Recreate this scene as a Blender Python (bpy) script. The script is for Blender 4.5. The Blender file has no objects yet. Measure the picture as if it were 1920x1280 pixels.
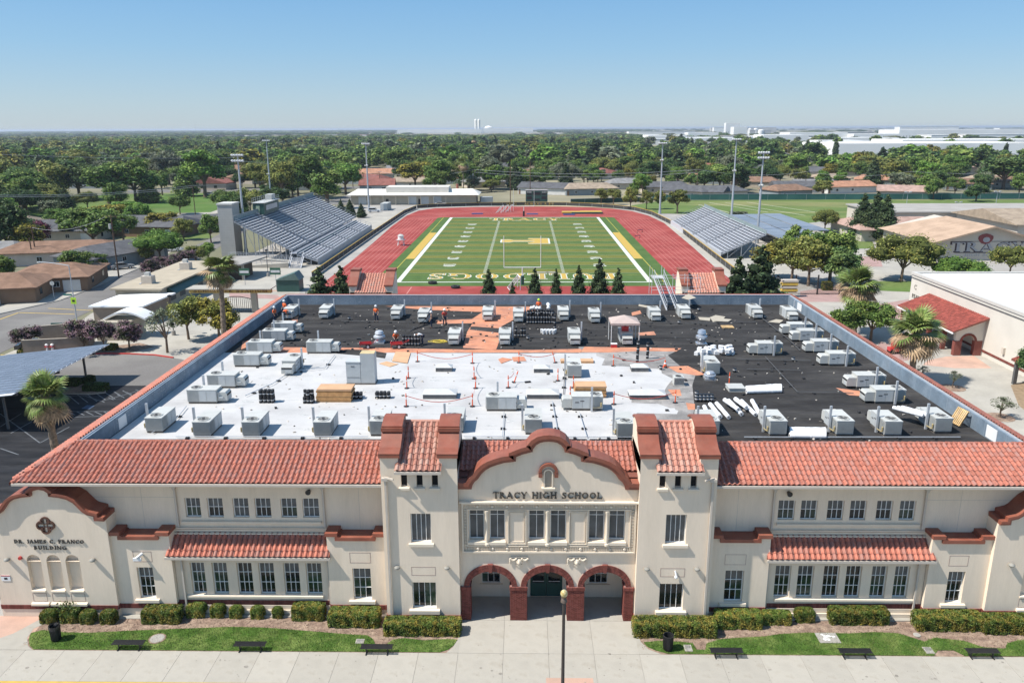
import bpy,math,random
import numpy as np
from mathutils import Vector,Matrix
rad=math.radians
random.seed(7)
S=bpy.context.scene
COL=S.collection
FOC,CAMH=1490.0,29.4
PITCH=math.atan(399.5/FOC)
YAW=math.atan(27*math.cos(PITCH)/FOC)
ROLL=-0.004
cam_d=bpy.data.cameras.new('camera')
cam_d.sensor_width=36.0
cam_d.lens=36.0*FOC/1920.0
cam_d.clip_start,cam_d.clip_end=0.5,60000
cam=bpy.data.objects.new('camera',cam_d)
CR=Matrix.Rotation(YAW,4,'Z')@Matrix.Rotation(math.pi/2-PITCH,4,'X')@Matrix.Rotation(ROLL,4,'Z')
cam.matrix_world=Matrix.Translation((0,0,CAMH))@CR
COL.objects.link(cam)
S.camera=cam
SUN=Vector((-0.566,-0.162,0.808)).normalized()
elev=math.asin(SUN.z)
w=bpy.data.worlds.new('World');S.world=w;w.use_nodes= True
nt=w.node_tree;nt.nodes.clear()
sky=nt.nodes.new('ShaderNodeTexSky');sky.sky_type='NISHITA';sky.sun_disc= False
sky.sun_elevation=elev;sky.sun_rotation=math.atan2(SUN.x,SUN.y)
sky.altitude=0;sky.air_density=1.0;sky.dust_density=0.25;sky.ozone_density=5.0
bg=nt.nodes.new('ShaderNodeBackground');bg.inputs[1].default_value=1.0
sc_v=nt.nodes.new('ShaderNodeVectorMath');sc_v.operation='SCALE';sc_v.inputs['Scale'].default_value=0.12;nt.links.new(sky.outputs[0],sc_v.inputs[0])
wtc=nt.nodes.new('ShaderNodeTexCoord');wsx=nt.nodes.new('ShaderNodeSeparateXYZ');nt.links.new(wtc.outputs['Generated'],wsx.inputs[0])
wr=nt.nodes.new('ShaderNodeValToRGB');nt.links.new(wsx.outputs[2],wr.inputs[0]);cr_=wr.color_ramp
for p_,c_ in ((.0,(.285,.355,.42)),(.03,(.25,.35,.44)),(.09,(.172,.32,.475)),(.16,(.118,.275,.475)),(.45,(.105,.24,.44)),(1.0,(.11,.22,.40))):
 e_=cr_.elements[0] if p_==0 else (cr_.elements[len(cr_.elements)-1] if p_==1 else cr_.elements.new(p_));e_.position=p_;e_.color=(*[q*.97 for q in c_],1)
wm=nt.nodes.new('ShaderNodeMix');wm.data_type='RGBA';wm.inputs[0].default_value=.8;nt.links.new(sc_v.outputs[0],wm.inputs[6]);nt.links.new(wr.outputs[0],wm.inputs[7])
wo=nt.nodes.new('ShaderNodeOutputWorld')
nt.links.new(wm.outputs[2],bg.inputs[0]);nt.links.new(bg.outputs[0],wo.inputs[0])
sun_d=bpy.data.lights.new('sun','SUN');sun_d.energy=4.4;sun_d.angle=rad(0.53);sun_d.color=(1,.955,.89)
sun=bpy.data.objects.new('sun',sun_d);COL.objects.link(sun)
sun.rotation_euler=SUN.to_track_quat('Z','Y').to_euler()
S.view_settings.view_transform='Standard';S.view_settings.look='None'
S.view_settings.gamma=1;S.view_settings.use_curve_mapping= False
S.view_settings.exposure=0.62
S.render.engine='CYCLES'
R3=CR.to_3x3()
def G(px,py,h=0.0,Y= None):
 d=R3@Vector((px-960,640-py,-FOC))
 t=(h-CAMH)/d.z if Y is None else Y/d.y
 return Vector((0,0,CAMH))+d*t
LOC={}
def tag(o,label= None,cat= None,group= None,kind= None):
 if label:o['label']=label
 if cat:o['category']=cat
 if group:o['group']=group
 if kind:o['kind']=kind
 return o
def thing(name,label,cat,loc=(0,0,0),rz=0,group= None):
 o=bpy.data.objects.new(name, None);COL.objects.link(o)
 o.location=loc;o.rotation_euler=(0,0,rz)
 o.empty_display_size=.3
 tag(o,label,cat,group)
 return o
def copy_tree(o,parent= None):
 c=o.copy();COL.objects.link(c)
 if parent is not None:
  c.parent=parent
 for ch in KIDS.get(o.name,[]):
  k=copy_tree(ch,c)
  KIDS.setdefault(c.name,[]).append(k)
 return c
KIDS={}
def adopt(ch,p):
 ch.parent=p
 KIDS.setdefault(p.name,[]).append(ch)
def place(o,loc,rz=0,label= None,group= None,sc=1.0,first= False):
 c=o if first else copy_tree(o)
 c.location=loc;c.rotation_euler=(0,0,rz)
 c.scale=(sc,sc,sc) if not isinstance(sc,(tuple,list)) else sc
 if label:c['label']=label
 if group:c['group']=group
 return c
class MB:
 def __init__(s):s.v=[];s.f=[]
 def poly(s,*p):
  n=len(s.v);s.v+=[tuple(q) for q in p];s.f.append(tuple(range(n,n+len(p)))); return s
 def box(s,x0,y0,z0,x1,y1,z1):
  if x0>x1:x0,x1=x1,x0
  if y0>y1:y0,y1=y1,y0
  if z0>z1:z0,z1=z1,z0
  n=len(s.v)
  s.v+=[(x0,y0,z0),(x1,y0,z0),(x1,y1,z0),(x0,y1,z0),(x0,y0,z1),(x1,y0,z1),(x1,y1,z1),(x0,y1,z1)]
  s.f+=[(n,n+3,n+2,n+1),(n+4,n+5,n+6,n+7),(n,n+1,n+5,n+4),(n+1,n+2,n+6,n+5),(n+2,n+3,n+7,n+6),(n+3,n,n+4,n+7)]
  return s
 def obb(s,c,sz,rz=0,m= None):
  k=len(s.v);s.box(-sz[0]/2,-sz[1]/2,-sz[2]/2,sz[0]/2,sz[1]/2,sz[2]/2)
  M=m if m is not None else Matrix.Rotation(rz,3,'Z')
  c=Vector(c)
  s.v[k:]=[tuple(M@Vector(q)+c) for q in s.v[k:]]
  return s
 def frame(s,p0,p1):
  a=(Vector(p1)-Vector(p0));L=a.length;a=a/max(L,1e-9)
  u=a.cross(Vector((0,0,1)))
  if u.length<1e-3:u=Vector((1,0,0))
  u.normalize(); return a,u,u.cross(a),L
 def bar(s,p0,p1,w,h= None):
  h=h or w;a,u,v,L=s.frame(p0,p1);n=len(s.v);p0=Vector(p0);p1=Vector(p1)
  for p in (p0,p1):
   for (i,j) in ((-1,-1),(1,-1),(1,1),(-1,1)):s.v.append(tuple(p+u*(i*w/2)+v*(j*h/2)))
  s.f+=[(n,n+3,n+2,n+1),(n+4,n+5,n+6,n+7)]+[(n+i,n+(i+1)%4,n+4+(i+1)%4,n+4+i) for i in range(4)]
  return s
 def cyl(s,p0,p1,r0,r1= None,n=8,caps= True):
  r1=r0 if r1 is None else r1
  a,u,v,L=s.frame(p0,p1);k=len(s.v);p0=Vector(p0);p1=Vector(p1)
  for p,r in ((p0,r0),(p1,r1)):
   for i in range(n):
    t=2*math.pi*i/n;s.v.append(tuple(p+u*(r*math.cos(t))+v*(r*math.sin(t))))
  s.f+=[(k+i,k+(i+1)%n,k+n+(i+1)%n,k+n+i) for i in range(n)]
  if caps:s.f+=[tuple(k+i for i in range(n))[::-1],tuple(k+n+i for i in range(n))]
  return s
 def lathe(s,c,prof,n=12):
  k=len(s.v);m=len(prof)
  for r,z in prof:
   for i in range(n):
    t=2*math.pi*i/n;s.v.append((c[0]+r*math.cos(t),c[1]+r*math.sin(t),c[2]+z))
  for j in range(m-1):
   s.f+=[(k+j*n+i,k+j*n+(i+1)%n,k+(j+1)*n+(i+1)%n,k+(j+1)*n+i) for i in range(n)]
  s.f+=[tuple(k+i for i in range(n))[::-1],tuple(k+(m-1)*n+i for i in range(n))]
  return s
 def prism(s,poly,ax,lo,hi):
  k=len(s.v);m=len(poly)
  def P(a,b,c): return {'x':(c,a,b),'y':(a,c,b),'z':(a,b,c)}[ax]
  s.v+=[P(a,b,lo) for a,b in poly]+[P(a,b,hi) for a,b in poly]
  s.f+=[tuple(k+i for i in range(m)),tuple(k+m+i for i in range(m))[::-1]]
  s.f+=[(k+i,k+m+i,k+m+(i+1)%m,k+(i+1)%m) for i in range(m)]
  return s
 def band(s,inner,outer,ax,lo,hi):
  """strip between two polylines (a,b), extruded along ax"""
  for i in range(len(inner)-1):
   s.prism([inner[i],inner[i+1],outer[i+1],outer[i]],ax,lo,hi)
  return s
 def add(s,o,M):
  k=len(s.v);s.v+=[tuple(M@Vector(q)) for q in o.v];s.f+=[tuple(i+k for i in f) for f in o.f]; return s
 def build(s,name,mat,parent= None,world= False,smooth= False,fix= True):
  me=bpy.data.meshes.new(name)
  v=s.v
  if parent is not None and world:
   M=Matrix.Translation(parent.location)@parent.rotation_euler.to_matrix().to_4x4()
   Mi=M.inverted();v=[tuple(Mi@Vector(q)) for q in v]
  me.from_pydata(v,[],s.f)
  if fix:
   import bmesh
   b=bmesh.new();b.from_mesh(me);bmesh.ops.recalc_face_normals(b,faces=b.faces);b.to_mesh(me);b.free()
  me.materials.append(mat)
  if smooth:
   me.polygons.foreach_set('use_smooth',[ True]*len(me.polygons))
   if smooth is not True:me.set_sharp_from_angle(angle=rad(smooth))
  o=bpy.data.objects.new(name,me);COL.objects.link(o)
  if parent is not None:adopt(o,parent)
  return o
def inst(name,me,M,parent):
 o=bpy.data.objects.new(name,me);COL.objects.link(o);adopt(o,parent)
 o.matrix_basis=M
 return o
def flat(pts,z,name,mat,kind='structure',parent= None,world= False):
 o=MB().poly(*[(p[0],p[1],z) for p in pts]).build(name,mat,parent,world)
 if o.data.polygons[0].normal.z<0:o.data.flip_normals()
 if kind:tag(o,kind=kind)
 return o
def mat(name,col,rough=.7,var=.12,scale=2.0,bump=0.0,metal=0.0,spec=.4,orand=0.0,isl=0.0,fine=0.0,fscale=60.0,emit= None,alt= None,altscale=.3,altlo=.45,althi=.6,stretch= None,bdist=.02,trans=0.0):
 if rough>=.85:spec=min(spec,.1)
 m=bpy.data.materials.new(name);m.use_nodes= True
 t=m.node_tree;N=t.nodes;L=t.links;b=N['Principled BSDF']
 b.inputs['Roughness'].default_value=rough;b.inputs['Metallic'].default_value=metal
 b.inputs['Specular IOR Level'].default_value=spec
 tc=N.new('ShaderNodeTexCoord');co=tc.outputs['Object']
 if stretch:
  mp=N.new('ShaderNodeMapping');mp.inputs['Scale'].default_value=stretch;L.new(co,mp.inputs[0]);co=mp.outputs[0]
 nz=N.new('ShaderNodeTexNoise');nz.inputs['Scale'].default_value=scale;nz.inputs['Detail'].default_value=6
 L.new(co,nz.inputs['Vector'])
 cur= None
 rgb=N.new('ShaderNodeRGB');rgb.outputs[0].default_value=(*col,1);cur=rgb.outputs[0]
 if alt:
  n2=N.new('ShaderNodeTexNoise');n2.inputs['Scale'].default_value=altscale;n2.inputs['Detail'].default_value=7;n2.inputs['Roughness'].default_value=.6
  L.new(co,n2.inputs['Vector'])
  mr=N.new('ShaderNodeMapRange');mr.inputs[1].default_value=altlo;mr.inputs[2].default_value=althi;L.new(n2.outputs[0],mr.inputs[0])
  mx=N.new('ShaderNodeMix');mx.data_type='RGBA';L.new(mr.outputs[0],mx.inputs[0]);L.new(cur,mx.inputs[6]);mx.inputs[7].default_value=(*alt,1);cur=mx.outputs[2]
 def scaleby(fac_out,lo,hi,cur,fmin=0.0,fmax=1.0):
  mr=N.new('ShaderNodeMapRange');mr.inputs[1].default_value=fmin;mr.inputs[2].default_value=fmax
  mr.inputs[3].default_value=lo;mr.inputs[4].default_value=hi;L.new(fac_out,mr.inputs[0])
  vm=N.new('ShaderNodeVectorMath');vm.operation='SCALE';L.new(cur,vm.inputs[0]);L.new(mr.outputs[0],vm.inputs['Scale']); return vm.outputs[0]
 if var:cur=scaleby(nz.outputs[0],1-1.6*var,1+1.6*var,cur,.25,.75)
 if fine:
  n3=N.new('ShaderNodeTexNoise');n3.inputs['Scale'].default_value=fscale;n3.inputs['Detail'].default_value=3;L.new(co,n3.inputs['Vector'])
  cur=scaleby(n3.outputs[0],1-fine*1.6,1+fine*1.6,cur,.25,.75)
 if orand:
  oi=N.new('ShaderNodeObjectInfo');cur=scaleby(oi.outputs['Random'],1-orand,1+orand,cur)
 if isl:
  ge=N.new('ShaderNodeNewGeometry');cur=scaleby(ge.outputs['Random Per Island'],1-isl,1+isl,cur)
 L.new(cur,b.inputs['Base Color'])
 if trans:
  tr=N.new('ShaderNodeBsdfTranslucent');L.new(cur,tr.inputs[0]);ms=N.new('ShaderNodeMixShader');ms.inputs[0].default_value=trans
  L.new(b.outputs[0],ms.inputs[1]);L.new(tr.outputs[0],ms.inputs[2]);L.new(ms.outputs[0],N['Material Output'].inputs[0])
 if bump:
  bp=N.new('ShaderNodeBump');bp.inputs['Strength'].default_value=bump;bp.inputs['Distance'].default_value=bdist
  n4=N.new('ShaderNodeTexNoise');n4.inputs['Scale'].default_value=scale*8;n4.inputs['Detail'].default_value=4;L.new(co,n4.inputs['Vector'])
  L.new(n4.outputs[0],bp.inputs['Height']);L.new(bp.outputs[0],b.inputs['Normal'])
 return m
def two_tone(m,col2,amount=.5,by='obj',thr=.6):
 """some of the pieces take a second colour (random per piece)"""
 t=m.node_tree;N=t.nodes;L=t.links;b=N['Principled BSDF']
 src=b.inputs['Base Color'].links[0].from_socket
 oi=N.new('ShaderNodeObjectInfo');ge=N.new('ShaderNodeNewGeometry')
 ad=N.new('ShaderNodeMath');ad.operation='ADD';L.new(oi.outputs['Random'],ad.inputs[0]);L.new(ge.outputs['Random Per Island'],ad.inputs[1])
 fr=N.new('ShaderNodeMath');fr.operation='FRACT';L.new(ad.outputs[0],fr.inputs[0])
 mr=N.new('ShaderNodeMapRange');mr.inputs[1].default_value=thr;mr.inputs[2].default_value=1.0;mr.inputs[4].default_value=amount;L.new(fr.outputs[0],mr.inputs[0])
 mx=N.new('ShaderNodeMix');mx.data_type='RGBA';L.new(mr.outputs[0],mx.inputs[0]);L.new(src,mx.inputs[6]);mx.inputs[7].default_value=(*col2,1)
 L.new(mx.outputs[2],b.inputs['Base Color']); return m
STUCCO=mat('stucco',(.76,.64,.505),.9,.035,.9,.08,fine=.02,fscale=9,alt=(.69,.575,.445),altscale=1.3,altlo=.52,althi=.85,bdist=.01,stretch=(1.3,1.3,.2))
TRIM=mat('trim_stucco',(.72,.62,.49),.85,.04,1.5)
FRAMEW=mat('window_frame_paint',(.74,.74,.72),.5,.04,3)
BROWN=mat('brown_coping',(.255,.088,.055),.55,.10,1.5,fine=.05,fscale=18,alt=(.25,.075,.045),altscale=1.2)
TILE=two_tone(mat('clay_tile',(.43,.150,.100),.8,.18,5,.2,orand=.12,isl=.14,fine=.08,fscale=25),(.30,.175,.15),.75,thr=.5)
TILE_PALE=two_tone(mat('weathered_clay_tile',(.44,.19,.135),.8,.14,5,.2,orand=.12,isl=.14),(.40,.27,.215),.8,thr=.4)
BRICK=mat('red_brick',(.20,.066,.052),.85,.1,9,.3,isl=.25,orand=.1)
MORTAR=mat('mortar',(.34,.22,.19),.9,.06,4)
GLASS=mat('window_glass',(.010,.014,.015),.06,.3,.7,spec=.42)
BLIND=mat('pale_blind_behind_glass',(.085,.092,.095),.14,.25,1.5,spec=.42)
GLASS_REFL=mat('green_reflection_glass',(.020,.042,.026),.08,.5,1.2,spec=.42,alt=(.05,.065,.055),altscale=1.5)  # green reflection painted into the pane colour
DARK=mat('dark_opening',(.012,.012,.013),.8,0)
LETTER=mat('dark_metal_letter',(.065,.055,.045),.5,.08,6)
GALV=mat('galvanised_metal',(.52,.54,.56),.45,.08,3,metal=.35)
PIPEW=mat('cream_pipe_paint',(.52,.46,.39),.7,.04,2)
DECKB=mat('black_roof_felt',(.036,.034,.033),.9,.20,.5,.3,alt=(.056,.053,.050),altscale=.35,altlo=.45,althi=.62,fine=.1,fscale=8,stretch=(.5,1.6,1))
DECKW=mat('white_roof_membrane',(.49,.48,.465),.7,.05,.9,alt=(.36,.35,.34),altscale=.45,altlo=.48,althi=.72,fine=.03)
DECKG=mat('grey_bare_roof',(.22,.21,.20),.9,.12,.8,alt=(.34,.32,.30),altscale=.5,fine=.1,fscale=10)
ORANGE=mat('orange_base_sheet',(.53,.235,.14),.9,.12,1.1,alt=(.44,.21,.14),altscale=.8,fine=.06,fscale=9)
PARAP=mat('grey_blue_parapet_membrane',(.165,.215,.265),.65,.14,.7,alt=(.21,.26,.31),altscale=.6,fine=.06,fscale=6)
UNIT=mat('unit_grey_paint',(.47,.47,.44),.55,.05,2,orand=.07,fine=.03,fscale=12)
UNITP=mat('unit_panel_paint',(.44,.46,.46),.5,.04,2,orand=.05)
UNITD=mat('unit_dark_grille',(.10,.10,.10),.6,.1,5)
CURB=mat('unit_curb',(.12,.105,.09),.8,.15,4)
CONC=mat('concrete_slab',(.385,.36,.31),.88,.07,.9,.15,orand=.05,alt=(.30,.275,.23),altscale=.9,altlo=.5,althi=.70,fine=.04,fscale=30)
CONCP=mat('plaza_concrete',(.385,.36,.31),.88,.08,.3,alt=(.33,.31,.275),altscale=.12,altlo=.48,althi=.7,fine=.04,fscale=3)
CONCO=mat('old_concrete',(.36,.34,.31),.9,.1,.4,alt=(.31,.29,.26),altscale=.2,fine=.05,fscale=5)
PINKC=mat('pink_stamped_concrete',(.50,.325,.25),.88,.08,.5,alt=(.43,.29,.225),altscale=.4,fine=.04,fscale=12)
BRICKPAVE=mat('brick_red_paving',(.36,.24,.215),.9,.1,.5,fine=.08,fscale=8)
ASPH=mat('asphalt',(.165,.155,.145),.9,.08,.15,alt=(.20,.19,.175),altscale=.08,fine=.06,fscale=4)
ASPHN=mat('black_sealed_asphalt',(.022,.023,.026),.85,.25,.4,alt=(.034,.034,.036),altscale=.5,fine=.1,fscale=3,stretch=(.4,1.8,1))
PAINTW=mat('white_marking_paint',(.62,.62,.60),.8,.1,1.5)
PAINTWD=mat('worn_marking_paint',(.13,.14,.15),.8,.25,1.5)
PAINTY=mat('yellow_paint',(.55,.37,.07),.75,.1,2)
PAINTO=mat('orange_yellow_paint',(.50,.27,.06),.8,.1,2)
REDP=mat('red_kerb_paint',(.46,.05,.04),.8,.12,2)
MULCH=mat('bark_mulch',(.235,.165,.125),.95,.25,3,.6,fine=.25,fscale=40,alt=(.31,.23,.17),altscale=1.1)
LAWN=mat('lawn',(.06,.115,.02),.95,.2,1.5,.4,alt=(.125,.17,.045),altscale=.8,fine=.25,fscale=30)
LAWND=mat('dry_field_grass',(.115,.165,.048),.95,.12,.06,alt=(.27,.23,.11),altscale=.03,altlo=.50,althi=.70,fine=.1,fscale=1.2,stretch=(.35,1.2,1))
LAWNP=mat('park_grass',(.085,.15,.035),.95,.12,.05,alt=(.13,.17,.055),altscale=.03,fine=.1,fscale=1.2)
METB=mat('black_metal',(.022,.022,.024),.45,.1,4)
METG=mat('dark_green_metal',(.03,.085,.07),.5,.08,2)
POLEG=mat('grey_pole_steel',(.42,.45,.48),.45,.05,1,metal=.3)
WOODP=mat('brown_utility_pole_wood',(.13,.085,.06),.9,.15,3)
WHITE=mat('white_paint',(.74,.74,.73),.6,.04,1)
print('core ok')
#  THE SCHOOL
SC=thing('school_building','long cream stucco mission style school with red tile roof and three brick entrance arches','school building',(1.35,43,0))
XC=1.35
def mir(x,m): return 2*XC-x if m else x
def part(mb,name,m,smooth= False,parent= None): return mb.build(name,m,parent or SC, True,smooth)
def pp(parent):
 return None
class W:
 pass
def sub(mb,name,m,par,smooth= False):
 v=[(a-1.35,b-43.0,c) for a,b,c in mb.v];mb.v=v
 return mb.build(name,m,par, False,smooth)
def wallgrid(mb,x0,x1,z0,z1,Y,ops,depth=.25,back= None):
 """front face at Y (facing -Y) with rectangular openings; reveals go back by depth"""
 xs=sorted({x0,x1,*[a for o in ops for a in (o[0],o[1])]});zs=sorted({z0,z1,*[a for o in ops for a in (o[2],o[3])]})
 for i in range(len(xs)-1):
  for j in range(len(zs)-1):
   cx,cz=(xs[i]+xs[i+1])/2,(zs[j]+zs[j+1])/2
   if any(o[0]<cx<o[1] and o[2]<cz<o[3] for o in ops): continue
   mb.poly((xs[i],Y,zs[j]),(xs[i+1],Y,zs[j]),(xs[i+1],Y,zs[j+1]),(xs[i],Y,zs[j+1]))
 for a,b,c,d in ops:
  mb.poly((a,Y,c),(a,Y,d),(a,Y+depth,d),(a,Y+depth,c));mb.poly((b,Y,c),(b,Y+depth,c),(b,Y+depth,d),(b,Y,d))
  mb.poly((a,Y,d),(b,Y,d),(b,Y+depth,d),(a,Y+depth,d));mb.poly((a,Y,c),(a,Y+depth,c),(b,Y+depth,c),(b,Y,c))
def window(x0,x1,z0,z1,Y,cols,rows,transom= None,blind=0,fw=.06,sill= None,name='window',rowz= None):
 """frame in the opening at depth Y; every pane is a piece of its own"""
 fr=MB()
 fr.box(x0,Y,z0,x0+fw,Y+.09,z1);fr.box(x1-fw,Y,z0,x1,Y+.09,z1)
 fr.box(x0+fw,Y,z0,x1-fw,Y+.09,z0+fw);fr.box(x0+fw,Y,z1-fw,x1-fw,Y+.09,z1)
 wdo=part(fr,name,FRAMEW)
 gx=[x0+fw+(x1-x0-2*fw)*i/cols for i in range(cols+1)]
 gz=rowz or [z0+fw+(z1-z0-2*fw)*j/rows for j in range(rows+1)]
 gl_=random.random()<.5;bars=MB();t=.017
 for g in gx[1:-1]:bars.box(g-t,Y+.012,gz[0],g+t,Y+.06,gz[-1])
 for g in gz[1:-1]:bars.box(gx[0],Y+.008,g-t,gx[-1],Y+.055,g+t)
 sub(bars,'glazing_bar',FRAMEW,wdo)
 for i in range(len(gx)-1):
  for j in range(len(gz)-1):
   b=blind and j>=len(gz)-1-blind
   tx,tz=random.uniform(-.004,.004),random.uniform(-.004,.004)
   p=MB().poly((gx[i],Y+.05+tx,gz[j]),(gx[i+1],Y+.05-tx,gz[j]),(gx[i+1],Y+.05-tx+tz,gz[j+1]),(gx[i],Y+.05+tx+tz,gz[j+1]))
   k=len(p.v);p.box(gx[i],Y+.065,gz[j],gx[i+1],Y+.075,gz[j+1])
   sub(p,'pane',BLIND if b else (GLASS_REFL if gl_ and random.random()<.8 else GLASS),wdo)
 return wdo
def sill(x0,x1,z,Y,out=.16,h=.14,dep=.24):
 mb=MB();mb.prism([(Y-out,z-h),(Y-out,z-.03),(Y+dep,z+.03),(Y+dep,z-h)],'x',x0,x1)
 return part(mb,'sill',TRIM)
TY,CY=42.75,43.15
cw=MB()
AR=[(-2.13,1.31,1.63),(XC,1.31,1.63),(4.83,1.31,1.63)]
SPR=2.3
def archz(x):
 for c,ri,ro in AR:
  if abs(x-c)<ri: return SPR+math.sqrt(max(0,ri*ri-(x-c)**2))*.82
 return None
xs=[-4.0]
for c,ri,ro in AR:
 xs+=[c-ri]+[c+ri*math.sin(rad(-90+180*i/24)) for i in range(1,24)]+[c+ri]
xs+=[6.7]
for i in range(len(xs)-1):
 a,b=xs[i],xs[i+1];m_=(a+b)/2
 if archz(m_) is not None:
  za=archz(a) or SPR;zb=archz(b) or SPR
  cw.poly((a,CY,za),(b,CY,zb),(b,CY,4.6),(a,CY,4.6));cw.poly((a,CY,za),(a,CY+.7,za),(b,CY+.7,zb),(b,CY,zb))
  cw.poly((a,CY+.7,za),(a,CY+.7,4.6),(b,CY+.7,4.6),(b,CY+.7,zb))
 else:
  cw.box(a,CY,0,b,CY+.7,4.6)
CWIN=[(-3.38,-2.47),(-2.14,-1.22),(.20,1.15),(1.50,2.45),(3.80,4.74),(5.02,5.98)]
CW_Z=(5.42,7.42)
wallgrid(cw,-4.0,6.7,4.6,7.9,CY,[(a,b,*CW_Z) for a,b in CWIN],.42)
gh=[(5.32,8.88),(4.52,8.88),(4.46,9.14),(4.33,9.36),(4.12,9.55),(3.92,9.86),(3.68,10.10),(3.40,10.28),(3.05,10.42),(2.6,10.56),(2.0,10.64),(1.9,10.66),(1.9,10.93),(1.5,11.10),(1.0,11.24),(.93,11.24),(.90,11.44),(.72,11.68),(.50,11.82),(.26,11.88),(0,11.90)]
prof=[(XC-d,z) for d,z in gh]+[(XC+d,z) for d,z in gh[-2::-1]]
for i in range(len(prof)-1):
 (a,za),(b,zb)=prof[i],prof[i+1]
 if b-a>1e-6:
  cw.poly((a,CY,7.9),(b,CY,7.9),(b,CY,zb),(a,CY,za));cw.poly((a,CY+.75,7.9),(a,CY+.75,za),(b,CY+.75,zb),(b,CY+.75,7.9))
 cw.poly((a,CY,za),(b,CY,zb),(b,CY+.75,zb),(a,CY+.75,za))
part(cw,'entrance_wall',STUCCO)
def coping(prof,off,y0,y1,name='coping',lip= True,m=BROWN):
 n=len(prof);out=[];sn=[]
 for i in range(n-1):
  d=(Vector(prof[i+1])-Vector(prof[i])).normalized();sn.append(Vector((-d.y,d.x)))
 for i in range(n):
  a=sn[max(i-1,0)];b=sn[min(i,n-2)];q=(a+b).normalized();k_=min(1.45,1/max(.5,q.dot(a)))
  out.append((prof[i][0]+q.x*off*k_,prof[i][1]+q.y*off*k_))
 out[0]=(prof[0][0],prof[0][1]+off);out[-1]=(prof[-1][0],prof[-1][1]+off)
 mid=[((p[0]*.55+q[0]*.45),(p[1]*.55+q[1]*.45)) for p,q in zip(prof,out)]
 mb=MB();mb.band(mid,out,'y',y0,y1)
 if lip:mb.band(prof,mid,'y',y0+.07,y1-.03)
 return part(mb,name,m,smooth=40)
coping(prof,.42,CY-.30,CY+.85)
sf=MB()
fx0,fx1,fz0,fz1=-3.80,6.60,4.66,7.96
for (a,b,c,d) in ((fx0,fx1,7.86,fz1),(fx0,fx1,fz0,4.76),(fx0,fx0+.10,4.76,7.86),(fx1-.10,fx1,4.76,7.86)):
 sf.box(a,CY-.16,c,b,CY-.003,d)
for (a,b,c,d) in ((fx0+.36,fx1-.36,7.48,7.54),(fx0+.36,fx1-.36,5.06,5.11),(fx0+.30,fx0+.36,5.06,7.54),(fx1-.36,fx1-.30,5.06,7.54)):
 sf.box(a,CY-.10,c,b,CY-.003,d)
sf.box(fx0-.12,CY-.26,fz1+.002,fx1+.08,CY-.002,fz1+.09)
part(sf,'window_surround',TRIM)
rb=MB();k=0;x=fx0+.16
while x<fx1-.14:
 for z0,z1 in ((7.58,7.82),(4.80,5.02)):
  if k%9==8:rb.lathe((x,CY-.004,(z0+z1)/2-.0),[(.001,0)],3) if False else rb.cyl((x,CY-.14,(z0+z1)/2),(x,CY-.002,(z0+z1)/2),.07,.12,8)
  elif k%9 not in (7,0):rb.box(x-.022,CY-.09,z0,x+.022,CY-.002,z1)
 x+=.098;k+=1
z=5.12
while z<7.5:
 for a in (fx0+.12,fx1-.28):rb.box(a,CY-.08,z,a+.16,CY-.002,z+.045)
 z+=.1
tag(part(rb,'ribbed_border',TRIM),kind='stuff')
for c in (-.50,3.15):
 pn=MB()
 for (i,o) in ((.50,.56),(.40,.44)):
  for (a,b,c0,c1) in ((c-o,c+o,5.20+.56-o,5.26+.56-o),(c-o,c+o,7.36-.56+o,7.42-.56+o),(c-o,c-i,5.26+.56-o,7.36-.56+o),(c+i,c+o,5.26+.56-o,7.36-.56+o)):
   pn.box(a,CY-(.09 if o>.5 else .05),c0,b,CY-.003,c1)
 part(pn,'moulded_panel',TRIM)
for c in (-2.305,1.325,4.88):
 mb=MB();mb.lathe((c,CY-.06,5.15),[(.15,0),(.16,.12),(.10,.18),(.10,.3),(.12,.5),(.075,.8),(.085,1.6),(.10,2.05),(.14,2.15),(.15,2.3)],10)
 part(mb,'column',TRIM,40)
for a,b in CWIN:
 window(a,b,*CW_Z,CY+.30,2,2,blind=2,fw=.05,rowz=[CW_Z[0]+.05,CW_Z[1]-.42,CW_Z[1]-.05])
for a,b in ((-3.46,-1.18),(.14,2.52),(3.74,6.04)):
 sill(a,b,5.40,CY,.14,.22,.32)
mb=MB();hood=[(XC+.40*math.cos(rad(a)),9.95+.40*math.sin(rad(a))) for a in range(180,-1,-15)]
hood2=[(XC+.56*math.cos(rad(a)),9.95+.56*math.sin(rad(a))) for a in range(180,-1,-15)]
mb.band(hood,hood2,'y',CY-.22,CY-.004)
for s_ in (-1,1):mb.box(XC+s_*.36,CY-.2,9.62,XC+s_*.58,CY-.006,9.95)
part(mb,'niche_hood',BROWN)
mb=MB();nin=[(XC+.20*math.cos(rad(a)),9.85+.20*math.sin(rad(a))) for a in range(180,-1,-20)]
mb.prism([(XC-.20,8.98)]+nin+[(XC+.20,8.98)],'y',CY-.015,CY-.005)
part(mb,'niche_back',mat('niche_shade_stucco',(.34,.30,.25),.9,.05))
mb=MB();inn=[(XC-.20,8.98)]+nin+[(XC+.20,8.98)];onn=[(XC-.28,8.98)]+[(XC+.28*math.cos(rad(a)),9.85+.28*math.sin(rad(a))) for a in range(180,-1,-20)]+[(XC+.28,8.98)]
mb.band(inn,onn,'y',CY-.12,CY-.004);part(mb,'niche_frame',STUCCO)
mb=MB();mb.box(XC-.40,CY-.24,8.86,XC+.40,CY-.004,8.96);mb.box(XC-.26,CY-.14,8.74,XC+.26,CY-.004,8.86);part(mb,'niche_sill',TRIM)
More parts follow.
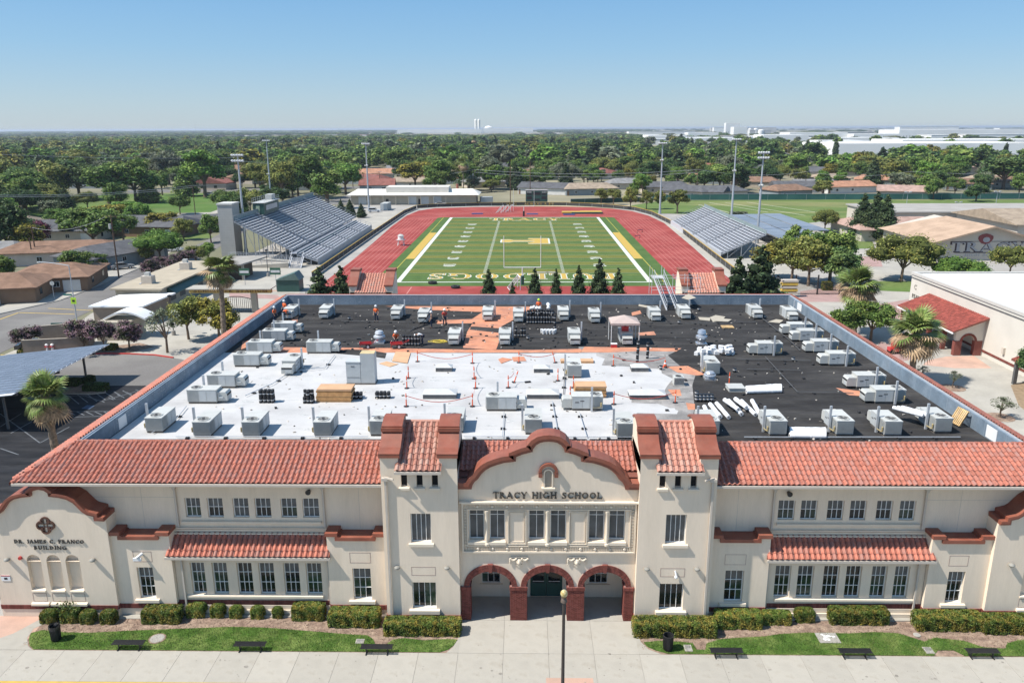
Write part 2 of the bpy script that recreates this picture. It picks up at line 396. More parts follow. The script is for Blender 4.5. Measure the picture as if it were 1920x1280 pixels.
def bricks_face(mb,x0,x1,z0,z1,Y,d=.05,axis='y',bw=.215,bh=.075,skip= None):
 r=0;z=z0
 while z+bh<=z1+.01:
  x=x0-(bw/2 if r%2 else 0)
  while x<x1-.02:
   a,b=max(x,x0),min(x+bw-.014,x1)
   if b-a>.03:
    j=random.uniform(0,.007)
    if axis=='y':mb.box(a,Y-.012-j,z,b,Y+d,z+bh-.013)
    else:mb.box(Y-.012-j,a,z,Y+.012+j,b,z+bh-.013)
   x+=bw
  z+=bh;r+=1
PIERS=[(-3.92,-3.37),(-.92,.10),(2.58,3.60),(6.05,6.60)]
for a,b in PIERS:
 core=MB();core.box(a+.012,CY-.085,0,b-.012,CY+.76,2.34);pr_=part(core,'pier',MORTAR)
 bk=MB();bricks_face(bk,a,b,.02,2.12,CY-.10,.02)
 for X in (a,b):bricks_face(bk,CY-.1,CY+.78,.02,2.12,X,axis='x')
 tag(sub(bk,'bricks',BRICK,pr_),kind='stuff')
 cp=MB();n_=int((b-a+.1)/.075)
 for i in range(n_):
  cp.box(a-.05+i*(b-a+.1)/n_,CY-.16-random.uniform(0,.006),2.13,a-.05+(i+.86)*(b-a+.1)/n_,CY+.80,2.33)
 tag(sub(cp,'soldier_bricks',BRICK,pr_),kind='stuff')
for c,ri,ro in AR:
 ring=MB();n_=30
 inn=[(c+ri*math.cos(rad(180-180*i/n_)),SPR+.82*ri*math.sin(rad(180*i/n_))) for i in range(n_+1)]
 out=[(c+ro*math.cos(rad(180-180*i/n_)),SPR+.93*ro*math.sin(rad(180*i/n_))) for i in range(n_+1)]
 ring.band(inn,out,'y',CY-.05,CY+.74);rg=part(ring,'arch_ring',MORTAR)
 vs=MB();n_=54
 for i in range(n_):
  t0,t1=180-180*(i+.06)/n_,180-180*(i+.94)/n_
  for (r0,r1,k0,k1) in ((ri-.012,(ri+ro)/2-.008,.82,.875),((ri+ro)/2+.008,ro,.875,.93)):
   q=[(c+r0*math.cos(rad(t0)),SPR+k0*r0*math.sin(rad(t0))),(c+r1*math.cos(rad(t0)),SPR+k1*r1*math.sin(rad(t0))),(c+r1*math.cos(rad(t1)),SPR+k1*r1*math.sin(rad(t1))),(c+r0*math.cos(rad(t1)),SPR+k0*r0*math.sin(rad(t1)))]
   vs.prism(q,'y',CY-.075-random.uniform(0,.008),CY-.04)
  q=[(c+(ri-.014)*math.cos(rad(t0)),SPR+.82*(ri-.014)*math.sin(rad(t0))),(c+(ri+.01)*math.cos(rad(t0)),SPR+.82*(ri+.01)*math.sin(rad(t0))),(c+(ri+.01)*math.cos(rad(t1)),SPR+.82*(ri+.01)*math.sin(rad(t1))),(c+(ri-.014)*math.cos(rad(t1)),SPR+.82*(ri-.014)*math.sin(rad(t1)))]
  vs.prism(q,'y',CY-.03,CY+.70)
 tag(sub(vs,'bricks',BRICK,rg),kind='stuff')
 ks=MB();ks.prism([(c-.10,SPR+.82*ri-.04),(c+.10,SPR+.82*ri-.04),(c+.16,SPR+.93*ro+.04),(c-.16,SPR+.93*ro+.04)],'y',CY-.16,CY+.1)
 part(ks,'keystone',BRICK)
for c in (-.38,3.12):
 mb=MB()
 for s_ in (-1,1):
  for i in range(6):
   t=i/5;mb.lathe((c+s_*(.18+.34*t),CY-.07,4.22-.10*math.sin(t*math.pi)+.02),[(.02,-.06),(.075,-.02),(.075,.03),(.02,.07)],7)
  for i in range(4):mb.lathe((c+s_*.55,CY-.06,4.16-i*.09),[(.02,-.05),(.055-i*.006,0),(.02,.05)],6)
 mb.box(c-.52,CY-.09,4.33,c+.52,CY-.002,4.39)
 mb.cyl((c,CY-.14,4.03),(c,CY-.002,4.03),.15,.24,12);mb.lathe((c,CY-.12,3.88),[(.02,-.06),(.10,.04),(.12,.14),(.07,.24),(.02,.28)],8)
 mb.prism([(c-.20,3.86),(c,3.62),(c+.20,3.86)],'y',CY-.09,CY-.003)
 part(mb,'carved_ornament',TRIM,50)
pb=MB();PY=45.65
wallgrid(pb,-4.0,6.7,0,3.95,PY,[(.32,2.40,0,2.35),(-2.82,-1.62,1.0,2.35),(4.10,5.30,1.0,2.35)],.18)
pb.box(-4.0,CY+.71,3.96,6.7,PY,4.1);pb.box(-4.3,CY+.02,0,-3.99,PY,4.0);pb.box(6.69,CY+.02,0,7.0,PY,4.0)
part(pb,'porch_wall',STUCCO)
for a in (-2.82,4.10):
 window(a,a+1.2,1.0,2.35,PY+.06,3,2,fw=.04);sill(a-.15,a+1.35,.98,PY,.10,.10)
for a,b in ((.34,1.35),(1.37,2.38)):
 d=MB();d.box(a,PY+.08,.01,b,PY+.13,.95)
 d.box(a,PY+.08,.95,a+.12,PY+.13,2.33);d.box(b-.12,PY+.08,.95,b,PY+.13,2.33);d.box(a+.12,PY+.08,2.22,b-.12,PY+.13,2.33)
 dd=part(d,'door',METG)
 g=MB();g.box(a+.12,PY+.10,.95,b-.12,PY+.11,2.22);sub(g,'door_glass',GLASS,dd)
 h=MB();h.box(a+.14,PY+.03,1.08,b-.14,PY+.06,1.13);sub(h,'push_bar',GALV,dd)
LAMPM=mat('grey_lamp_shade',(.26,.25,.22),.6,.1)
for m in (0,1):
 x0,x1=sorted((mir(-8.48,m),mir(-3.98,m)))
 tw=MB();tc=(x0+x1)/2
 s_=-1 if m else 1
 slots=[(tc+s_*(a),tc+s_*(b)) for a,b in ((-1.06,-.70),(-.15,.21),(.75,1.11))]
 slots=[tuple(sorted(q)) for q in slots]
 w1=tuple(sorted((tc+s_*(-.66),tc+s_*(.80))));w2=tuple(sorted((tc+s_*(-.60),tc+s_*(.62))))
 wallgrid(tw,x0,x1,0,10.25,TY,[(a,b,9.1,9.98) for a,b in slots]+[(*w1,1.0,2.80),(*w2,5.48,7.38)],.3)
 for X in (x0,x1):tw.poly((X,TY,0),(X,46.6,0),(X,46.6,10.9),(X,TY,10.9))
 tw.poly((x0,46.6,9),(x1,46.6,9),(x1,46.6,10.9),(x0,46.6,10.9))
 chp=[(TY,11.1),(43.3,11.25),(43.8,11.55),(44.2,11.95),(44.2,12.2),(44.7,12.42),(45.2,12.5),(45.8,12.42),(46.4,12.15)]
 for (a,b) in ((x0,x0+1.05),(x1-1.05,x1)):
  tw.prism([(TY+.003,9.95)]+chp+[(46.4,9.95)],'x',a,b)
 part(tw,'tower_wall',STUCCO)
 for (a,b) in ((x0-.06,x0+1.17),(x1-1.17,x1+.06)):
  c_=MB();pr0=[(TY-.10,11.1)]+chp[1:];out=[(p[0]-.06*(1 if i<4 else 0),p[1]+(.14 if i!=4 else .13)) for i,p in enumerate(pr0)]
  out[3]=(44.14,12.05);out[4]=(44.08,12.38)
  c_.band(pr0,out,'x',a,b);c_.box(a,TY-.14,10.97,b,TY-.02,11.2);c_.box(a-.02,43.98,12.06,b+.02,44.26,12.3)
  part(c_,'tower_coping',BROWN,35)
 for (a,b) in slots:
  d_=MB();d_.box(a,TY+.26,9.1,b,TY+.29,9.98);part(d_,'slot_opening',DARK)
  sill(a-.14,b+.14,9.1,TY,.13,.16,.25)
 window(*w1,1.0,2.80,TY+.2,4,1,blind=0,fw=.05);sill(w1[0]-.2,w1[1]+.2,.98,TY,.2,.28,.2)
 window(*w2,5.48,7.38,TY+.2,4,1,blind=1,fw=.05);sill(w2[0]-.14,w2[1]+.14,5.46,TY,.14,.2,.2)
 g_=MB()
 for (a,b,c,d) in ((w1[0],w1[1],3.28,3.30),(w1[0],w1[1],3.83,3.85),(w1[0],w1[0]+.02,3.28,3.85),(w1[1]-.02,w1[1],3.28,3.85)):g_.box(a,TY-.008,c,b,TY-.002,d)
 part(g_,'stucco_joint',MORTAR)
 bb=MB();n_=int((x1-x0)/.075)
 for i in range(n_):bb.box(x0+i*(x1-x0)/n_,TY-.05-random.uniform(0,.006),.27,x0+(i+.86)*(x1-x0)/n_,TY-.002,.55)
 for X in (x0-.05,x1+.002):bb.box(X,TY,.27,X+.048,CY+.0,.55)
 tag(part(bb,'brick_band',BRICK),kind='stuff')
 pl=MB();pl.box(x0-.04,TY-.04,0,x1+.04,TY-.002,.26);part(pl,'plinth',TRIM)
 for X in (w1[0]-.84*1,w1[1]+.70):
  l_=MB();l_.lathe((X,TY-.12,3.78),[(.13,0),(.18,.05),(.17,.12),(.08,.18)],10);l_.box(X-.06,TY-.1,3.8,X+.06,TY-.002,3.95)
  part(l_,'wall_lamp',LAMPM,40)
 X=x0+.28 if not m else x1-.28
 p_=MB();p_.box(X-.20,TY-.22,9.55,X+.20,TY-.003,9.72);p_.bar((X,TY-.10,9.6),(X,TY-.10,.3),.12,.12)
 p_.bar((X-.05*s_,TY-.1,9.75),(X+.55*s_,TY-.52,9.80),.09);part(p_,'rain_pipe',PIPEW)
def smallbay(x0,x1,m,wx= None):
 Y=43.4;mb=MB();c=(x0+x1)/2
 a0,a1=sorted((mir(wx[0],m),mir(wx[1],m)))
 wallgrid(mb,x0,x1,0,5.28,Y,[(a0,a1,1.17,3.33)],.3)
 L0,L1=x0+.68,x1-.74
 mb.poly((x0,Y,5.28),(L0,Y,5.28),(L0,Y,5.55),(x0,Y,5.55));mb.poly((L1,Y,5.28),(x1,Y,5.28),(x1,Y,5.55),(L1,Y,5.55))
 for X in (x0,x1):mb.poly((X,Y,0),(X,44.32,0),(X,44.32,5.55),(X,Y,5.55))
 part(mb,'bay_wall',STUCCO)
 cp=MB()
 cp.box(x0-.06,Y-.16,5.55,L0+.02,44.3,5.78);cp.box(L1-.02,Y-.16,5.55,x1+.06,44.3,5.78)
 cp.box(L0-.14,Y-.155,5.28,L1+.14,44.295,5.50);cp.box(L0-.12,Y-.15,5.50,L0+.1,44.29,5.56);cp.box(L1-.1,Y-.15,5.50,L1+.12,44.29,5.56)
 part(cp,'coping',BROWN)
 window(a0,a1,1.17,3.33,Y+.2,3,3,blind=1,fw=.05);sill(a0-.28,a1+.22,1.15,Y,.16,.22,.2)
 g_=MB();q0,q1=a0-.1,a1+.05
 for (a,b,cc,d) in ((q0,q1,3.72,3.74),(q0,q1,4.40,4.42),(q0,q0+.02,3.72,4.42),(q1-.02,q1,3.72,4.42)):g_.box(a,Y-.008,cc,b,Y-.002,d)
 part(g_,'stucco_joint',MORTAR)
 bb=MB();n_=int((x1-x0)/.075)
 for i in range(n_):bb.box(x0+i*(x1-x0)/n_,Y-.05-random.uniform(0,.006),.50,x0+(i+.86)*(x1-x0)/n_,Y-.002,.80)
 for X in (x0-.05,x1+.002):bb.box(X,Y,.5,X+.048,Y+.3,.8)
 tag(part(bb,'brick_band',BRICK),kind='stuff')
for m in (0,1):
 bays=[((-25.40,-21.76),(-24.02,-23.02)),((-12.10,-8.49),(-10.65,-9.52))]
 for (a,b),wx in bays:
  x0,x1=sorted((mir(a,m),mir(b,m)));smallbay(x0,x1,m,wx)
 x0,x1=sorted((mir(-21.74,m),mir(-12.12,m)))
 lw=[(-20.83,-19.93),(-19.47,-18.53),(-17.92,-16.97),(-16.56,-15.6),(-15.01,-14.03),(-13.61,-12.65)]
 lw=[tuple(sorted((mir(a,m),mir(b,m)))) for a,b in lw]
 mb=MB();wallgrid(mb,x0,x1,0,4.2,43.7,[(a,b,1.30,3.50) for a,b in lw],.3);part(mb,'bay_wall',STUCCO)
 for (a,b) in lw:window(a,b,1.30,3.50,43.90,3,3,blind=(1 if random.random()<.75 else 0),fw=.05)
 sill(x0+.6,x1-.5,1.28,43.7,.16,.16,.2)
 pl=MB();pl.box(x0,43.62,.0,x1,43.69,.58);pl.box(x0,43.5,0,x1,43.6,.3)
 part(pl,'plinth',TRIM)
 bb=MB();n_=int((x1-x0)/.075)
 for i in range(n_):bb.box(x0+i*(x1-x0)/n_,43.65-random.uniform(0,.006),.60,x0+(i+.86)*(x1-x0)/n_,43.695,.90)
 tag(part(bb,'brick_band',BRICK),kind='stuff')
 u0,u1=sorted((mir(-30.2,m),mir(-8.49,m)))
 uw=[(-20.96,-20.0),(-19.58,-18.61),(-18.0,-17.02),(-16.64,-15.65),(-15.04,-14.05),(-13.69,-12.68)]
 uw=[tuple(sorted((mir(a,m),mir(b,m)))) for a,b in uw]
 mb=MB();wallgrid(mb,u0,u1,0,8.9,44.3,[(a,b,6.27,7.57) for a,b in uw],.25);part(mb,'upper_wall',STUCCO)
 for (a,b) in uw:window(a,b,6.27,7.57,44.45,3,2,blind=(2 if random.random()<.3 else 1),fw=.05)
 sill(x0+.5,x1-.45,6.08,44.3,.16,.14,.14)
 ml=MB();ml.box(x0+.1,44.20,5.42,x1-.1,44.295,5.50);ml.box(x0+.1,44.16,5.56,x1-.1,44.294,5.62);part(ml,'moulding',TRIM)
 pj=MB()
 for X in ((mir(-23.6,m)),(mir(-10.2,m))):pj.box(X,44.294,5.6,X+.02,44.298,8.8)
 pj.box(u0+.1,44.2945,7.62,mir(-21.4,m) if not m else u1-.1,44.2975,7.64) if not m else pj.box(mir(-21.4,m),44.2945,7.62,u1-.1,44.2975,7.64)
 part(pj,'stucco_joint',PIPEW)
 for X in (mir(-21.45,m),mir(-12.35,m)):
  p_=MB();p_.box(X-.2,44.0,8.42,X+.2,44.28,8.55);p_.prism([(X-.13,8.42),(X+.13,8.42),(X+.06,8.2),(X-.06,8.2)],'y',44.06,44.28)
  p_.bar((X,44.2,8.25),(X,44.2,5.7),.11);part(p_,'rain_pipe',PIPEW)
  p_=MB();p_.bar((X+(.2 if not m else -.2),43.55,4.0),(X+(.2 if not m else -.2),43.55,.3),.1);part(p_,'rain_pipe',PIPEW)
 X=mir(-30.2,m)
 mb=MB();mb.poly((X,44.3,0),(X,92.2,0),(X,92.2,9.0),(X,44.3,9.0));part(mb,'side_wall',STUCCO)
 sp=MB();sp.cyl((mir(-13.2,m),44.0,8.1),(mir(-13.2,m),44.28,8.1),.17,.10,10);part(sp,'wall_speaker',METB)
mb=MB();mb.poly((-30.2,92.2,0),(32.9,92.2,0),(32.9,92.2,9.0),(-30.2,92.2,9.0));part(mb,'back_wall',STUCCO)
def make_tile(w=.31,L=.46,h=.10):
 mb=MB();n=6;pf=[]
 for i in range(n+1):
  t=i/n;pf.append((-w*.36+w*.72*t,h*math.sin(math.pi*t)*1.0+.01))
 pf=[(-w*.5,.006)]+pf+[(w*.5,.006)]
 k=len(pf)
 mb.v=[(a,0,b+.035) for a,b in pf]+[(a*.93,L,b) for a,b in pf]+[(a,0,max(b-.02,-.0)) for a,b in pf]
 mb.f=[(i,i+1,k+i+1,k+i) for i in range(k-1)]+[(2*k+i,2*k+i+1,i+1,i) for i in range(k-1)]
 return mb
TILEMB=make_tile()
def tile_mesh(m):
 me=bpy.data.meshes.new('tile');me.from_pydata(TILEMB.v,[],TILEMB.f);me.materials.append(m)
 me.polygons.foreach_set('use_smooth',[ True]*len(me.polygons));me.set_sharp_from_angle(angle=rad(40)); return me
TILEME=tile_mesh(TILE);TILEMEP=tile_mesh(TILE_PALE)
TV=np.array(TILEMB.v)
def merged_tiles(name,mats,m,parent):
 nv=len(TV);V=np.zeros((len(mats)*nv,3));F=[]
 for i,M in enumerate(mats):
  A=np.array(M);V[i*nv:(i+1)*nv]=TV@A[:3,:3].T+A[:3,3]
  F+=[tuple(a+i*nv for a in f) for f in TILEMB.f]
 me=bpy.data.meshes.new(name);me.from_pydata(V.tolist(),[],F);me.materials.append(m)
 me.polygons.foreach_set('use_smooth',[ True]*len(me.polygons));me.set_sharp_from_angle(angle=rad(40))
 o=bpy.data.objects.new(name,me);COL.objects.link(o);adopt(o,parent);tag(o,kind='stuff'); return o
def tile_roof(parent,O,U,V,width,length,m=TILE,single= False,keep= None,cw_=.31,ch=.42,base=STUCCO,rootloc= None,name='tiles'):
 """O eave corner, U unit along eave, V unit up the slope; tiles as pieces or one joined part"""
 U,V=Vector(U).normalized(),Vector(V).normalized();Nn=U.cross(V);O=Vector(O)
 nc=max(1,round(width/cw_));cw2=width/nc;nr=max(1,round(length/ch));ch2=length/nr
 mats=[]
 for r in range(nr):
  for c in range(nc):
   u=(c+.5)*cw2;v=r*ch2
   p=O+U*u+V*v
   if keep and not keep(p+V*ch2*.5): continue
   p=p+Nn*(.01+.0)+U*random.uniform(-.006,.006)
   tw_=random.uniform(-.01,.01)
   M=Matrix.Identity(4)
   sx=cw2/cw_
   for i in range(3):
    M[i][0]=(U[i]+V[i]*tw_)*sx;M[i][1]=V[i]*(ch2/ch);M[i][2]=Nn[i];M[i][3]=p[i]
   if rootloc is not None:
    for i in range(3):M[i][3]-=rootloc[i]
   mats.append(M)
 if single:
  me=TILEME if m is TILE else TILEMEP
  for M in mats:inst('tile',me,M,parent)
 else:
  merged_tiles(name,mats,m,parent)
SL=(1.35,43,0)
def slope_v(y0,z0,y1,z1):
 v=Vector((0,y1-y0,z1-z0)); return v,v.length
EY,EZ,RY,RZ=42.95,9.20,46.4,10.42
v,L=slope_v(EY,EZ,RY,RZ)
UND=mat('roof_underlay',(.20,.08,.06),.9,.1)
for m in (0,1):
 x0,x1=sorted((mir(-30.5,m),mir(-8.46,m)))
 def keep(p,m=m):
  t=(p.y-EY)/(RY-EY);lim=-30.5+2.2*t
  return (p.x>lim) if not m else (p.x<mir(lim,1))
 und=MB();e0,e1=(-30.5,-8.46) if not m else (mir(-30.5,1),mir(-8.46,1));t0=-28.3 if not m else mir(-28.3,1)
 und.poly((e0,EY,EZ-.02),(e1,EY,EZ-.02),(e1,RY,RZ-.02),(t0,RY,RZ-.02));und.poly((e0,EY,EZ-.16),(e1,EY,EZ-.16),(e1,44.3,EZ-.16),(e0,44.3,EZ-.16));und.poly((e0,EY,EZ-.16),(e1,EY,EZ-.16),(e1,EY,EZ-.02),(e0,EY,EZ-.02))
 rf=part(und,'roof',UND)
 tile_roof(rf,(x0,EY-.04,EZ),(1,0,0),v,x1-x0,L,keep=keep,rootloc=SL)
 gt=MB();gt.box(x0,EY-.14,EZ-.17,x1,EY-.005,EZ-.03);part(gt,'gutter',PIPEW)
 so=MB();so.box(x0+.3,EY,EZ-.22,x1,44.3,EZ-.165);part(so,'soffit',PIPEW)
 X0,X1=(-30.7,-28.35) if not m else (mir(-30.7,1),mir(-28.35,1))
 sb=MB();sb.poly((X0,EY,EZ-.02),(X1,RY,RZ-.02),(X1,91.9,RZ-.02),(X0,93.6,EZ-.02));sb.poly((X0,EY,EZ-.2),(X0,EY,EZ-.02),(X0,93.6,EZ-.02),(X0,93.6,EZ-.2))
 sr=part(sb,'side_roof',UND)
 vv=Vector((X1-X0,0,RZ-EZ))
 if not m:
  def keep2(p):
   t=(p.x+30.7)/2.35; return p.y>EY+(RY-EY)*t+.1 and p.y<93.6-1.7*t
  tile_roof(sr,(X0,93.6,EZ),(0,-1,0),vv,50.6,vv.length,keep=keep2,rootloc=SL)
 else:
  def keep2(p):
   t=(mir(-30.7,1)-p.x)/2.35; return p.y>EY+(RY-EY)*t+.1 and p.y<93.6-1.7*t
  tile_roof(sr,(X0,43,EZ),(0,1,0),vv,50.6,vv.length,keep=keep2,rootloc=SL)
 hc=MB();a=Vector((e0,EY-.05,EZ+.02));b=Vector((t0,RY,RZ+.03));n_=9
 for i in range(n_):hc.cyl(a.lerp(b,i/n_),a.lerp(b,(i+1.06)/n_)-Vector((0,0,.02)),.13,.10,8)
 tag(part(hc,'hip_cap',TILE,50),kind='stuff')
 c0,c1=sorted((mir(-22.0,m),mir(-11.95,m)));cy0,cz0,cy1,cz1=43.22,4.22,44.28,5.18
 v2,L2=slope_v(cy0,cz0,cy1,cz1)
 und=MB();und.prism([(cy0,cz0-.14),(cy0,cz0-.01),(cy1,cz1-.01),(cy1,cz0-.14)],'x',c0,c1);cr=part(und,'canopy_roof',UND)
 tile_roof(cr,(c0-.02,cy0-.05,cz0),(1,0,0),v2,c1-c0+.04,L2+.03,single= True,rootloc=SL,cw_=.33,ch=.40)
 gt=MB();gt.box(c0-.05,cy0-.13,cz0-.20,c1+.05,cy0-.005,cz0-.04);part(gt,'gutter',PIPEW)
 fl=MB();fl.box(c0+.1,44.12,cz1+.02,c1-.1,44.29,cz1+.1);part(fl,'flashing',TRIM)
 x0,x1=sorted((mir(-8.48,m),mir(-3.98,m)));a,b=x0+1.0,x1-1.0
 ty0,tz0,ty1,tz1=42.35,10.30,45.75,12.02
 v3,L3=slope_v(ty0,tz0,ty1,tz1)
 und=MB();und.prism([(ty0,tz0-.12),(ty0,tz0-.01),(ty1,tz1-.01),(ty1+.3,tz1-.2),(ty1+.3,tz0-.12)],'x',a,b);tr=part(und,'tower_roof',UND)
 tile_roof(tr,(a-.12,ty0-.05,tz0),(1,0,0),v3,b-a+.24,L3,m=TILE_PALE,single= False,rootloc=SL,cw_=.33,ch=.42)
 gt=MB();gt.box(a-.12,ty0-.12,tz0-.20,b+.12,ty0-.005,tz0-.04);part(gt,'gutter',PIPEW)
 rc=MB();rc.cyl((a,ty1,tz1+.05),(b,ty1,tz1+.05),.12,n=8);part(rc,'ridge_cap',TILE_PALE,50)
und=MB();und.poly((-4.02,EY+.6,EZ+.2),(6.72,EY+.6,EZ+.2),(6.72,RY,RZ-.02),(-4.02,RY,RZ-.02));cr=part(und,'roof',UND)
tile_roof(cr,(-4.0,EY+1.0,EZ+.4),(1,0,0),v,10.7,L-1.07,rootloc=SL)
rc=MB()
for a,b in ((-28.3,-8.5),(-3.95,6.65),(11.2,31.0)):
 n_=int((b-a)/.45)
 for i in range(n_):rc.cyl((a+(b-a)*i/n_,RY,RZ+.03),(a+(b-a)*(i+1.05)/n_,RY,RZ+.015),.12,.10,8)
tag(part(rc,'ridge_cap',TILE,50),kind='stuff')
DZ=9.3
pw=MB()
pw.box(-28.35,RY+.25,DZ-.2,-28.08,91.7,10.36);pw.box(30.78,RY+.25,DZ-.2,31.05,91.7,10.36);pw.box(-28.35,91.7,DZ-.2,31.05,92.0,10.40)
part(pw,'parapet',PARAP)
lp=MB()
for X in (-28.35,30.95):lp.box(X-.02,RY+.2,10.362,X+.12,91.8,10.42)
lp.box(-28.3,91.68,10.403,31.0,91.9,10.45)
part(lp,'parapet_flashing',GALV)
bc=MB()
bc.box(-28.4,91.9,10.2,31.1,92.5,10.44);part(bc,'back_coping',BROWN)
sm=MB()
for i in range(18):
 sm.box(-28.078,48+i*2.45,DZ,-28.072,48.05+i*2.45,10.36);sm.box(30.772,48+i*2.45,DZ,30.778,48.05+i*2.45,10.36)
for i in range(24):sm.box(-27.5+i*2.45,91.692,DZ,-27.45+i*2.45,91.698,10.38)
tag(part(sm,'parapet_seam',mat('parapet_seam',(.24,.29,.34),.6,.1)),kind='stuff')
nl=MB()
for i in range(150):
 y=random.uniform(47,91);nl.cyl((-28.08,y,random.choice((9.6,9.95,10.2))+random.uniform(-.03,.03)),(-28.065,y,9.9),.028,n=5) if False else nl.box(-28.079,y,random.choice((9.62,9.9,10.18)),-28.068,y+.06,random.choice((9.62,9.9,10.18))+.0) if False else None
 z=random.choice((9.6,9.9,10.2))+random.uniform(-.03,.03);nl.box(-28.079,y,z,-28.066,y+.05,z+.05)
 x=random.uniform(-27.8,30.5);nl.box(x,91.686,z,x+.05,91.699,z+.05)
tag(part(nl,'parapet_fastener',GALV),kind='stuff')
dp=MB();dp.box(-28.07,51.0,9.4,-28.03,52.1,10.2);dp.box(30.74,49.0,9.4,30.77,50.2,10.25);dp.box(30.74,87.0,9.5,30.77,88.4,10.3)
part(dp,'access_plate',WHITE)
dk=MB();dk.box(-28.3,RY+.05,DZ-.3,31.0,91.9,DZ);part(dk,'roof_deck',DECKB)
def decksheet(px,name,m,lvl):
 pts=[G(x,y,DZ) for x,y in px]
 o=MB().poly(*[(p.x,p.y,DZ+.004*lvl) for p in pts]).build(name,m,SC, True)
 if o.data.polygons[0].normal.z<0:o.data.flip_normals()
 return o
decksheet([(1085,650),(1278,653),(1252,666),(1268,680),(1280,690),(1304,703),(1298,722),(1302,760),(1300,780),(1296,822),(1180,823),(1085,823)],'grey_base_sheet',DECKG,1)
wl=[(205,823),(300,752),(357,706),(405,668),(418,661),(700,661),(960,662),(1118,662),(1118,667),(1134,672),(1128,685),(1178,687),(1239,692),(1241,700),(1262,710),(1252,722),(1240,742),(1184,742),(1184,755),(1234,757),(1272,770),(1269,776),(1194,774),(1187,823)]
decksheet(wl,'white_membrane',DECKW,2)
for q in ([(722,574),(1006,575),(1003,583),(985,584),(962,600),(940,612),(936,640),(930,656),(868,652),(876,622),(886,606),(820,607),(815,601),(885,598),(905,585),(800,581)],[(535,651),(700,652),(860,655),(1000,656),(1090,654),(1090,661),(700,661),(470,661)],[(1096,650),(1277,653),(1268,659),(1200,658),(1140,661),(1088,660)],[(1250,687),(1290,686),(1322,702),(1306,704),(1270,698)],[(1252,730),(1275,730),(1278,742),(1262,742)],[(1286,755),(1303,757),(1303,768),(1290,768)],[(455,640),(487,636),(470,648),(452,655)],[(545,598),(560,592),(556,608)],[(1567,727),(1612,733),(1612,742),(1592,741)],[(1184,586),(1200,582),(1203,588),(1185,592)],[(1197,624),(1226,621),(1230,628),(1198,629)],[(1300,812),(1318,818),(1298,822)]):
 decksheet(q,'orange_base_sheet',ORANGE,3)
for q in ([(612,661),(650,655),(690,656),(725,662),(722,672),(700,669)],[(895,583),(838,590),(700,590),(705,584),(880,580)][:0]):
 if q:decksheet(q,'black_felt_strip',DECKB,4)
decksheet([(885,612),(958,617),(935,624),(880,618)],'black_felt_strip',DECKB,4)
decksheet([(1215,765),(1265,765),(1268,773),(1222,773)],'white_membrane',DECKW,3)
ls=MB();y=50.0
while y<91:
 x0=11.5 if y<73 else -27.5
 ls.box(x0+random.uniform(0,2),y,DZ-.01,30.7,y+.05,DZ+.008);y+=.98
tag(part(ls,'felt_lap',mat('felt_lap',(.045,.046,.05),.9,.2)),kind='stuff')
gp=[(-25.35,6.66),(-25.97,6.68),(-25.97,6.97),(-26.35,7.07),(-26.6,7.24),(-26.85,7.55),(-27.1,7.86),(-27.45,8.08),(-27.9,8.2),(-28.45,8.26),(-28.5,8.28),(-28.52,8.50),(-28.72,8.66),(-29.03,8.72)]
gl=[(2*-29.03-x,z) for x,z in gp[-2::-1]]
full=gp+gl
full=full[::-1]
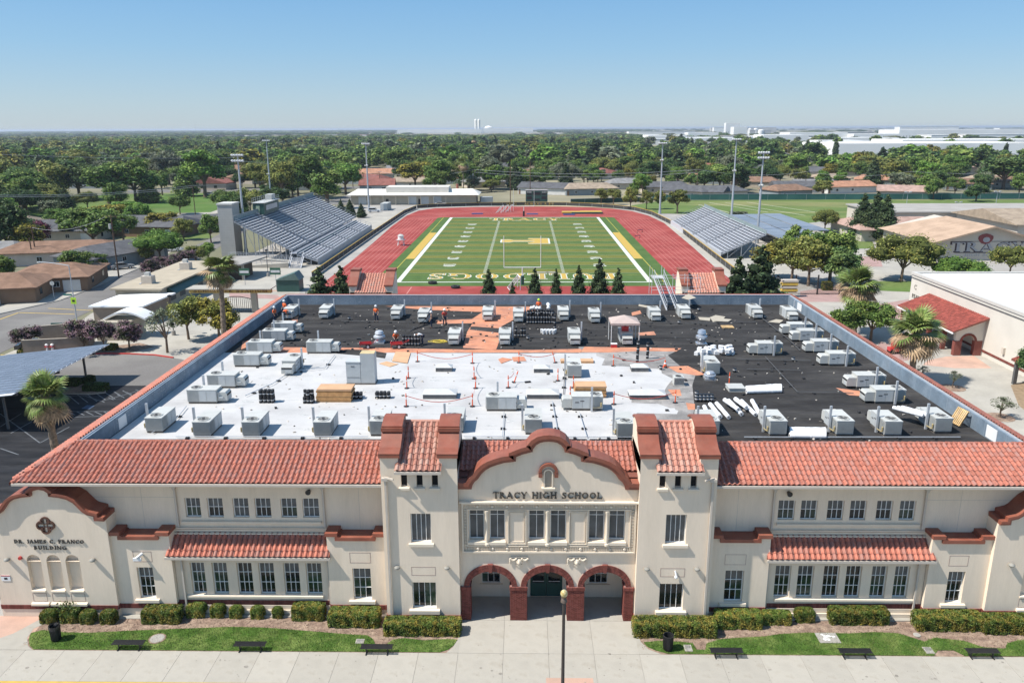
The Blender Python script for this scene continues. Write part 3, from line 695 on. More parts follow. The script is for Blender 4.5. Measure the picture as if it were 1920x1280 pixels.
for m in (0,1):
 pf=full if not m else [(mir(x,1),z) for x,z in full][::-1]
 x0,x1=pf[0][0],pf[-1][0]
 mb=MB();PYv=43.15;zb=4.40
 nich=[(-30.62,-29.74),(-29.40,-28.52),(-28.22,-27.34)]
 nich=[tuple(sorted((mir(a,m),mir(b,m)))) for a,b in nich]
 wallgrid(mb,x0,x1,0,3.86,PYv,[(a,b,1.84,3.86) for a,b in nich],.28)
 xs_=sorted({p[0] for p in pf}|{a+(b-a)*i/12 for a,b in nich for i in range(13)})
 def ztop(x,pf=pf):
  best= None
  for i in range(len(pf)-1):
   (a,za),(b,zb_)=pf[i],pf[i+1]
   if a-1e-6<=x<=b+1e-6 and b-a>1e-6:best=za+(zb_-za)*(x-a)/(b-a)
  return best
 for i in range(len(xs_)-1):
  a,b=xs_[i],xs_[i+1]
  if b-a<1e-5: continue
  def bot(x,mid):
   for (n0,n1) in nich:
    if n0<mid<n1:
     c,r=(n0+n1)/2,(n1-n0)/2; return 3.86+math.sqrt(max(0,r*r-(x-c)**2))
   return 3.86
  md=(a+b)/2;ba,bb_=bot(a,md),bot(b,md)
  mb.poly((a,PYv,ba),(b,PYv,bb_),(b,PYv,ztop(b-1e-5)),(a,PYv,ztop(a+1e-5)))
  if ba!=3.86 or bb_!=3.86:mb.poly((a,PYv,ba),(a,PYv+.28,ba),(b,PYv+.28,bb_),(b,PYv,bb_))
  mb.poly((a,44.28,5.5),(a,44.28,ztop(a+1e-5)),(b,44.28,ztop(b-1e-5)),(b,44.28,5.5))
  mb.poly((a,PYv,ztop(a+1e-5)),(b,PYv,ztop(b-1e-5)),(b,44.28,ztop(b-1e-5)),(a,44.28,ztop(a+1e-5)))
 for X in (x0,x1):mb.poly((X,PYv,0),(X,44.3,0),(X,44.3,6.66),(X,PYv,6.66))
 part(mb,'pavilion_wall',STUCCO)
 nb=MB()
 for a,b in nich:nb.box(a,PYv+.27,1.8,b,PYv+.3,4.35)
 part(nb,'niche_back',STUCCO)
 coping(pf,.27,PYv-.24,44.29)
 for a,b in nich:
  sill(a,b,1.86,PYv,.07,.12,.26);sill(a-.1,b+.12,1.0,PYv,.16,.16,.02)
  g_=MB()
  for (p,q,c,d) in ((a,b,1.08,1.10),(a,b,1.62,1.64),(a,a+.02,1.08,1.64),(b-.02,b,1.08,1.64)):g_.box(p,PYv-.008,c,q,PYv-.002,d)
  part(g_,'stucco_joint',MORTAR)
 bb=MB();n_=int((x1-x0)/.075)
 for i in range(n_):bb.box(x0+i*(x1-x0)/n_,PYv-.05-random.uniform(0,.006),.55,x0+(i+.86)*(x1-x0)/n_,PYv-.002,.82)
 for X in (x0-.05,x1+.002):bb.box(X,PYv,.55,X+.048,PYv+.25,.82)
 tag(part(bb,'brick_band',BRICK),kind='stuff')
 for X in (-31.75,-26.45):
  X=mir(X,m)
  l_=MB();l_.lathe((X,PYv-.13,3.95),[(.14,0),(.19,.06),(.17,.13),(.08,.19)],10);l_.box(X-.07,PYv-.16,3.98,X+.07,PYv-.002,4.1);part(l_,'wall_lamp',LAMPM,40)
qf=MB();qx,qz=-29.03,6.31
for dx,dz in ((0,.27),(0,-.27),(.27,0),(-.27,0)):
 for i in range(12):
  a0,a1=2*math.pi*i/12,2*math.pi*(i+1)/12
  p=[(qx+dx+r*math.cos(a),qz+dz+r*math.sin(a)) for r,a in ((.20,a0),(.30,a0),(.30,a1),(.20,a1))]
  mid=(p[0][0]+p[2][0])/2-qx,(p[0][1]+p[2][1])/2-qz
  if abs(mid[0])+abs(mid[1])>.30:qf.prism(p,'y',43.15-.10-.002*i,43.15-.003)
for s_ in (-.1,.1):qf.box(qx+s_-.02,43.08,qz-.45,qx+s_+.02,43.12,qz+.45);qf.box(qx-.45,43.085,qz+s_-.02,qx+.45,43.125,qz+s_+.02)
part(qf,'quatrefoil_grille',mat('dark_brown_metal',(.10,.045,.03),.5,.1))
fl_=MB();fl_.box(-24.0,43.1,3.92,-23.5,43.2,4.12);fl_.bar((-23.5,43.38,4.3),(-23.75,43.05,4.15),.12);part(fl_,'floodlight',WHITE)
al_=MB();al_.cyl((-30.95,43.03,4.1),(-30.95,43.14,4.1),.11,.12,10);part(al_,'alarm_bell',REDP)
sg_=MB();sg_.box(-32.38,43.12,2.5,-31.82,43.145,2.9);sgo=part(sg_,'notice_sign',WHITE)
s2=MB();s2.box(-32.38,43.112,2.83,-31.82,43.119,2.9);sub(s2,'sign_band',REDP,sgo)
s2=MB();s2.box(-32.2,43.112,2.60,-32.0,43.119,2.74);sub(s2,'sign_mark',METB,sgo)
cm_=MB();cm_.lathe((9.05,TY-.16,3.25),[(.02,0),(.1,.06),(.1,.14),(.05,.2)],8);cm_.bar((9.0,TY-.02,3.7),(9.05,TY-.2,3.4),.07);part(cm_,'security_camera',WHITE)
def glyph(ch):
 T,t=.17,.075
 s=[]
 def V(x,a=0,b=1,w=T):s.append(('r',x-w/2,a,x+w/2,b));[s.append(('r',x-w/2-.07,y0,x+w/2+.07,y0+.05)) for y0 in (a,b-.05)] if w==T else None
 def H(a,b,y,h=t):s.append(('r',a,y-h/2,b,y+h/2))
 def A(cx,cy,rx,ry,a0,a1,w0=T,w1=t):s.append(('a',cx,cy,rx,ry,a0,a1,w0,w1))
 def D(x0,y0,x1,y1,w):s.append(('d',x0,y0,x1,y1,w))
 W_=.7
 if ch=='T':V(.38);H(0,.76,.96);s.append(('r',0,.78,.05,1));s.append(('r',.71,.78,.76,1));W_=.76
 elif ch=='R':V(.14);A(.26,.74,.3,.24,-90,90);H(.14,.3,.965);H(.14,.3,.5);D(.32,.5,.68,0,.15);s.append(('r',.58,0,.8,.05));W_=.76
 elif ch=='A':D(.08,0,.40,1,.07);D(.40,1,.74,0,.17);H(.18,.58,.32);s+=[('r',0,0,.2,.05),('r',.6,0,.86,.05)];W_=.86
 elif ch=='C':A(.45,.5,.40,.48,40,320);s.append(('r',.72,.68,.78,.98));s.append(('r',.72,.06,.77,.22));W_=.82
 elif ch=='Y':D(.08,1,.38,.45,.15);D(.70,1,.40,.45,.07);V(.39,0,.5);s+=[('r',0,.95,.24,1),('r',.56,.95,.8,1)];W_=.8
 elif ch=='H':V(.15);V(.67);H(.15,.67,.5);W_=.82
 elif ch=='I':V(.18);W_=.36
 elif ch=='G':A(.45,.5,.40,.48,40,330);V(.74,.02,.42);W_=.9
 elif ch=='S':A(.32,.74,.25,.24,30,270,.1,.1);A(.32,.27,.27,.25,90,-150,.13,.1);s+=[('r',.52,.72,.57,.98),('r',.04,.03,.09,.28)];W_=.64
 elif ch=='O':A(.44,.5,.40,.48,0,360);W_=.88
 elif ch=='L':V(.15);H(.15,.66,.035);s.append(('r',.62,0,.67,.25));W_=.7
 elif ch=='D':V(.15);A(.30,.5,.46,.48,-90,90);H(.15,.32,.965);H(.15,.32,.035);W_=.84
 elif ch=='J':V(.22,.1,1);A(.08,.1,.14,.2,0,-120,.1,.1);W_=.36
 elif ch=='M':V(.12,0,1,.08);V(.86);D(.14,1,.48,.1,.16);D(.84,1,.48,.1,.07);s+=[('r',0,0,.24,.05)];W_=1.0
 elif ch=='E':V(.15);H(.15,.62,.965);H(.15,.5,.5);H(.15,.66,.035);s+=[('r',.58,.78,.63,1),('r',.62,0,.67,.25),('r',.47,.4,.52,.6)];W_=.7
 elif ch=='F':V(.15);H(.15,.62,.965);H(.15,.5,.5);s+=[('r',.58,.75,.63,1),('r',.47,.4,.52,.6)];W_=.66
 elif ch=='N':V(.12,0,1,.08);V(.76,0,1,.08);D(.14,1,.76,0,.17);s+=[('r',0,0,.24,.05),('r',.64,.95,.88,1),('r',0,.95,.2,1)];W_=.88
 elif ch=='B':V(.14);A(.26,.76,.26,.22,-90,90);A(.28,.27,.32,.25,-90,90);H(.14,.3,.965);H(.14,.3,.53);H(.14,.3,.035);W_=.7
 elif ch=='U':V(.14,.3,1);s.append(('r',.66,.3,.73,1));A(.42,.32,.30,.30,180,360,T,t);s+=[('r',.56,.95,.82,1)];W_=.84
 elif ch=='K':V(.14);D(.2,.45,.66,1,.07);D(.28,.55,.72,0,.17);W_=.76
 elif ch=='W':D(.06,1,.3,0,.16);D(.3,0,.52,1,.07);D(.5,1,.74,0,.16);D(.74,0,.98,1,.07);W_=1.02
 elif ch=='P':V(.14);A(.26,.74,.3,.24,-90,90);H(.14,.3,.965);H(.14,.3,.5);W_=.66
 elif ch=='.':s.append(('r',.05,0,.2,.15));W_=.26
 elif ch==' ':W_=.42
 elif ch=='0':A(.35,.5,.30,.48,0,360,.16,.1);W_=.7
 elif ch=='1':V(.3);D(.3,1,.1,.8,.1);W_=.55
 elif ch=='2':A(.33,.72,.25,.26,160,-40,.13,.13);D(.52,.56,.1,.06,.13);H(.08,.62,.06,.12);W_=.68
 elif ch=='3':A(.3,.74,.24,.23,150,-90,.13,.13);A(.3,.28,.27,.26,90,-150,.13,.13);W_=.64
 elif ch=='4':V(.48);D(.48,1,.05,.35,.1);H(.02,.66,.33,.12);W_=.7
 elif ch=='5':H(.12,.58,.94,.12);s.append(('r',.12,.5,.24,.94));A(.3,.32,.28,.29,110,-150,.13,.13);W_=.66
 return s,W_
def glyph_polys(ch):
 out=[];s,W_=glyph(ch)
 for q in s:
  if q[0]=='r':out.append([(q[1],q[2]),(q[3],q[2]),(q[3],q[4]),(q[1],q[4])])
  elif q[0]=='d':
   _,x0,y0,x1,y1,w_=q;out.append([(x0-w_/2,y0),(x0+w_/2,y0),(x1+w_/2,y1),(x1-w_/2,y1)] if y1>y0 else [(x1-w_/2,y1),(x1+w_/2,y1),(x0+w_/2,y0),(x0-w_/2,y0)])
  else:
   _,cx,cy,rx,ry,a0,a1,wH,wV=q;n=max(3,int(abs(a1-a0)/24))
   for i in range(n):
    pts=[]
    for a,k in ((a0+(a1-a0)*i/n,0),(a0+(a1-a0)*i/n,1),(a0+(a1-a0)*(i+1)/n,1),(a0+(a1-a0)*(i+1)/n,0)):
     c,s_=math.cos(rad(a)),math.sin(rad(a));w_=wH*c*c+wV*s_*s_
     r=1 if k==0 else 0
     pts.append((cx+c*(rx-r*w_),cy+s_*(ry-r*w_)))
    out.append(pts)
 return out,W_
def text_width(txt,gap=.10): return sum(glyph_polys(c)[1]+gap for c in txt)-gap
def wall_text(txt,x0,x1,z0,h,Y,m,depth=.06,parent= None,gap=.10):
 s=(x1-x0)/text_width(txt,gap);x=x0
 for ch in txt:
  pl,W_=glyph_polys(ch)
  if pl:
   mb=MB()
   for i,p in enumerate(pl):mb.prism([(x+a*s,z0+b*h) for a,b in p],'y',Y-depth-i*.0012,Y-.003)
   part(mb,'letter',m)
  x+=(W_+gap)*s
wall_text('TRACY HIGH SCHOOL',-1.92,4.56,8.22,.40,CY,LETTER,.09)
wall_text('DR. JAMES C. FRANCO',-31.16,-26.87,5.10,.24,43.15,LETTER,.05,gap=.16)
wall_text('BUILDING',-30.0,-28.0,4.68,.24,43.15,LETTER,.05,gap=.16)
print('school ok',len(bpy.data.objects))
#  GROUND AND FRONT
gnd=MB().poly((-40000,-300,-.03),(40000,-300,-.03),(40000,60000,-.03),(-40000,60000,-.03)).build('ground',mat('far_ground',(.17,.17,.11),.95,.2,.004,alt=(.27,.235,.16),altscale=.0022,altlo=.4,althi=.6,fine=.15,fscale=.03));tag(gnd,kind='structure')
camp=flat([(-62,20),(85,20),(150,150),(190,262),(-70,330),(-66,150)],-.02,'schoolyard',CONCO)
def slabs(x0,x1,y0,y1,nx,ny,name,m= None,z=0.0,th=.10,holes= None,label= None):
 """walkway of separate slabs with open joints"""
 base=MB().box(x0,y0,z-th-.02,x1,y1,z-.03).build(name,MORTARC);tag(base,kind='structure')
 dx,dy=(x1-x0)/nx,(y1-y0)/ny
 sm=MB().box(.008,.008,z-th,dx-.008,dy-.008,z);k= None
 for i in range(nx):
  for j in range(ny):
   if k is None:k=sm.build('slab',m or CONC,base);o=k
   else:o=bpy.data.objects.new('slab',k.data);COL.objects.link(o);adopt(o,base)
   o.location=(x0+i*dx,y0+j*dy,random.uniform(-.003,.002))
 return base
MORTARC=mat('joint_fill',(.19,.165,.13),.95,.1)
slabs(-33.9,-3.9,37.15,39.85,13,1,'front_walk')
slabs(-3.9,6.6,37.15,39.85,4,1,'front_walk')
slabs(6.6,36.6,37.15,39.85,13,1,'front_walk')
slabs(-3.9,6.6,39.85,43.05,4,1,'entrance_walk')
slabs(-3.95,6.65,43.05,45.7,4,1,'porch_floor')
kb=MB().box(-36,36.98,-.12,38,37.14,.004).build('kerb',PAINTY);tag(kb,kind='structure')
flat([(-90,-40),(90,-40),(90,36.98),(-90,36.98)],-.12,'street',mat('pale_bounce_road',(.43,.40,.34),.9,.08,.3))  # unseen road, coloured pale to bounce light onto the facade
flat([(3.75-2.6,37.16),(3.75,37.16),(3.75,37.75),(1.15,37.75)],.004,'pink_paving',PINKC)
MULB=flat([(-30.1,39.86),(-3.9,39.86),(-3.9,43.2),(-30.1,43.2)],-.012,'planting_bed',MULCH)
flat([(6.6,39.86),(38,39.86),(38,43.2),(6.6,43.2)],-.012,'planting_bed',MULCH)
flat([(-38,39.86),(-30.0,39.86),(-29.7,41.2),(-30.0,43.2),(-38,43.2)],-.006,'pink_paving',PINKC)
cv=[(-33.0,39.86),(-28.9,39.86),(-29.4,40.25),(-29.9,41.0),(-30.05,41.9),(-29.6,42.5),(-30.2,42.9),(-31.0,41.4),(-31.9,40.6)]
flat(cv,.0,'kerb_walk',CONC)
flat([(-4.6,39.86),(-3.88,39.86),(-3.88,42.9),(-4.0,41.2),(-4.25,40.4)],.002,'walk_edge',CONC)
flat([(6.58,39.86),(7.9,39.86),(7.2,40.3),(6.85,41.0),(6.7,42.6),(6.58,42.6)],.002,'walk_edge',CONC)
for x0,x1 in ((-30,-25.5),(-25.4,-21.8),(24.3,28.1),(28.2,36)):
 tag(MB().box(x0,42.95,-.1,x1,43.38,.03).build('foundation_apron',CONC),kind='structure')
for x0,x1 in ((-21.7,-12.1),(14.9,24.3)):tag(MB().box(x0,43.2,-.1,x1,43.49,.06).build('foundation_apron',CONC),kind='structure')
LG=[[(87,1180),(75,1192),(68,1205),(74,1208),(86,1211)], None]
lawnL=[(-28.85,39.9),(-29.3,40.25),(-29.75,40.9),(-29.95,41.45),(-29.4,41.75),(-28.0,41.55),(-26.5,41.5),(-24,41.75),(-22,41.9),(-20,42.05),(-18,42.2),(-16.2,42.15),(-14.6,42.0),(-12.5,41.75),(-10.8,41.55),(-9.5,41.45),(-9.1,41.1),(-8.8,40.5),(-8.2,40.6),(-7.9,41.05),(-7.2,41.2),(-6,41.0),(-4.6,41.15),(-4.05,41.1),(-4.2,40.6),(-4.5,40.15),(-5.0,39.9)]
lawnR=[(8.3,39.9),(7.6,40.2),(7.15,40.55),(7.0,40.95),(7.8,41.1),(9.2,41.05),(9.9,40.9),(10.0,40.3),(10.5,40.3),(10.7,40.9),(11.6,41.3),(12.6,41.45),(14.3,41.6),(15.3,41.85),(17,42.0),(19.5,41.95),(21.0,42.1),(22.4,42.0),(23.2,41.5),(23.6,41.2),(24.4,41.6),(26,41.3),(26.8,40.7),(28.0,40.6),(28.4,41.1),(29.2,41.4),(33,41.5),(38,41.5),(38,39.9),(25.3,39.9),(24.9,40.4),(24.0,40.4),(23.5,39.9)]
GRASSB=mat('grass_blade',(.08,.15,.025),.8,.2,.8,isl=.35,alt=(.155,.19,.05),altscale=.6)
def inside(p,poly):
 c= False ;n=len(poly)
 for i in range(n):
  a,b=poly[i],poly[(i+1)%n]
  if (a[1]>p[1])!=(b[1]>p[1]) and p[0]<(b[0]-a[0])*(p[1]-a[1])/(b[1]-a[1])+a[0]:c= not c
 return c
for lp_ in (lawnL,lawnR):
 flat(lp_,.012,'lawn',LAWN)
 xs_=[p[0] for p in lp_];ys_=[p[1] for p in lp_];mb=MB();n=0
 while n<15000:
  x,y=random.uniform(min(xs_),min(max(xs_),31)),random.uniform(min(ys_)-.04,max(ys_)+.08)
  if not inside((x,y+random.uniform(-.08,.08)),lp_): continue
  a=random.uniform(0,6.28);h=random.uniform(.04,.11);w_=.016;dx,dy=math.cos(a)*w_,math.sin(a)*w_;lx,ly=random.uniform(-.05,.05),random.uniform(-.05,.05)
  k=len(mb.v);mb.v+=[(x-dx,y-dy,.01),(x+dx,y+dy,.01),(x+lx,y+ly,h)];mb.f.append((k,k+1,k+2));n+=1
 tag(mb.build('lawn_grass',GRASSB,fix= False),kind='stuff')
mb=MB()
for i in range(7000):
 x=random.choice((random.uniform(-29.8,-4.1),random.uniform(6.8,31)));y=random.uniform(40.3,43.1)
 if inside((x,y),lawnL) or inside((x,y),lawnR): continue
 mb.obb((x,y,.0),(random.uniform(.02,.09),random.uniform(.01,.035),.02),random.uniform(0,3))
tag(mb.build('mulch_chips',mat('mulch_chip',(.27,.19,.14),.95,.1,isl=.5),fix= False),kind='stuff')
def leafmat(name,c,isl=.45,rough=.55,trans=.16,alt= None,altscale=1.0,orand=.24,spec=.2):
 return mat(name,c,rough,.10,.8,isl=isl,orand=orand,alt=alt,altscale=altscale,altlo=.45,althi=.6,trans=trans,spec=spec)
def leaf_cloud(mb,pts,size,up=.25,rng=random,aspect=.6,out= None):
 for i,p in enumerate(pts):
  s=size*rng.uniform(.6,1.35)
  n=Vector((rng.gauss(0,1),rng.gauss(0,1),rng.gauss(0,1)+up))
  if out is not None:n=n*.8+out[i]*1.3
  if n.length<1e-3:n=Vector((0,0,1))
  n.normalize();a=n.cross(Vector((rng.gauss(0,1),rng.gauss(0,1),rng.gauss(0,1))));a.normalize();b=n.cross(a)*aspect
  k=len(mb.v);P=Vector(p)
  mb.v+=[tuple(P-a*s),tuple(P+b*s),tuple(P+a*s),tuple(P-b*s)];mb.f.append((k,k+1,k+2,k+3))
HEDGE=leafmat('hedge_leaf',(.105,.15,.03),alt=(.27,.215,.045),altscale=2.2,rough=.45)
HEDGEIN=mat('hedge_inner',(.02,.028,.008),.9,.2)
def hedge(w_,d,h,label,loc,round_=.25,rz=0,n= None,leaf=.045,group= None,mat_= None,name='hedge',cat='hedge'):
 t=thing(name,label,cat,loc,rz,group);rng=random.Random(int(loc[0]*97+1000))
 n=n or int(min(9000,1500*(w_*d+2*(w_+d)*h)))
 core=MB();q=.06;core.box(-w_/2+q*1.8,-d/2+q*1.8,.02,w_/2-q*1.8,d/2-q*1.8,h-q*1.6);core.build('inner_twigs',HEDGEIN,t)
 pts=[];out=[]
 areas=[w_*d,w_*h,d*h]
 for i in range(n):
  f=rng.choices((0,1,2),areas)[0];u,v_=rng.uniform(-1,1),rng.uniform(-1,1);g=rng.uniform(-.10,.03)+.06*math.sin(u*w_*2.1+v_*2.3)+.045*math.sin(u*w_*5.3+1+v_)
  if f==0:p=Vector((u*w_/2,v_*d/2,h+g));nn=Vector((0,0,1))
  elif f==1:s_=rng.choice((-1,-1,-1,1));p=Vector((u*w_/2,s_*(d/2+g),(v_+1)/2*h));nn=Vector((0,s_,0))
  else:s_=rng.choice((-1,1));p=Vector((s_*(w_/2+g),u*d/2,(v_+1)/2*h));nn=Vector((s_,0,0))
  ex=max(0,abs(p.x)-(w_/2-round_));ey=max(0,abs(p.y)-(d/2-round_));ez=max(0,p.z-(h-round_));L_=math.sqrt(ex*ex+ey*ey+ez*ez)
  if L_>round_+.04:
   k_=(round_+.02)/L_;p=Vector((math.copysign(abs(p.x)-ex*(1-k_),p.x),math.copysign(abs(p.y)-ey*(1-k_),p.y),p.z-ez*(1-k_)))
  pts.append(p);out.append(nn)
 mb=MB();leaf_cloud(mb,pts,leaf,.3,rng,.6,out);mb.build('foliage',mat_ or HEDGE,t,fix= False)
 return t
def hedge_px(x0,x1,yb,h,d,label,**k):
 a,b=G(x0,yb),G(x1,yb);w_=b.x-a.x
 return hedge(w_,d,h,label,((a.x+b.x)/2,a.y+d/2,0),**k)
hb=[(72,104,1170,.72,.8,'small clipped bush standing at the far left beside the pink paving'),(110,147,1169,.8,.8,'clipped bush with tall pale shoots under the third arched niche'),(147,175,1171,.75,.75,'second clipped bush from the wall corner of the left pavilion'),(185,215,1171,.75,.75,'clipped bush next to the right corner of the left pavilion'),(264,336,1170,.85,1.0,'rectangular clipped hedge under the single window of the left pavilion bay'),(347,383,1159,.8,.85,'round clipped bush at the left end of the left wing window row'),(392,420,1159,.75,.7,'round clipped bush under the second window of the left wing'),(428,454,1160,.7,.65,'round clipped bush under the third window of the left wing'),(468,494,1161,.72,.65,'round clipped bush under the fourth window of the left wing'),(509,530,1160,.72,.5,'narrowest clipped bush under the fifth window of the left wing'),(546,607,1164,.9,.9,'boxy clipped hedge under the last window of the left wing'),(614,711,1177,.9,1.1,'long clipped hedge left of the left tower'),(718,864,1193,.85,1.0,'longest clipped hedge in front of the left tower'),(1188,1345,1196,.9,1.15,'long clipped hedge with a yellow end in front of the right tower'),(1342,1430,1180,.9,1.0,'orange tipped clipped hedge right of the right tower'),(1424,1485,1172,.7,.75,'low clipped hedge under the first windows of the right wing'),(1493,1530,1168,.75,.8,'single round bush under the third window of the right wing'),(1558,1668,1172,.9,.9,'long clipped hedge under the last windows of the right wing'),(1720,1846,1184,.9,1.1,'clipped hedge under the single window of the right pavilion bay'),(1846,1945,1190,.9,1.1,'clipped hedge at the right edge in front of the right pavilion')]
for x0,x1,yb,h,d,lab in hb:
 hedge_px(x0,x1,yb,h,d,lab,round_=.22 if x1-x0>50 else .32,group='clipped bushes along the school front')
t=thing('shoot_plant','tall leafy shoots growing out of the bush below the arched niches','plant',(-28.3,42.7,.5))
mb=MB();rng=random.Random(3);leaf_cloud(mb,[Vector((rng.gauss(0,.35),rng.gauss(0,.15),rng.uniform(.2,.8))) for i in range(260)],.06,.3,rng);mb.build('leaves',leafmat('pale_shoot_leaf',(.13,.19,.06)),t,fix= False)
mb=MB();[mb.cyl((0,0,0),(rng.uniform(-.4,.4),rng.uniform(-.1,.1),.75),.012,.005,5) for i in range(7)];mb.build('stems',WOODP,t)
def make_bench():
 t=thing('metal_bench','x','bench')
 for i in range(9):MB().box(-.92,-.19+i*.044,.44,.92,-.163+i*.044,.46).build('slat',METB,t)
 mb=MB()
 for i in range(24):mb.box(-.9+i*.078,-.2,.425,-.885+i*.078,.2,.438)
 tag(mb.build('cross_wires',METB,t),kind='stuff')
 MB().box(-.95,-.21,.42,.95,-.195,.465).box(-.95,.205,.42,.95,.22,.465).build('rim',METB,t)
 for s in (-1,1):MB().bar((s*.62,0,.42),(s*.62,0,.05),.06).bar((s*.62,-.22,.03),(s*.62,.22,.03),.05).bar((s*.62,-.15,.40),(s*.62,.15,.40),.04).build('leg',METB,t)
 return t
b0=make_bench()
for i,(x,y,lab) in enumerate([(243,1216,'black metal slat bench on the lawn edge nearest the pink paving'),(470,1219,'black metal slat bench on the lawn edge below the left wing windows'),(707,1224,'black metal slat bench on the lawn edge left of the left tower'),(1361,1231,'black metal slat bench on the lawn edge just right of the black bin'),(1602,1232,'black metal slat bench below the painted slab in the right lawn'),(1840,1232,'black metal slat bench at the far right end of the lawn')]):
 p=G(x,y);place(b0,(p.x,p.y+.0,.01),0,lab,'black benches along the front lawns',first=(i==0))
def make_bin(lab,x,y,bag):
 p=G(x,y);t=thing('rubbish_bin',lab,'bin',(p.x,p.y,.02))
 mb=MB();mb.lathe((0,0,0),[(.24,.03),(.28,.9),(.31,.93),(.31,.96),(.27,.96),(.25,.3),(.01,.3)],18);mb.build('drum',METB,t,smooth=40)
 mb=MB()
 for i in range(26):
  a=2*math.pi*i/26;mb.bar((.262*math.cos(a),.262*math.sin(a),.04),(.305*math.cos(a),.305*math.sin(a),.9),.02)
 tag(mb.build('ribs',METB,t),kind='stuff')
 if bag:
  mb=MB();rng=random.Random(2);
  for i in range(14):
   a=2*math.pi*i/14;b=2*math.pi*(i+1)/14;r=.325
   mb.poly((r*math.cos(a),r*math.sin(a),.99),(r*math.cos(b),r*math.sin(b),.99),(r*1.03*math.cos(b),r*1.03*math.sin(b),.80+rng.uniform(-.05,.05)),(r*1.03*math.cos(a),r*1.03*math.sin(a),.80+rng.uniform(-.05,.05)))
  mb.lathe((.08,.1,.9),[(.02,0),(.15,.05),(.13,.11),(.02,.14)],7)
  mb.build('liner_bag',mat('black_plastic',(.02,.02,.022),.25,.1),t)
make_bin('black bin with a plastic liner standing on the left lawn',106,1199, True)
make_bin('black ribbed drum bin tilted on the right lawn',1252,1217, False)
p=G(1050,1278);lp=thing('street_lamp','tall dark lamp post with a cream globe in the middle of the entrance walk','street lamp',(1.95,35.4,-.1))
top=G(1054,1118,Y=35.4)
MB().cyl((0,0,0),(0,0,top.z-.2),.095,.075,12).lathe((0,0,0),[(.16,0),(.16,.3),(.10,.45)],12).build('post',mat('dark_bronze',(.05,.04,.035),.5,.1),lp,smooth=40)
MB().lathe((0,0,top.z-.25),[(.10,0),(.17,.06),(.15,.2),(.09,.27),(.16,.36)],12).build('fitter',mat('bronze_fitter',(.12,.09,.07),.5,.1),lp,smooth=40)
MB().lathe((0,0,top.z+.10),[(.02,-.02),(.13,.03),(.185,.15),(.17,.27),(.09,.36),(.01,.38)],16).build('globe',mat('cream_globe',(.45,.34,.12),.3,.1,6,alt=(.62,.56,.36),altscale=3),lp,smooth= True)
def lid(lab,x,y,w_,d,m,name='ground_lid',round_= False,rz=0):
 p=G(x,y);t=thing(name,lab,'utility lid',(p.x,p.y,.02),rz)
 if round_:MB().lathe((0,0,0),[(w_/2,-.02),(w_/2,.02)],20).build('rim',m,t);MB().lathe((0,0,.0),[(w_/2-.08,.021),(w_/2-.09,.035)],20).build('cover',CONCO,t)
 else:MB().box(-w_/2,-d/2,-.02,w_/2,d/2,.02).build('rim',m,t);MB().box(-w_/2+.07,-d/2+.06,.02,w_/2-.07,d/2-.06,.032).build('cover',CONCO if m is not CONC else DECKG,t)
lid('round dirt-covered lid in the left lawn',295,1197,1.0,1.0,MULCH,round_= True)
lid('small rectangular utility box lid in the mulch left of the left tower',675,1202,.5,.42,CONC)
lid('pale utility box lid beside the drum bin',1290,1215,.45,.6,CONC)
lid('round pale lid in the mulch of the right lawn',1719,1190,.42,.42,CONC,round_= True)
lid('pale rectangular lid in the bare patch of the right lawn',1741,1219,.5,.6,CONC)
p=G(1552,1196);t=thing('painted_slab','grey slab with white painted shapes set in the right lawn','ground slab',(p.x,p.y,.02))
MB().box(-.62,-.48,-.02,.62,.48,.03).build('slab',CONCO,t)
rng=random.Random(5)
mb=MB()
for i in range(9):
 cx,cy,r=rng.uniform(-.4,.4),rng.uniform(-.3,.3),rng.uniform(.08,.17)
 mb.poly(*[(cx+r*rng.uniform(.6,1.2)*math.cos(a),cy+r*.8*rng.uniform(.6,1.2)*math.sin(a),.034+i*.002) for a in [k*.9 for k in range(7)]])
mb.build('painted_shapes',WHITE,t)
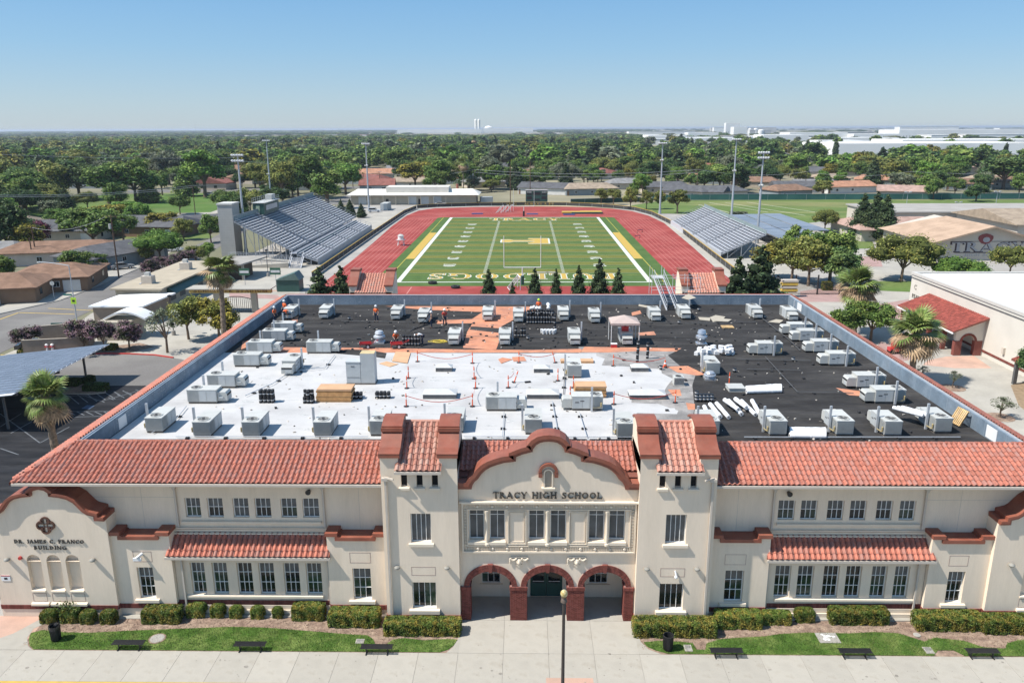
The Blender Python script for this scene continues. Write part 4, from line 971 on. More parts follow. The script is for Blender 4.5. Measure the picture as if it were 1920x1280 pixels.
#  ROOFTOP THINGS
DZ=9.3
COILMAT=mat('coil_fins',(.33,.34,.33),.5,.08,3)
def make_unit(L=2.25,W_=1.15,H=1.12,hood= True,coil_front= True,big=1):
 """fan at -x end; hood at +x end; fins on the -y side near the fan"""
 t=thing('rooftop_unit','x','air conditioner')
 MB().box(-L/2+.05,-W_/2+.04,0,L/2-.05,W_/2-.04,.16).build('curb',CURB,t)
 b=MB();b.box(-L/2,-W_/2,.17,L/2,W_/2,H-.05);b.box(-L/2-.02,-W_/2-.02,H-.05,L/2+.02,W_/2+.02,H);b.build('casing',UNIT,t)
 fc=(-L/2+.52,0,H)
 MB().lathe((fc[0],0,H),[(.43,.001),(.43,.05),(.36,.05),(.36,.012)],20).build('fan_ring',UNIT,t,smooth=40)
 MB().lathe((fc[0],0,H-.04),[(.001,.045),(.36,.045),(.36,.05),(.001,.05)],20).build('fan_well',DARK,t)
 f=MB()
 for i in range(4):
  a=i*math.pi/2+.4;c,s=math.cos(a),math.sin(a)
  f.poly(*[(fc[0]+x*c-y*s,x*s+y*c,H+z) for x,y,z in ((.06,-.05,.016),(.33,-.11,.03),(.33,.09,.018),(.06,.05,.016))])
 f.lathe((fc[0],0,H+.012),[(.07,0),(.07,.02)],8)
 f.build('fan_blades',UNITD,t)
 g=MB()
 for i in range(6):r=.06+i*.055;[g.bar((fc[0]+r*math.cos(a),r*math.sin(a),H+.045),(fc[0]+r*math.cos(a+.5),r*math.sin(a+.5),H+.045),.008) for a in [k*.5236 for k in range(12)]] if i%2 else None
 for k in range(4):a=k*math.pi/4;g.bar((fc[0]-.37*math.cos(a),-.37*math.sin(a),H+.05),(fc[0]+.37*math.cos(a),.37*math.sin(a),H+.05),.01)
 tag(g.build('fan_guard',UNITD,t),kind='stuff')
 c=MB();n=14
 for i in range(n):y=-W_/2+.06+(W_-.12)*i/(n-1);c.box(-L/2-.022,y-.017,.24,-L/2-.001,y+.017,H-.1)
 for i in range(11):x=-L/2+.06+i*.075;c.box(x,-W_/2-.018,.24,x+.03,-W_/2-.001,H-.1);c.box(x,W_/2+.001,.24,x+.03,W_/2+.018,H-.1)
 tag(c.build('coil_fins',COILMAT,t),kind='stuff')
 for s in (-1,1):
  for (a,b_) in ((-L/2+.95,-.02+.35),(.38,L/2-.04)):
   MB().box(a,s*(W_/2+.001),.2,b_,s*(W_/2+.016),H-.08).build('access_panel',UNITP,t)
 MB().box(L/2-.5,W_/2+.017,.62,L/2-.22,W_/2+.024,.70).box(L/2-.9,W_/2+.017,.72,L/2-.6,W_/2+.02,.8).build('label_plate',UNITD,t)
 if hood:
  h=MB();x0=L/2+.022;h.prism([(x0,.2),(x0+.72,.2),(x0+.72,.74),(x0+.60,.90),(x0,.90)],'y',-W_/2+.12,W_/2-.08);h.build('intake_hood',UNIT,t)
  MB().box(x0+.721,-W_/2+.16,.60,x0+.735,W_/2-.12,.735).build('intake_slot',DARK,t)
  MB().box(x0+.721,-.1,.27,x0+.735,W_/2-.2,.5).build('hood_panel',UNITP,t)
  MB().box(x0+.12,-W_/2+.02,.45,x0+.45,-W_/2+.118,.55).build('rain_lip',UNITP,t)
 px=MB();px.box(-L/2+.75,W_/2+.10,.02,-L/2+.89,W_/2+.24,H+.75);px.build('flue_pipe',GALV,t)
 jb=MB();jb.cyl((-L/2+.75,W_/2+.17,.3),(-L/2+.2,W_/2+.08,.3),.03,n=6).lathe((-L/2+.12,W_/2+.1,.35),[(.05,0),(.06,.3),(.03,.34)],8);jb.build('gas_valve',mat('yellow_brass_valve',(.42,.33,.16),.5,.1),t)
 return t
U_END=make_unit(hood= False)
U_HOOD=make_unit()
used={U_END.name: False,U_HOOD.name: False }
def unit(proto,px,py,kind,lab,grp,z=DZ):
 p=G(px,py,z);rz={'A':rad(90),'B':0,'C':rad(180),'D':rad(-90)}[kind]
 L,W_=2.25,1.15
 if kind=='A':loc=(p.x,p.y+L/2,z)
 elif kind=='D':loc=(p.x,p.y+(L/2+.75 if proto is U_HOOD else L/2),z)
 else:loc=(p.x,p.y+W_/2,z)
 f= not used[proto.name];used[proto.name]= True
 return place(proto,loc,rz,lab,grp,first=f)
ordn=['first','second','third','fourth','fifth','sixth','seventh','eighth','ninth','tenth','eleventh','twelfth','thirteenth']
GA='rooftop air conditioners'
fr=[(290,812,'nearest the left parapet'),(379,820,'beside the corner unit on the white roof'),(471,820,'third on the white roof'),(605,820,'fourth on the white roof'),(710,818,'behind the left cap of the left tower'),(853,812,'behind the right cap of the left tower'),(1000,815,'partly hidden by the entrance gable'),(1173,823,'behind the left cap of the right tower')]
for i,(x,y,w_) in enumerate(fr):unit(U_END,x,y,'A','grey box air conditioner in front row, '+w_,GA)
for i,(x,y,w_) in enumerate([(1332,818,'just behind the right tower on black roof'),(1458,818,'left of the white membrane roll on black roof'),(1583,818,'right of the white membrane roll on black roof'),(1673,819,'with white rolls behind it on black roof'),(1767,813,'nearest the leaning pallet on black roof')]):
 unit(U_HOOD,x,y,'A','grey air conditioner in the front row '+w_,GA)
for i,(x,y,w_) in enumerate([(380,757,'nearest the camera'),(416,728,'second from the front'),(463,688,'third from the front'),(488,663,'fourth from the front'),(514,641,'fifth from the front'),(531,626,'farthest back')]):
 unit(U_HOOD,x,y,'B','side-on air conditioner with right hood in the left parapet row, '+w_,GA)
unit(U_HOOD,598,663,'B','side-on air conditioner standing behind the black roll strip at the white roof edge',GA)
unit(U_HOOD,940,771,'B','side-on air conditioner alone behind the entrance gable',GA)
unit(U_HOOD,538,705,'D','air conditioner with its hood to the camera on the left of the white roof',GA)
for x,y,w_ in [(539,600,'nearest the back left corner'),(606,599,'second from the back left corner'),(741,601,'right of the lone standing roofer'),(792,607,'behind the roofer carrying felt'),(914,603,'on the orange sheet'),(972,606,'left of the felt roll stack'),(1057,603,'right of the felt roll stack'),(1116,607,'behind the tent corner'),(1230,604,'in front of the scaffold stair'),(1286,600,'right of the scaffold stair, with a board on top'),(1421,599,'right of the grey cardboard sheets'),(1487,603,'nearest the back right corner')]:
 unit(U_HOOD,x,y,'D','air conditioner in the back row, '+w_,GA)
for x,y,w_ in [(850,649,'first from the left'),(946,649,'second from the left'),(1078,649,'left of the tent with tools on top'),(1176,649,'under the tent canopy')]:
 unit(U_HOOD,x,y,'D','air conditioner in the second back row, '+w_,GA)
for x,y,w_ in [(1501,628,'farthest back in the right parapet column'),(1521,641,'second from the back in the right parapet column'),(1548,662,'third from the back in the right parapet column'),(1578,686,'fourth from the back in the right parapet column'),(1632,729,'fifth from the back in the right parapet column'),(1668,757,'nearest the camera in the right parapet column'),(1443,666,'alone in the middle of the black roof'),(1101,770,'in front of the right board stack')]:
 unit(U_HOOD,x,y,'C','side-on air conditioner with left hood, '+w_,GA)
unit(U_END,1336,704,'A','air conditioner with vertical fins beside the silver vent on black roof',GA)
unit(U_END,1077,709,'A','air conditioner with vertical fins behind the right board stack',GA)
def px_box(x0,x1,y,z=DZ):
 a,b=G(x0,y,z),G(x1,y,z); return a,b
t=thing('tall_equipment_cabinet','tall grey twin cabinet with a tan top in the middle of the white roof','equipment cabinet',(*G(664,721,DZ).xy,DZ))
a,b=px_box(650,707,721);w1=(b.x-a.x)
MB().box(-.62,0,0,1.75,1.1,.12).build('base',CURB,t)
MB().box(-.6,.05,.12,.55,1.0,1.85).box(-.63,.02,1.85,.57,1.03,1.92).build('low_cabinet',UNITP,t)
hc_=MB().box(.58,.05,.12,1.72,1.05,2.6).build('tall_cabinet',UNITP,t)
MB().box(.58,.05,2.6,1.72,1.05,2.62).build('tan_top',mat('tan_board',(.50,.40,.22),.8,.1),hc_)
MB().box(-.55,.03,.6,.5,.048,.62).box(-.2,.03,1.5,.1,.048,1.56).build('panel_seam',UNITD,t)
def skylight(x0,x1,y,d,lab):
 a,b=px_box(x0,x1,y);w_=b.x-a.x
 t=thing('skylight',lab,'skylight',((a.x+b.x)/2,a.y+d/2,DZ),0,'roof skylights')
 MB().box(-w_/2,-d/2,0,w_/2,d/2,.36).build('curb',CURB if False else mat('skylight_curb',(.13,.13,.13),.8,.2),t)
 mb=MB();i=.28;z0,z1=.37,.62
 A=[(-w_/2-.04,-d/2-.04,z0),(w_/2+.04,-d/2-.04,z0),(w_/2+.04,d/2+.04,z0),(-w_/2-.04,d/2+.04,z0)]
 B_=[(-w_/2+d/2-.05,0,z1),(w_/2-d/2+.05,0,z1)]
 mb.poly(A[0],A[1],B_[1],B_[0]);mb.poly(A[1],A[2],B_[1]);mb.poly(A[2],A[3],B_[0],B_[1]);mb.poly(A[3],A[0],B_[0]);mb.poly(*A[::-1])
 mb.build('dome',mat('skylight_dome',(.52,.52,.50),.35,.05,2),t)
skylight(817,847,697,.95,'small square skylight on the white roof at left centre')
skylight(1001,1031,699,.95,'small square skylight on the white roof at right centre')
skylight(793,855,748,1.3,'wide skylight on the white roof at left centre')
skylight(988,1048,748,1.3,'wide skylight on the white roof at right centre')
skylight(1184,1216,697,.95,'small square skylight on the edge of the grey bare roof')
skylight(1181,1249,749,1.3,'wide skylight on the edge of the grey bare roof')
BOARD=mat('insulation_board',(.47,.27,.12),.85,.12,2,orand=.15,alt=(.40,.22,.10),altscale=3)
BOARDT=mat('tan_board_face',(.55,.34,.20),.85,.08,1)
def board_stack(x0,x1,y,h,lab,n=7,d=1.35):
 a,b=px_box(x0,x1,y);w_=b.x-a.x;t=thing('board_stack',lab,'board stack',((a.x+b.x)/2,a.y+d/2,DZ),0,'insulation board stacks')
 for i in range(n):
  o=MB().box(-w_/2,-d/2,i*h/n+.008,w_/2,d/2,(i+1)*h/n-.006).build('board',BOARD if i<n-1 else BOARDT,t);o.location=(random.uniform(-.05,.05),random.uniform(-.04,.04),0)
board_stack(594,659,754,1.05,'tall brown insulation board stack beside black rolls on the white roof')
board_stack(1078,1136,746,.95,'brown insulation board stack right of the right wide skylight')
board_stack(1051,1112,681,.22,'low orange board bundle behind the fin unit',2,.8)
ROLL=mat('felt_roll',(.022,.022,.024),.7,.15,4);ROLLW=mat('roll_label',(.5,.5,.5),.7,.1)
def roll_proto(lying= False,h=.5,r=.13,layers=1):
 t=thing('felt_roll','x','felt roll')
 if lying:MB().cyl((-h/2,0,r),(h/2,0,r),r,n=12).build('roll',ROLL,t,smooth=40);MB().cyl((-.05,0,r),(.05,0,r),r+.004,n=12).build('label_band',ROLLW,t)
 else:MB().cyl((0,0,0),(0,0,h),r,n=12).build('roll',ROLL,t,smooth=40);MB().cyl((0,0,h*.42),(0,0,h*.56),r+.004,n=12,caps= False).build('label_band',ROLLW,t)
 return t
RU=roll_proto();RUused= False
def rolls(x,y,nx,ny,nz,lab,grp,dx=.29,jit=.02):
 global RUused
 p=G(x,y,DZ)
 for k in range(nz):
  for j in range(ny):
   for i in range(nx):
    if k==nz-1 and random.random()<.12 and nz>1: continue
    place(RU,(p.x+i*dx+random.uniform(-jit,jit),p.y+j*.29+random.uniform(-jit,jit),DZ+k*.5),random.uniform(0,3),lab,grp,first= not RUused);RUused= True
rolls(490,755,4,2,2,'black felt roll standing in the pile left of the tall board stack','felt rolls in the left pile')
rolls(571,756,3,2,2,'black felt roll standing against the left side of the tall board stack','felt rolls beside the board stack')
rolls(662,748,3,2,1,'black felt roll standing low at the right of the tall board stack','felt rolls right of the board stack')
rolls(707,747,4,2,1,'black felt roll standing alone in front of the tall cabinet','felt rolls in front of the cabinet')
rolls(757,648,6,2,2,'black felt roll in the pile beside the kneeling roofer','felt rolls beside the kneeling roofer')
rolls(990,607,10,3,3,'black felt roll in the big stack under the roofer with the lime helmet','felt rolls of the big back stack')
rolls(967,632,4,1,2,'black felt roll beside the second row unit','felt rolls beside the second row unit')
rolls(1195,679,1,1,4,'black felt roll in the column on the grey bare roof','felt rolls in the grey roof columns')
rolls(1214,672,1,1,3,'black felt roll in the column right of the other column on the grey roof','felt rolls in the right grey roof column')
rolls(1040,617,1,1,3,'black felt roll in the column behind the white bucket row','felt rolls behind the buckets')
BK=thing('bucket','x','bucket');MB().lathe((0,0,0),[(.12,0),(.15,.36),(.16,.36),(.16,.38)],12).build('pail',mat('bucket_plastic',(.70,.70,.69),.4,.05,orand=.06),BK,smooth=40);MB().lathe((0,0,.38),[(.155,0),(.155,.02)],12).build('lid',WHITE,BK)
BD=thing('bucket','x','bucket');MB().lathe((0,0,0),[(.12,0),(.15,.36),(.16,.36),(.16,.38)],12).build('pail',METB,BD,smooth=40);MB().lathe((0,0,.2),[(.146,0),(.15,.1)],12).build('label_band',ROLLW,BD)
bkused={BK.name:0,BD.name:0}
def bucket(x,y,lab,grp,dark= False,dx=0,dy=0,z=0):
 P=BD if dark else BK;p=G(x,y,DZ);place(P,(p.x+dx,p.y+dy,DZ+z),random.uniform(0,6),lab,grp,first=bkused[P.name]==0);bkused[P.name]=1
for i in range(9):bucket(1016+i*3.1,624+(i%2)*2,'white bucket in the row right of the second row unit','white buckets on the back roof')
for i in range(11):bucket(1306+(i%5)*7,753+(i//5)*-6,'black bucket in the group behind the white roll heap','black buckets by the roll heap', True)
for x,y,w_ in [(1239,693,'on the grey roof'),(1377,698,'in the middle of the black roof'),(1487,677,'by the pipe supports'),(990,637,'on the orange sheet'),(655,600,'on the black roof near the standing roofer'),(1273,607,'in front of the board-topped unit'),(1310,583,'below the back parapet')][:]:
 bucket(x,y,'lone black bucket '+w_,'lone black buckets', True)
bx0= None
for i in range(34):
 u=i/34;k=random.random()
 p=G(1306+random.uniform(0,68),667-random.uniform(0,9),DZ);zz=DZ+random.choice((0,0,.3))
 if bx0 is None:
  bx0=MB().box(-.22,-.17,0,.22,.17,.3).build('carton',mat('white_carton',(.72,.72,.72),.7,.05,orand=.08));tag(bx0,'white carton in the heap behind the fin unit on black roof','carton','white cartons in the heap');o=bx0
 else:o=bx0.copy();COL.objects.link(o)
 o.location=(p.x,p.y,zz);o.rotation_euler=(random.uniform(-.1,.1) if zz>DZ else 0,0,random.uniform(0,3))
sk= None
for i in range(16):
 p=G(992+random.uniform(0,42),590+random.uniform(-6,3),DZ);
 if sk is None:
  mb=MB();mb.lathe((0,0,0),[(.10,0),(.2,.06),(.22,.2),(.14,.36),(.05,.42)],9);sk=mb.build('white_sack',mat('white_sack',(.70,.70,.70),.6,.08),smooth= True);tag(sk,'crumpled white sack behind the big felt roll stack','sack','white sacks behind the felt stack');o=sk
 else:o=sk.copy();COL.objects.link(o)
 o.location=(p.x,p.y,DZ+random.choice((0,.35,.7)));o.rotation_euler=(random.uniform(-.3,.3),0,random.uniform(0,6));
MEM=mat('white_membrane_roll',(.80,.80,.80),.5,.03,2)
def mroll(p0,p1,r,lab,grp= None):
 t=thing('membrane_roll',lab,'membrane roll',tuple((Vector(p0)+Vector(p1))/2),0,grp);c=t.location
 a,b=Vector(p0)-c,Vector(p1)-c
 mb=MB();n=7;rng=random.Random(int(p0[0]*31))
 for i in range(n):mb.cyl(a.lerp(b,i/n),a.lerp(b,(i+1)/n),r*rng.uniform(.92,1.08),r*rng.uniform(.92,1.08),10)
 mb.build('roll',MEM,t,smooth=60)
 MB().cyl(a-(b-a).normalized()*.02,a+(b-a).normalized()*.03,r*.35,n=8).build('core_tube',CURB,t)
for i,(x0,y0,x1,y1,z) in enumerate([(1322,768,1330,787,0),(1333,764,1350,785,0),(1345,762,1366,786,0),(1368,757,1390,780,0),(1392,758,1416,781,0),(1412,757,1424,780,0),(1360,762,1384,778,.26),(1380,760,1399,774,.26)]):
 a,b=G(x0,y0,DZ),G(x1,y1,DZ);mroll((b.x,b.y,DZ+.16+z),(a.x,a.y+.3,DZ+.16+z),.16,'white roll in the tumbled heap right of the grey roof','white rolls of the tumbled heap')
for j in range(3):
 a,b=G(1399,738-j*3,DZ),G(1464,736-j*4,DZ);mroll((a.x,a.y,DZ+.2),(b.x,b.y,DZ+.2),.2,'long white roll lying beside the low grey box','long white rolls on the black roof')
for j in range(3):
 a,b=G(1480,821-j*5,DZ),G(1547,822-j*5,DZ);mroll((a.x,a.y,DZ+.2),(b.x,b.y,DZ+.2),.22,'thick white roll lying between two front row units','thick white rolls in the front row')
for j in range(3):
 a,b=G(1655+j*7,790,DZ+1),G(1690+j*5,797,DZ+1);a,b=Vector((26.05+j*.3,53.6,0)),Vector((27.4+j*.3,52.0,0));mroll((a.x,a.y,DZ+.9),(b.x,b.y,DZ+.9),.15,'white roll propped behind a front row unit','white rolls behind the front unit')
a=G(1382,735,DZ);t=thing('low_box','low flat pale grey box at the left end of the long white rolls','box',(a.x,a.y+.6,DZ));MB().box(-.62,-.6,0,.62,.6,.28).box(-.66,-.64,.28,.66,.64,.33).build('curb_box',UNIT,t)
def vent(x,y,r,h,lab,prof= None,m=GALV):
 p=G(x,y,DZ);t=thing('roof_vent',lab,'roof vent',(p.x,p.y+r,DZ))
 MB().box(-r*.9,-r*.9,0,r*.9,r*.9,.16).build('curb',m,t)
 MB().lathe((0,0,.16),[(r*.7,0),(r*.7,h*.25),(r*1.05,h*.36),(r*1.0,h*.5),(r*.6,h*.6),(r*.8,h*.72),(r*.62,h*.92),(r*.1,h)],16).build('cowl',m,t,smooth=35)
vent(710,645,.55,1.1,'pale mushroom shaped vent beside the felt roll pile')
vent(1317,648,.55,1.35,'silver stacked turbine vent behind the white carton heap',m=mat('bright_silver',(.6,.61,.63),.25,.05,metal=.7))
vent(1333,714,.5,.55,'low silver mushroom vent in front of the fin unit',m=mat('silver_vent',(.6,.61,.63),.3,.05,metal=.6))
p=G(1273,724,DZ);t=thing('condenser','small cube shaped condenser on the edge of the black felt','condenser',(p.x,p.y+.4,DZ));MB().box(-.4,-.4,.08,.4,.4,.72).build('casing',UNIT,t)
mb=MB();[mb.box(-.38+i*.09,-.42,.15,-.345+i*.09,-.401,.66) for i in range(9)];tag(mb.build('fins',UNITD,t),kind='stuff');MB().lathe((0,0,.72),[(.34,0),(.34,.04),(.27,.04),(.27,.005)],16).build('fan_ring',UNIT,t);MB().lathe((0,0,.722),[(.27,0),(.27,.004)],16).build('fan_well',DARK,t);MB().box(-.5,-.5,0,.5,.5,.07).build('pad',DECKG,t)
ORP=mat('orange_plastic',(.75,.12,.04),.5,.08)
DP=thing('delineator_post','x','delineator post');MB().cyl((0,0,.05),(0,0,1.05),.05,.035,10).lathe((0,0,.8),[(.05,0),(.055,.05),(.05,.08)],10).build('post',ORP,DP,smooth=40);MB().lathe((0,0,0),[(.22,0),(.2,.05),(.08,.07)],8).build('base',METB,DP);MB().cyl((0,0,.6),(0,0,.7),.047,n=10,caps= False).build('reflective_band',WHITE,DP)
dl=[(783,678,'by the tan boards'),(886,681,'in the back row at left'),(973,680,'on the small orange sheet'),(1041,680,'leaning by the board bundle'),(766,709,'left of the small skylight, back one'),(763,728,'left of the wide skylight'),(762,762,'front left of the wide skylight'),(889,710,'between the skylights, back one'),(892,728,'between the skylights, middle one'),(886,762,'between the skylights, front one'),(953,727,'squat one behind the lone unit'),(964,717,'leaning left of the small skylight'),(1046,714,'right of the small centre skylight'),(1075,727,'behind the fin unit'),(1150,686,'at the grey roof edge'),(1151,758,'left of the right wide skylight'),(1266,755,'right of the right wide skylight'),(1069,748,'short one by the board stack'),(1367,721,'alone on the black roof')]
for i,(x,y,w_) in enumerate(dl):
 p=G(x,y,DZ);o=place(DP,(p.x,p.y,DZ),0,'orange delineator post '+w_,'orange delineator posts',first=i==0)
 if 'leaning' in w_:o.rotation_euler=(0,rad(18 if x<1000 else -14),0)
p=G(1247,688,DZ);t=thing('traffic_cone','orange traffic cone with a white stripe on the grey bare roof','traffic cone',(p.x,p.y,DZ));MB().lathe((0,0,0),[(.17,.03),(.04,.65)],12).build('cone',ORP,t,smooth=40);MB().box(-.22,-.22,0,.22,.22,.03).build('base',ORP,t);MB().lathe((0,0,.3),[(.128,0),(.095,.14)],12).build('stripe',WHITE,t)
TAPE=mat('red_tape',(.55,.10,.07),.6,.1)
for a,b in [((783,678),(886,681)),((886,681),(889,710)),((973,680),(1041,680)),((766,709),(763,728)),((762,762),(886,762)),((892,728),(886,762)),((964,717),(953,727)),((1150,686),(1247,688)),((1151,758),(1266,755))]:
 p0,p1=G(*a,DZ),G(*b,DZ);mb=MB();q= None
 c0=(p0+p1)/2
 for i in range(9):
  t_=i/8;P=p0.lerp(p1,t_);P.z=DZ+.85-.5*math.sin(math.pi*t_)*min(1,(p1-p0).length/5)
  if q:mb.bar(q,P,.012,.05)
  q=P
 o=mb.build('barrier_tape',TAPE);tag(o,'strip of red tape hanging between orange posts on the roof','barrier tape','red tapes between the orange posts')
def sheet(pxs,lab,m,z=.02,th=.03,name='board_sheet',grp= None,cat='board'):
 pts=[G(x,y,DZ) for x,y in pxs];c=sum(pts,Vector())/len(pts);t=MB();t.prism([(p.x-c.x,p.y-c.y) for p in pts],'z',0,th)
 o=t.build(name,m);o.location=(c.x,c.y,DZ+z);tag(o,lab,cat,grp); return o
sheet([(735,678),(742,660),(770,662),(764,682)],'large tan board sheet propped behind the posts',BOARDT,.05)
sheet([(711,682),(725,678),(747,683),(731,688)],'tan board sheet lying left of the large one',BOARDT)
sheet([(934,674),(942,671),(962,674),(940,682)],'orange board sheet lying on white roof, left one',ORANGE)
sheet([(960,670),(982,669),(987,677),(963,678)],'orange board sheet lying on white roof, right one',ORANGE)
GRYB=mat('grey_cardboard',(.40,.36,.29),.85,.08)
sheet([(1309,595),(1312,600),(1331,602),(1332,596)],'grey cardboard sheet, leftmost behind the yellow pallet',GRYB)
sheet([(1331,596),(1342,592),(1360,595),(1352,603),(1337,605)],'grey cardboard sheet, middle behind the yellow pallet',GRYB,.06)
sheet([(1345,598),(1372,601),(1365,605),(1338,604)],'grey cardboard sheet, right behind the yellow pallet',GRYB,.11)
sheet([(1440,604),(1455,599),(1469,601),(1462,606)],'grey cardboard sheet beside the back right unit',GRYB)
sheet([(1277,577),(1290,569),(1304,577),(1290,581)],'board lying on top of a back row unit',GRYB,1.16)
sheet([(1198,571),(1215,574),(1212,577),(1197,574)],'pale plank beside the first scaffold unit',GRYB)
PAL=mat('pallet_wood',(.56,.38,.19),.85,.15,3,orand=.1)
def pallet(loc,rot,lab):
 t=thing('wood_pallet',lab,'pallet',loc);t.rotation_euler=rot
 for i in range(7):MB().box(-.6,-.5+i*.155,.10,.6,-.40+i*.155,.125).build('slat',PAL,t)
 for y in (-.0,): pass
 for x in (-.56,0,.5):MB().box(x,-.5,.02,x+.06,.53,.098).build('runner',PAL,t)
 for i in range(3):MB().box(-.6,-.48+i*.45,0,.6,-.38+i*.45,.018).build('bottom_slat',PAL,t)
p=G(1364,614,DZ);pallet((p.x,p.y,DZ),(0,0,.0),'yellow wooden pallet lying flat behind the silver turbine vent')
p=G(1803,800,DZ);pallet((30.2,p.y+.3,DZ+.62),(rad(0),rad(-62),rad(10)),'yellow wooden pallet leaning on the right parapet')
PB=mat('rubber_block',(.03,.03,.032),.8,.1)
PD=['along the front edge of the white roof','behind the entrance gable','along the front edge of the black roof','bending past the left hood unit','below the lone side-on unit','behind the gable crest','below the right side-on unit','left of the fin unit','at the back right corner','crossing the middle of the black roof','left of the middle side-on unit','beside the carton heap','across the back left felt','in front of the board-topped unit','on the orange sheet','between the second row units','at the corner unit on white roof']
runs=[[(330,822),(690,822)],[(870,822),(1185,823)],[(1395,823),(1800,823)],[(460,745),(512,722),(545,700),(610,692),(628,668)],[(945,776),(942,822)],[(1035,755),(1047,822)],[(1086,776),(1100,822)],[(1060,690),(1055,760)],[(1430,600),(1480,640),(1500,660)],[(1435,672),(1495,738),(1600,740)],[(1380,676),(1520,679)],[(1400,695),(1500,697)],[(640,604),(760,606),(860,600)],[(1150,605),(1290,608),(1420,606)],[(860,633),(940,634)],[(985,634),(1070,634)],[(285,815),(330,790),(350,765)]]
for r,pd_ in zip(runs,PD):
 pts=[G(x,y,DZ) for x,y in r];c=pts[0].copy();t=thing('pipe_run','thin gas pipe on black blocks '+pd_,'pipe',(c.x,c.y,DZ),0,'gas pipes on the roof')
 pm,bm=MB(),[]
 for i in range(len(pts)-1):
  a,b=pts[i]-c,pts[i+1]-c;pm.cyl((a.x,a.y,.16),(b.x,b.y,.16),.03,n=6);n=max(1,int((b-a).length/2.2))
  for k in range(n):
   q=a.lerp(b,(k+.3)/n);bm.append((q.x,q.y,math.atan2(b.y-a.y,b.x-a.x)))
 pm.build('pipe',UNITD if r[0][1]<700 else GALV,t)
 b0_= None
 for x,y,rz in bm:
  if b0_ is None:b0_=MB().box(-.09,-.17,0,.09,.17,.13).build('support_block',PB,t);o=b0_
  else:o=bpy.data.objects.new('support_block',b0_.data);COL.objects.link(o);adopt(o,t)
  o.location=(x,y,0);o.rotation_euler=(0,0,rz)
scr=MB();rng=random.Random(11)
for i in range(120):
 x,y=rng.uniform(-27,30),rng.uniform(72,90);h=rng.uniform(.04,.14);scr.obb((x,y,DZ+h/2+.01),(rng.uniform(.08,.4),rng.uniform(.06,.2),h),rng.uniform(0,3))
tag(scr.build('roof_scraps',mat('scrap',(.05,.05,.05),.8,.1,isl=.6),fix= False),kind='stuff')
ta,tb=G(1143,641,DZ),G(1199,651,DZ)
t=thing('canopy_tent','pale pop-up canopy tent with tools under it','tent',((ta.x+tb.x)/2,74.6,DZ));w_,d_=1.32,1.2
for sx in (-1,1):
 for sy in (-1,1):MB().cyl((sx*w_,sy*d_,0),(sx*w_,sy*d_,2.05),.03,n=6).build('leg',WHITE,t)
mb=MB();z0,z1,z2=2.0,2.2,2.75;c=[(-w_-.05,-d_-.05),(w_+.05,-d_-.05),(w_+.05,d_+.05),(-w_-.05,d_+.05)]
for i in range(4):
 a,b=c[i],c[(i+1)%4];mb.poly((*a,z0),(*b,z0),(*b,z1),(*a,z1));mb.poly((*a,z1),(*b,z1),(0,0,z2))
mb.build('canopy',mat('faded_pink_canopy',(.56,.45,.40),.7,.05,trans=.2),t)
def boxes_thing(name,lab,cat,loc,lst,rz=0):
 t=thing(name,lab,cat,loc,rz)
 for nm,m,bs in lst:
  mb=MB();[mb.box(*b) for b in bs];mb.build(nm,m,t)
 return t
REDM=mat('red_enamel',(.5,.04,.04),.4,.08)
p=G(1176,646,DZ);boxes_thing('tool_box','red tool chest on the unit under the tent','tool box',(p.x-.1,p.y+1.0,DZ+1.14),[('chest',REDM,[(-.35,-.2,0,.3,.2,.38)]),('lid',REDM,[(-.37,-.22,.385,.32,.22,.45)]),('handle',METB,[(-.12,-.03,.451,.08,.03,.5)])])
p=G(1151,651,DZ);boxes_thing('cooler','small red cooler box beside the front left tent leg','cooler',(p.x,p.y,DZ),[('tub',REDM,[(-.28,-.18,0,.28,.18,.32)]),('lid',WHITE,[(-.3,-.2,.325,.3,.2,.39)])])
for x,y,lab in ((686,653,'red felt roll cart standing at the white roof edge'),(744,653,'red felt roll cart beside the kneeling roofer')):
 p=G(x,y,DZ);t=thing('hand_cart',lab,'cart',(p.x,p.y,DZ),rad(12))
 MB().box(-.55,-.3,.42,.55,.3,.46).box(-.55,-.32,.46,.55,-.28,.6).box(-.55,.28,.46,.55,.32,.6).box(-.57,-.3,.46,-.53,.3,.62).build('tray',REDM,t)
 MB().bar((.5,-.2,.44),(1.15,-.2,.75),.03).bar((.5,.2,.44),(1.15,.2,.75),.03).bar((1.15,-.2,.75),(1.15,.2,.75),.03).bar((-.5,-.2,.42),(-.55,-.2,.02),.03).bar((-.5,.2,.42),(-.55,.2,.02),.03).build('handle_frame',REDM,t)
 for s in (-1,1):
  w0=MB().cyl((.2,s*.36,.22),(.2,s*.28,.22),.22,n=16).build('wheel',PB,t,smooth=40);MB().cyl((.2,s*.365,.22),(.2,s*.275,.22),.12,n=12).build('hub',WHITE,w0)
mb=MB();q= None ;p=G(823,641,DZ)
for i in range(90):
 a=i*.42;r=.35+.14*math.sin(i*.37);P=Vector((r*1.8*math.cos(a)+.2*math.sin(i*.13),r*math.sin(a),.03+.004*i%.1))
 if q:mb.cyl(q,P,.022,n=5,caps= False)
 q=P
o=mb.build('hose_coil',mat('yellow_hose',(.68,.52,.08),.5,.1));o.location=(p.x,p.y,DZ);tag(o,'tangled yellow hose coil on the black roof','hose')
p=G(1003,708,DZ)
mb=MB();q=[G(768,621,DZ),G(790,612,DZ),G(806,604,DZ)]
n=10
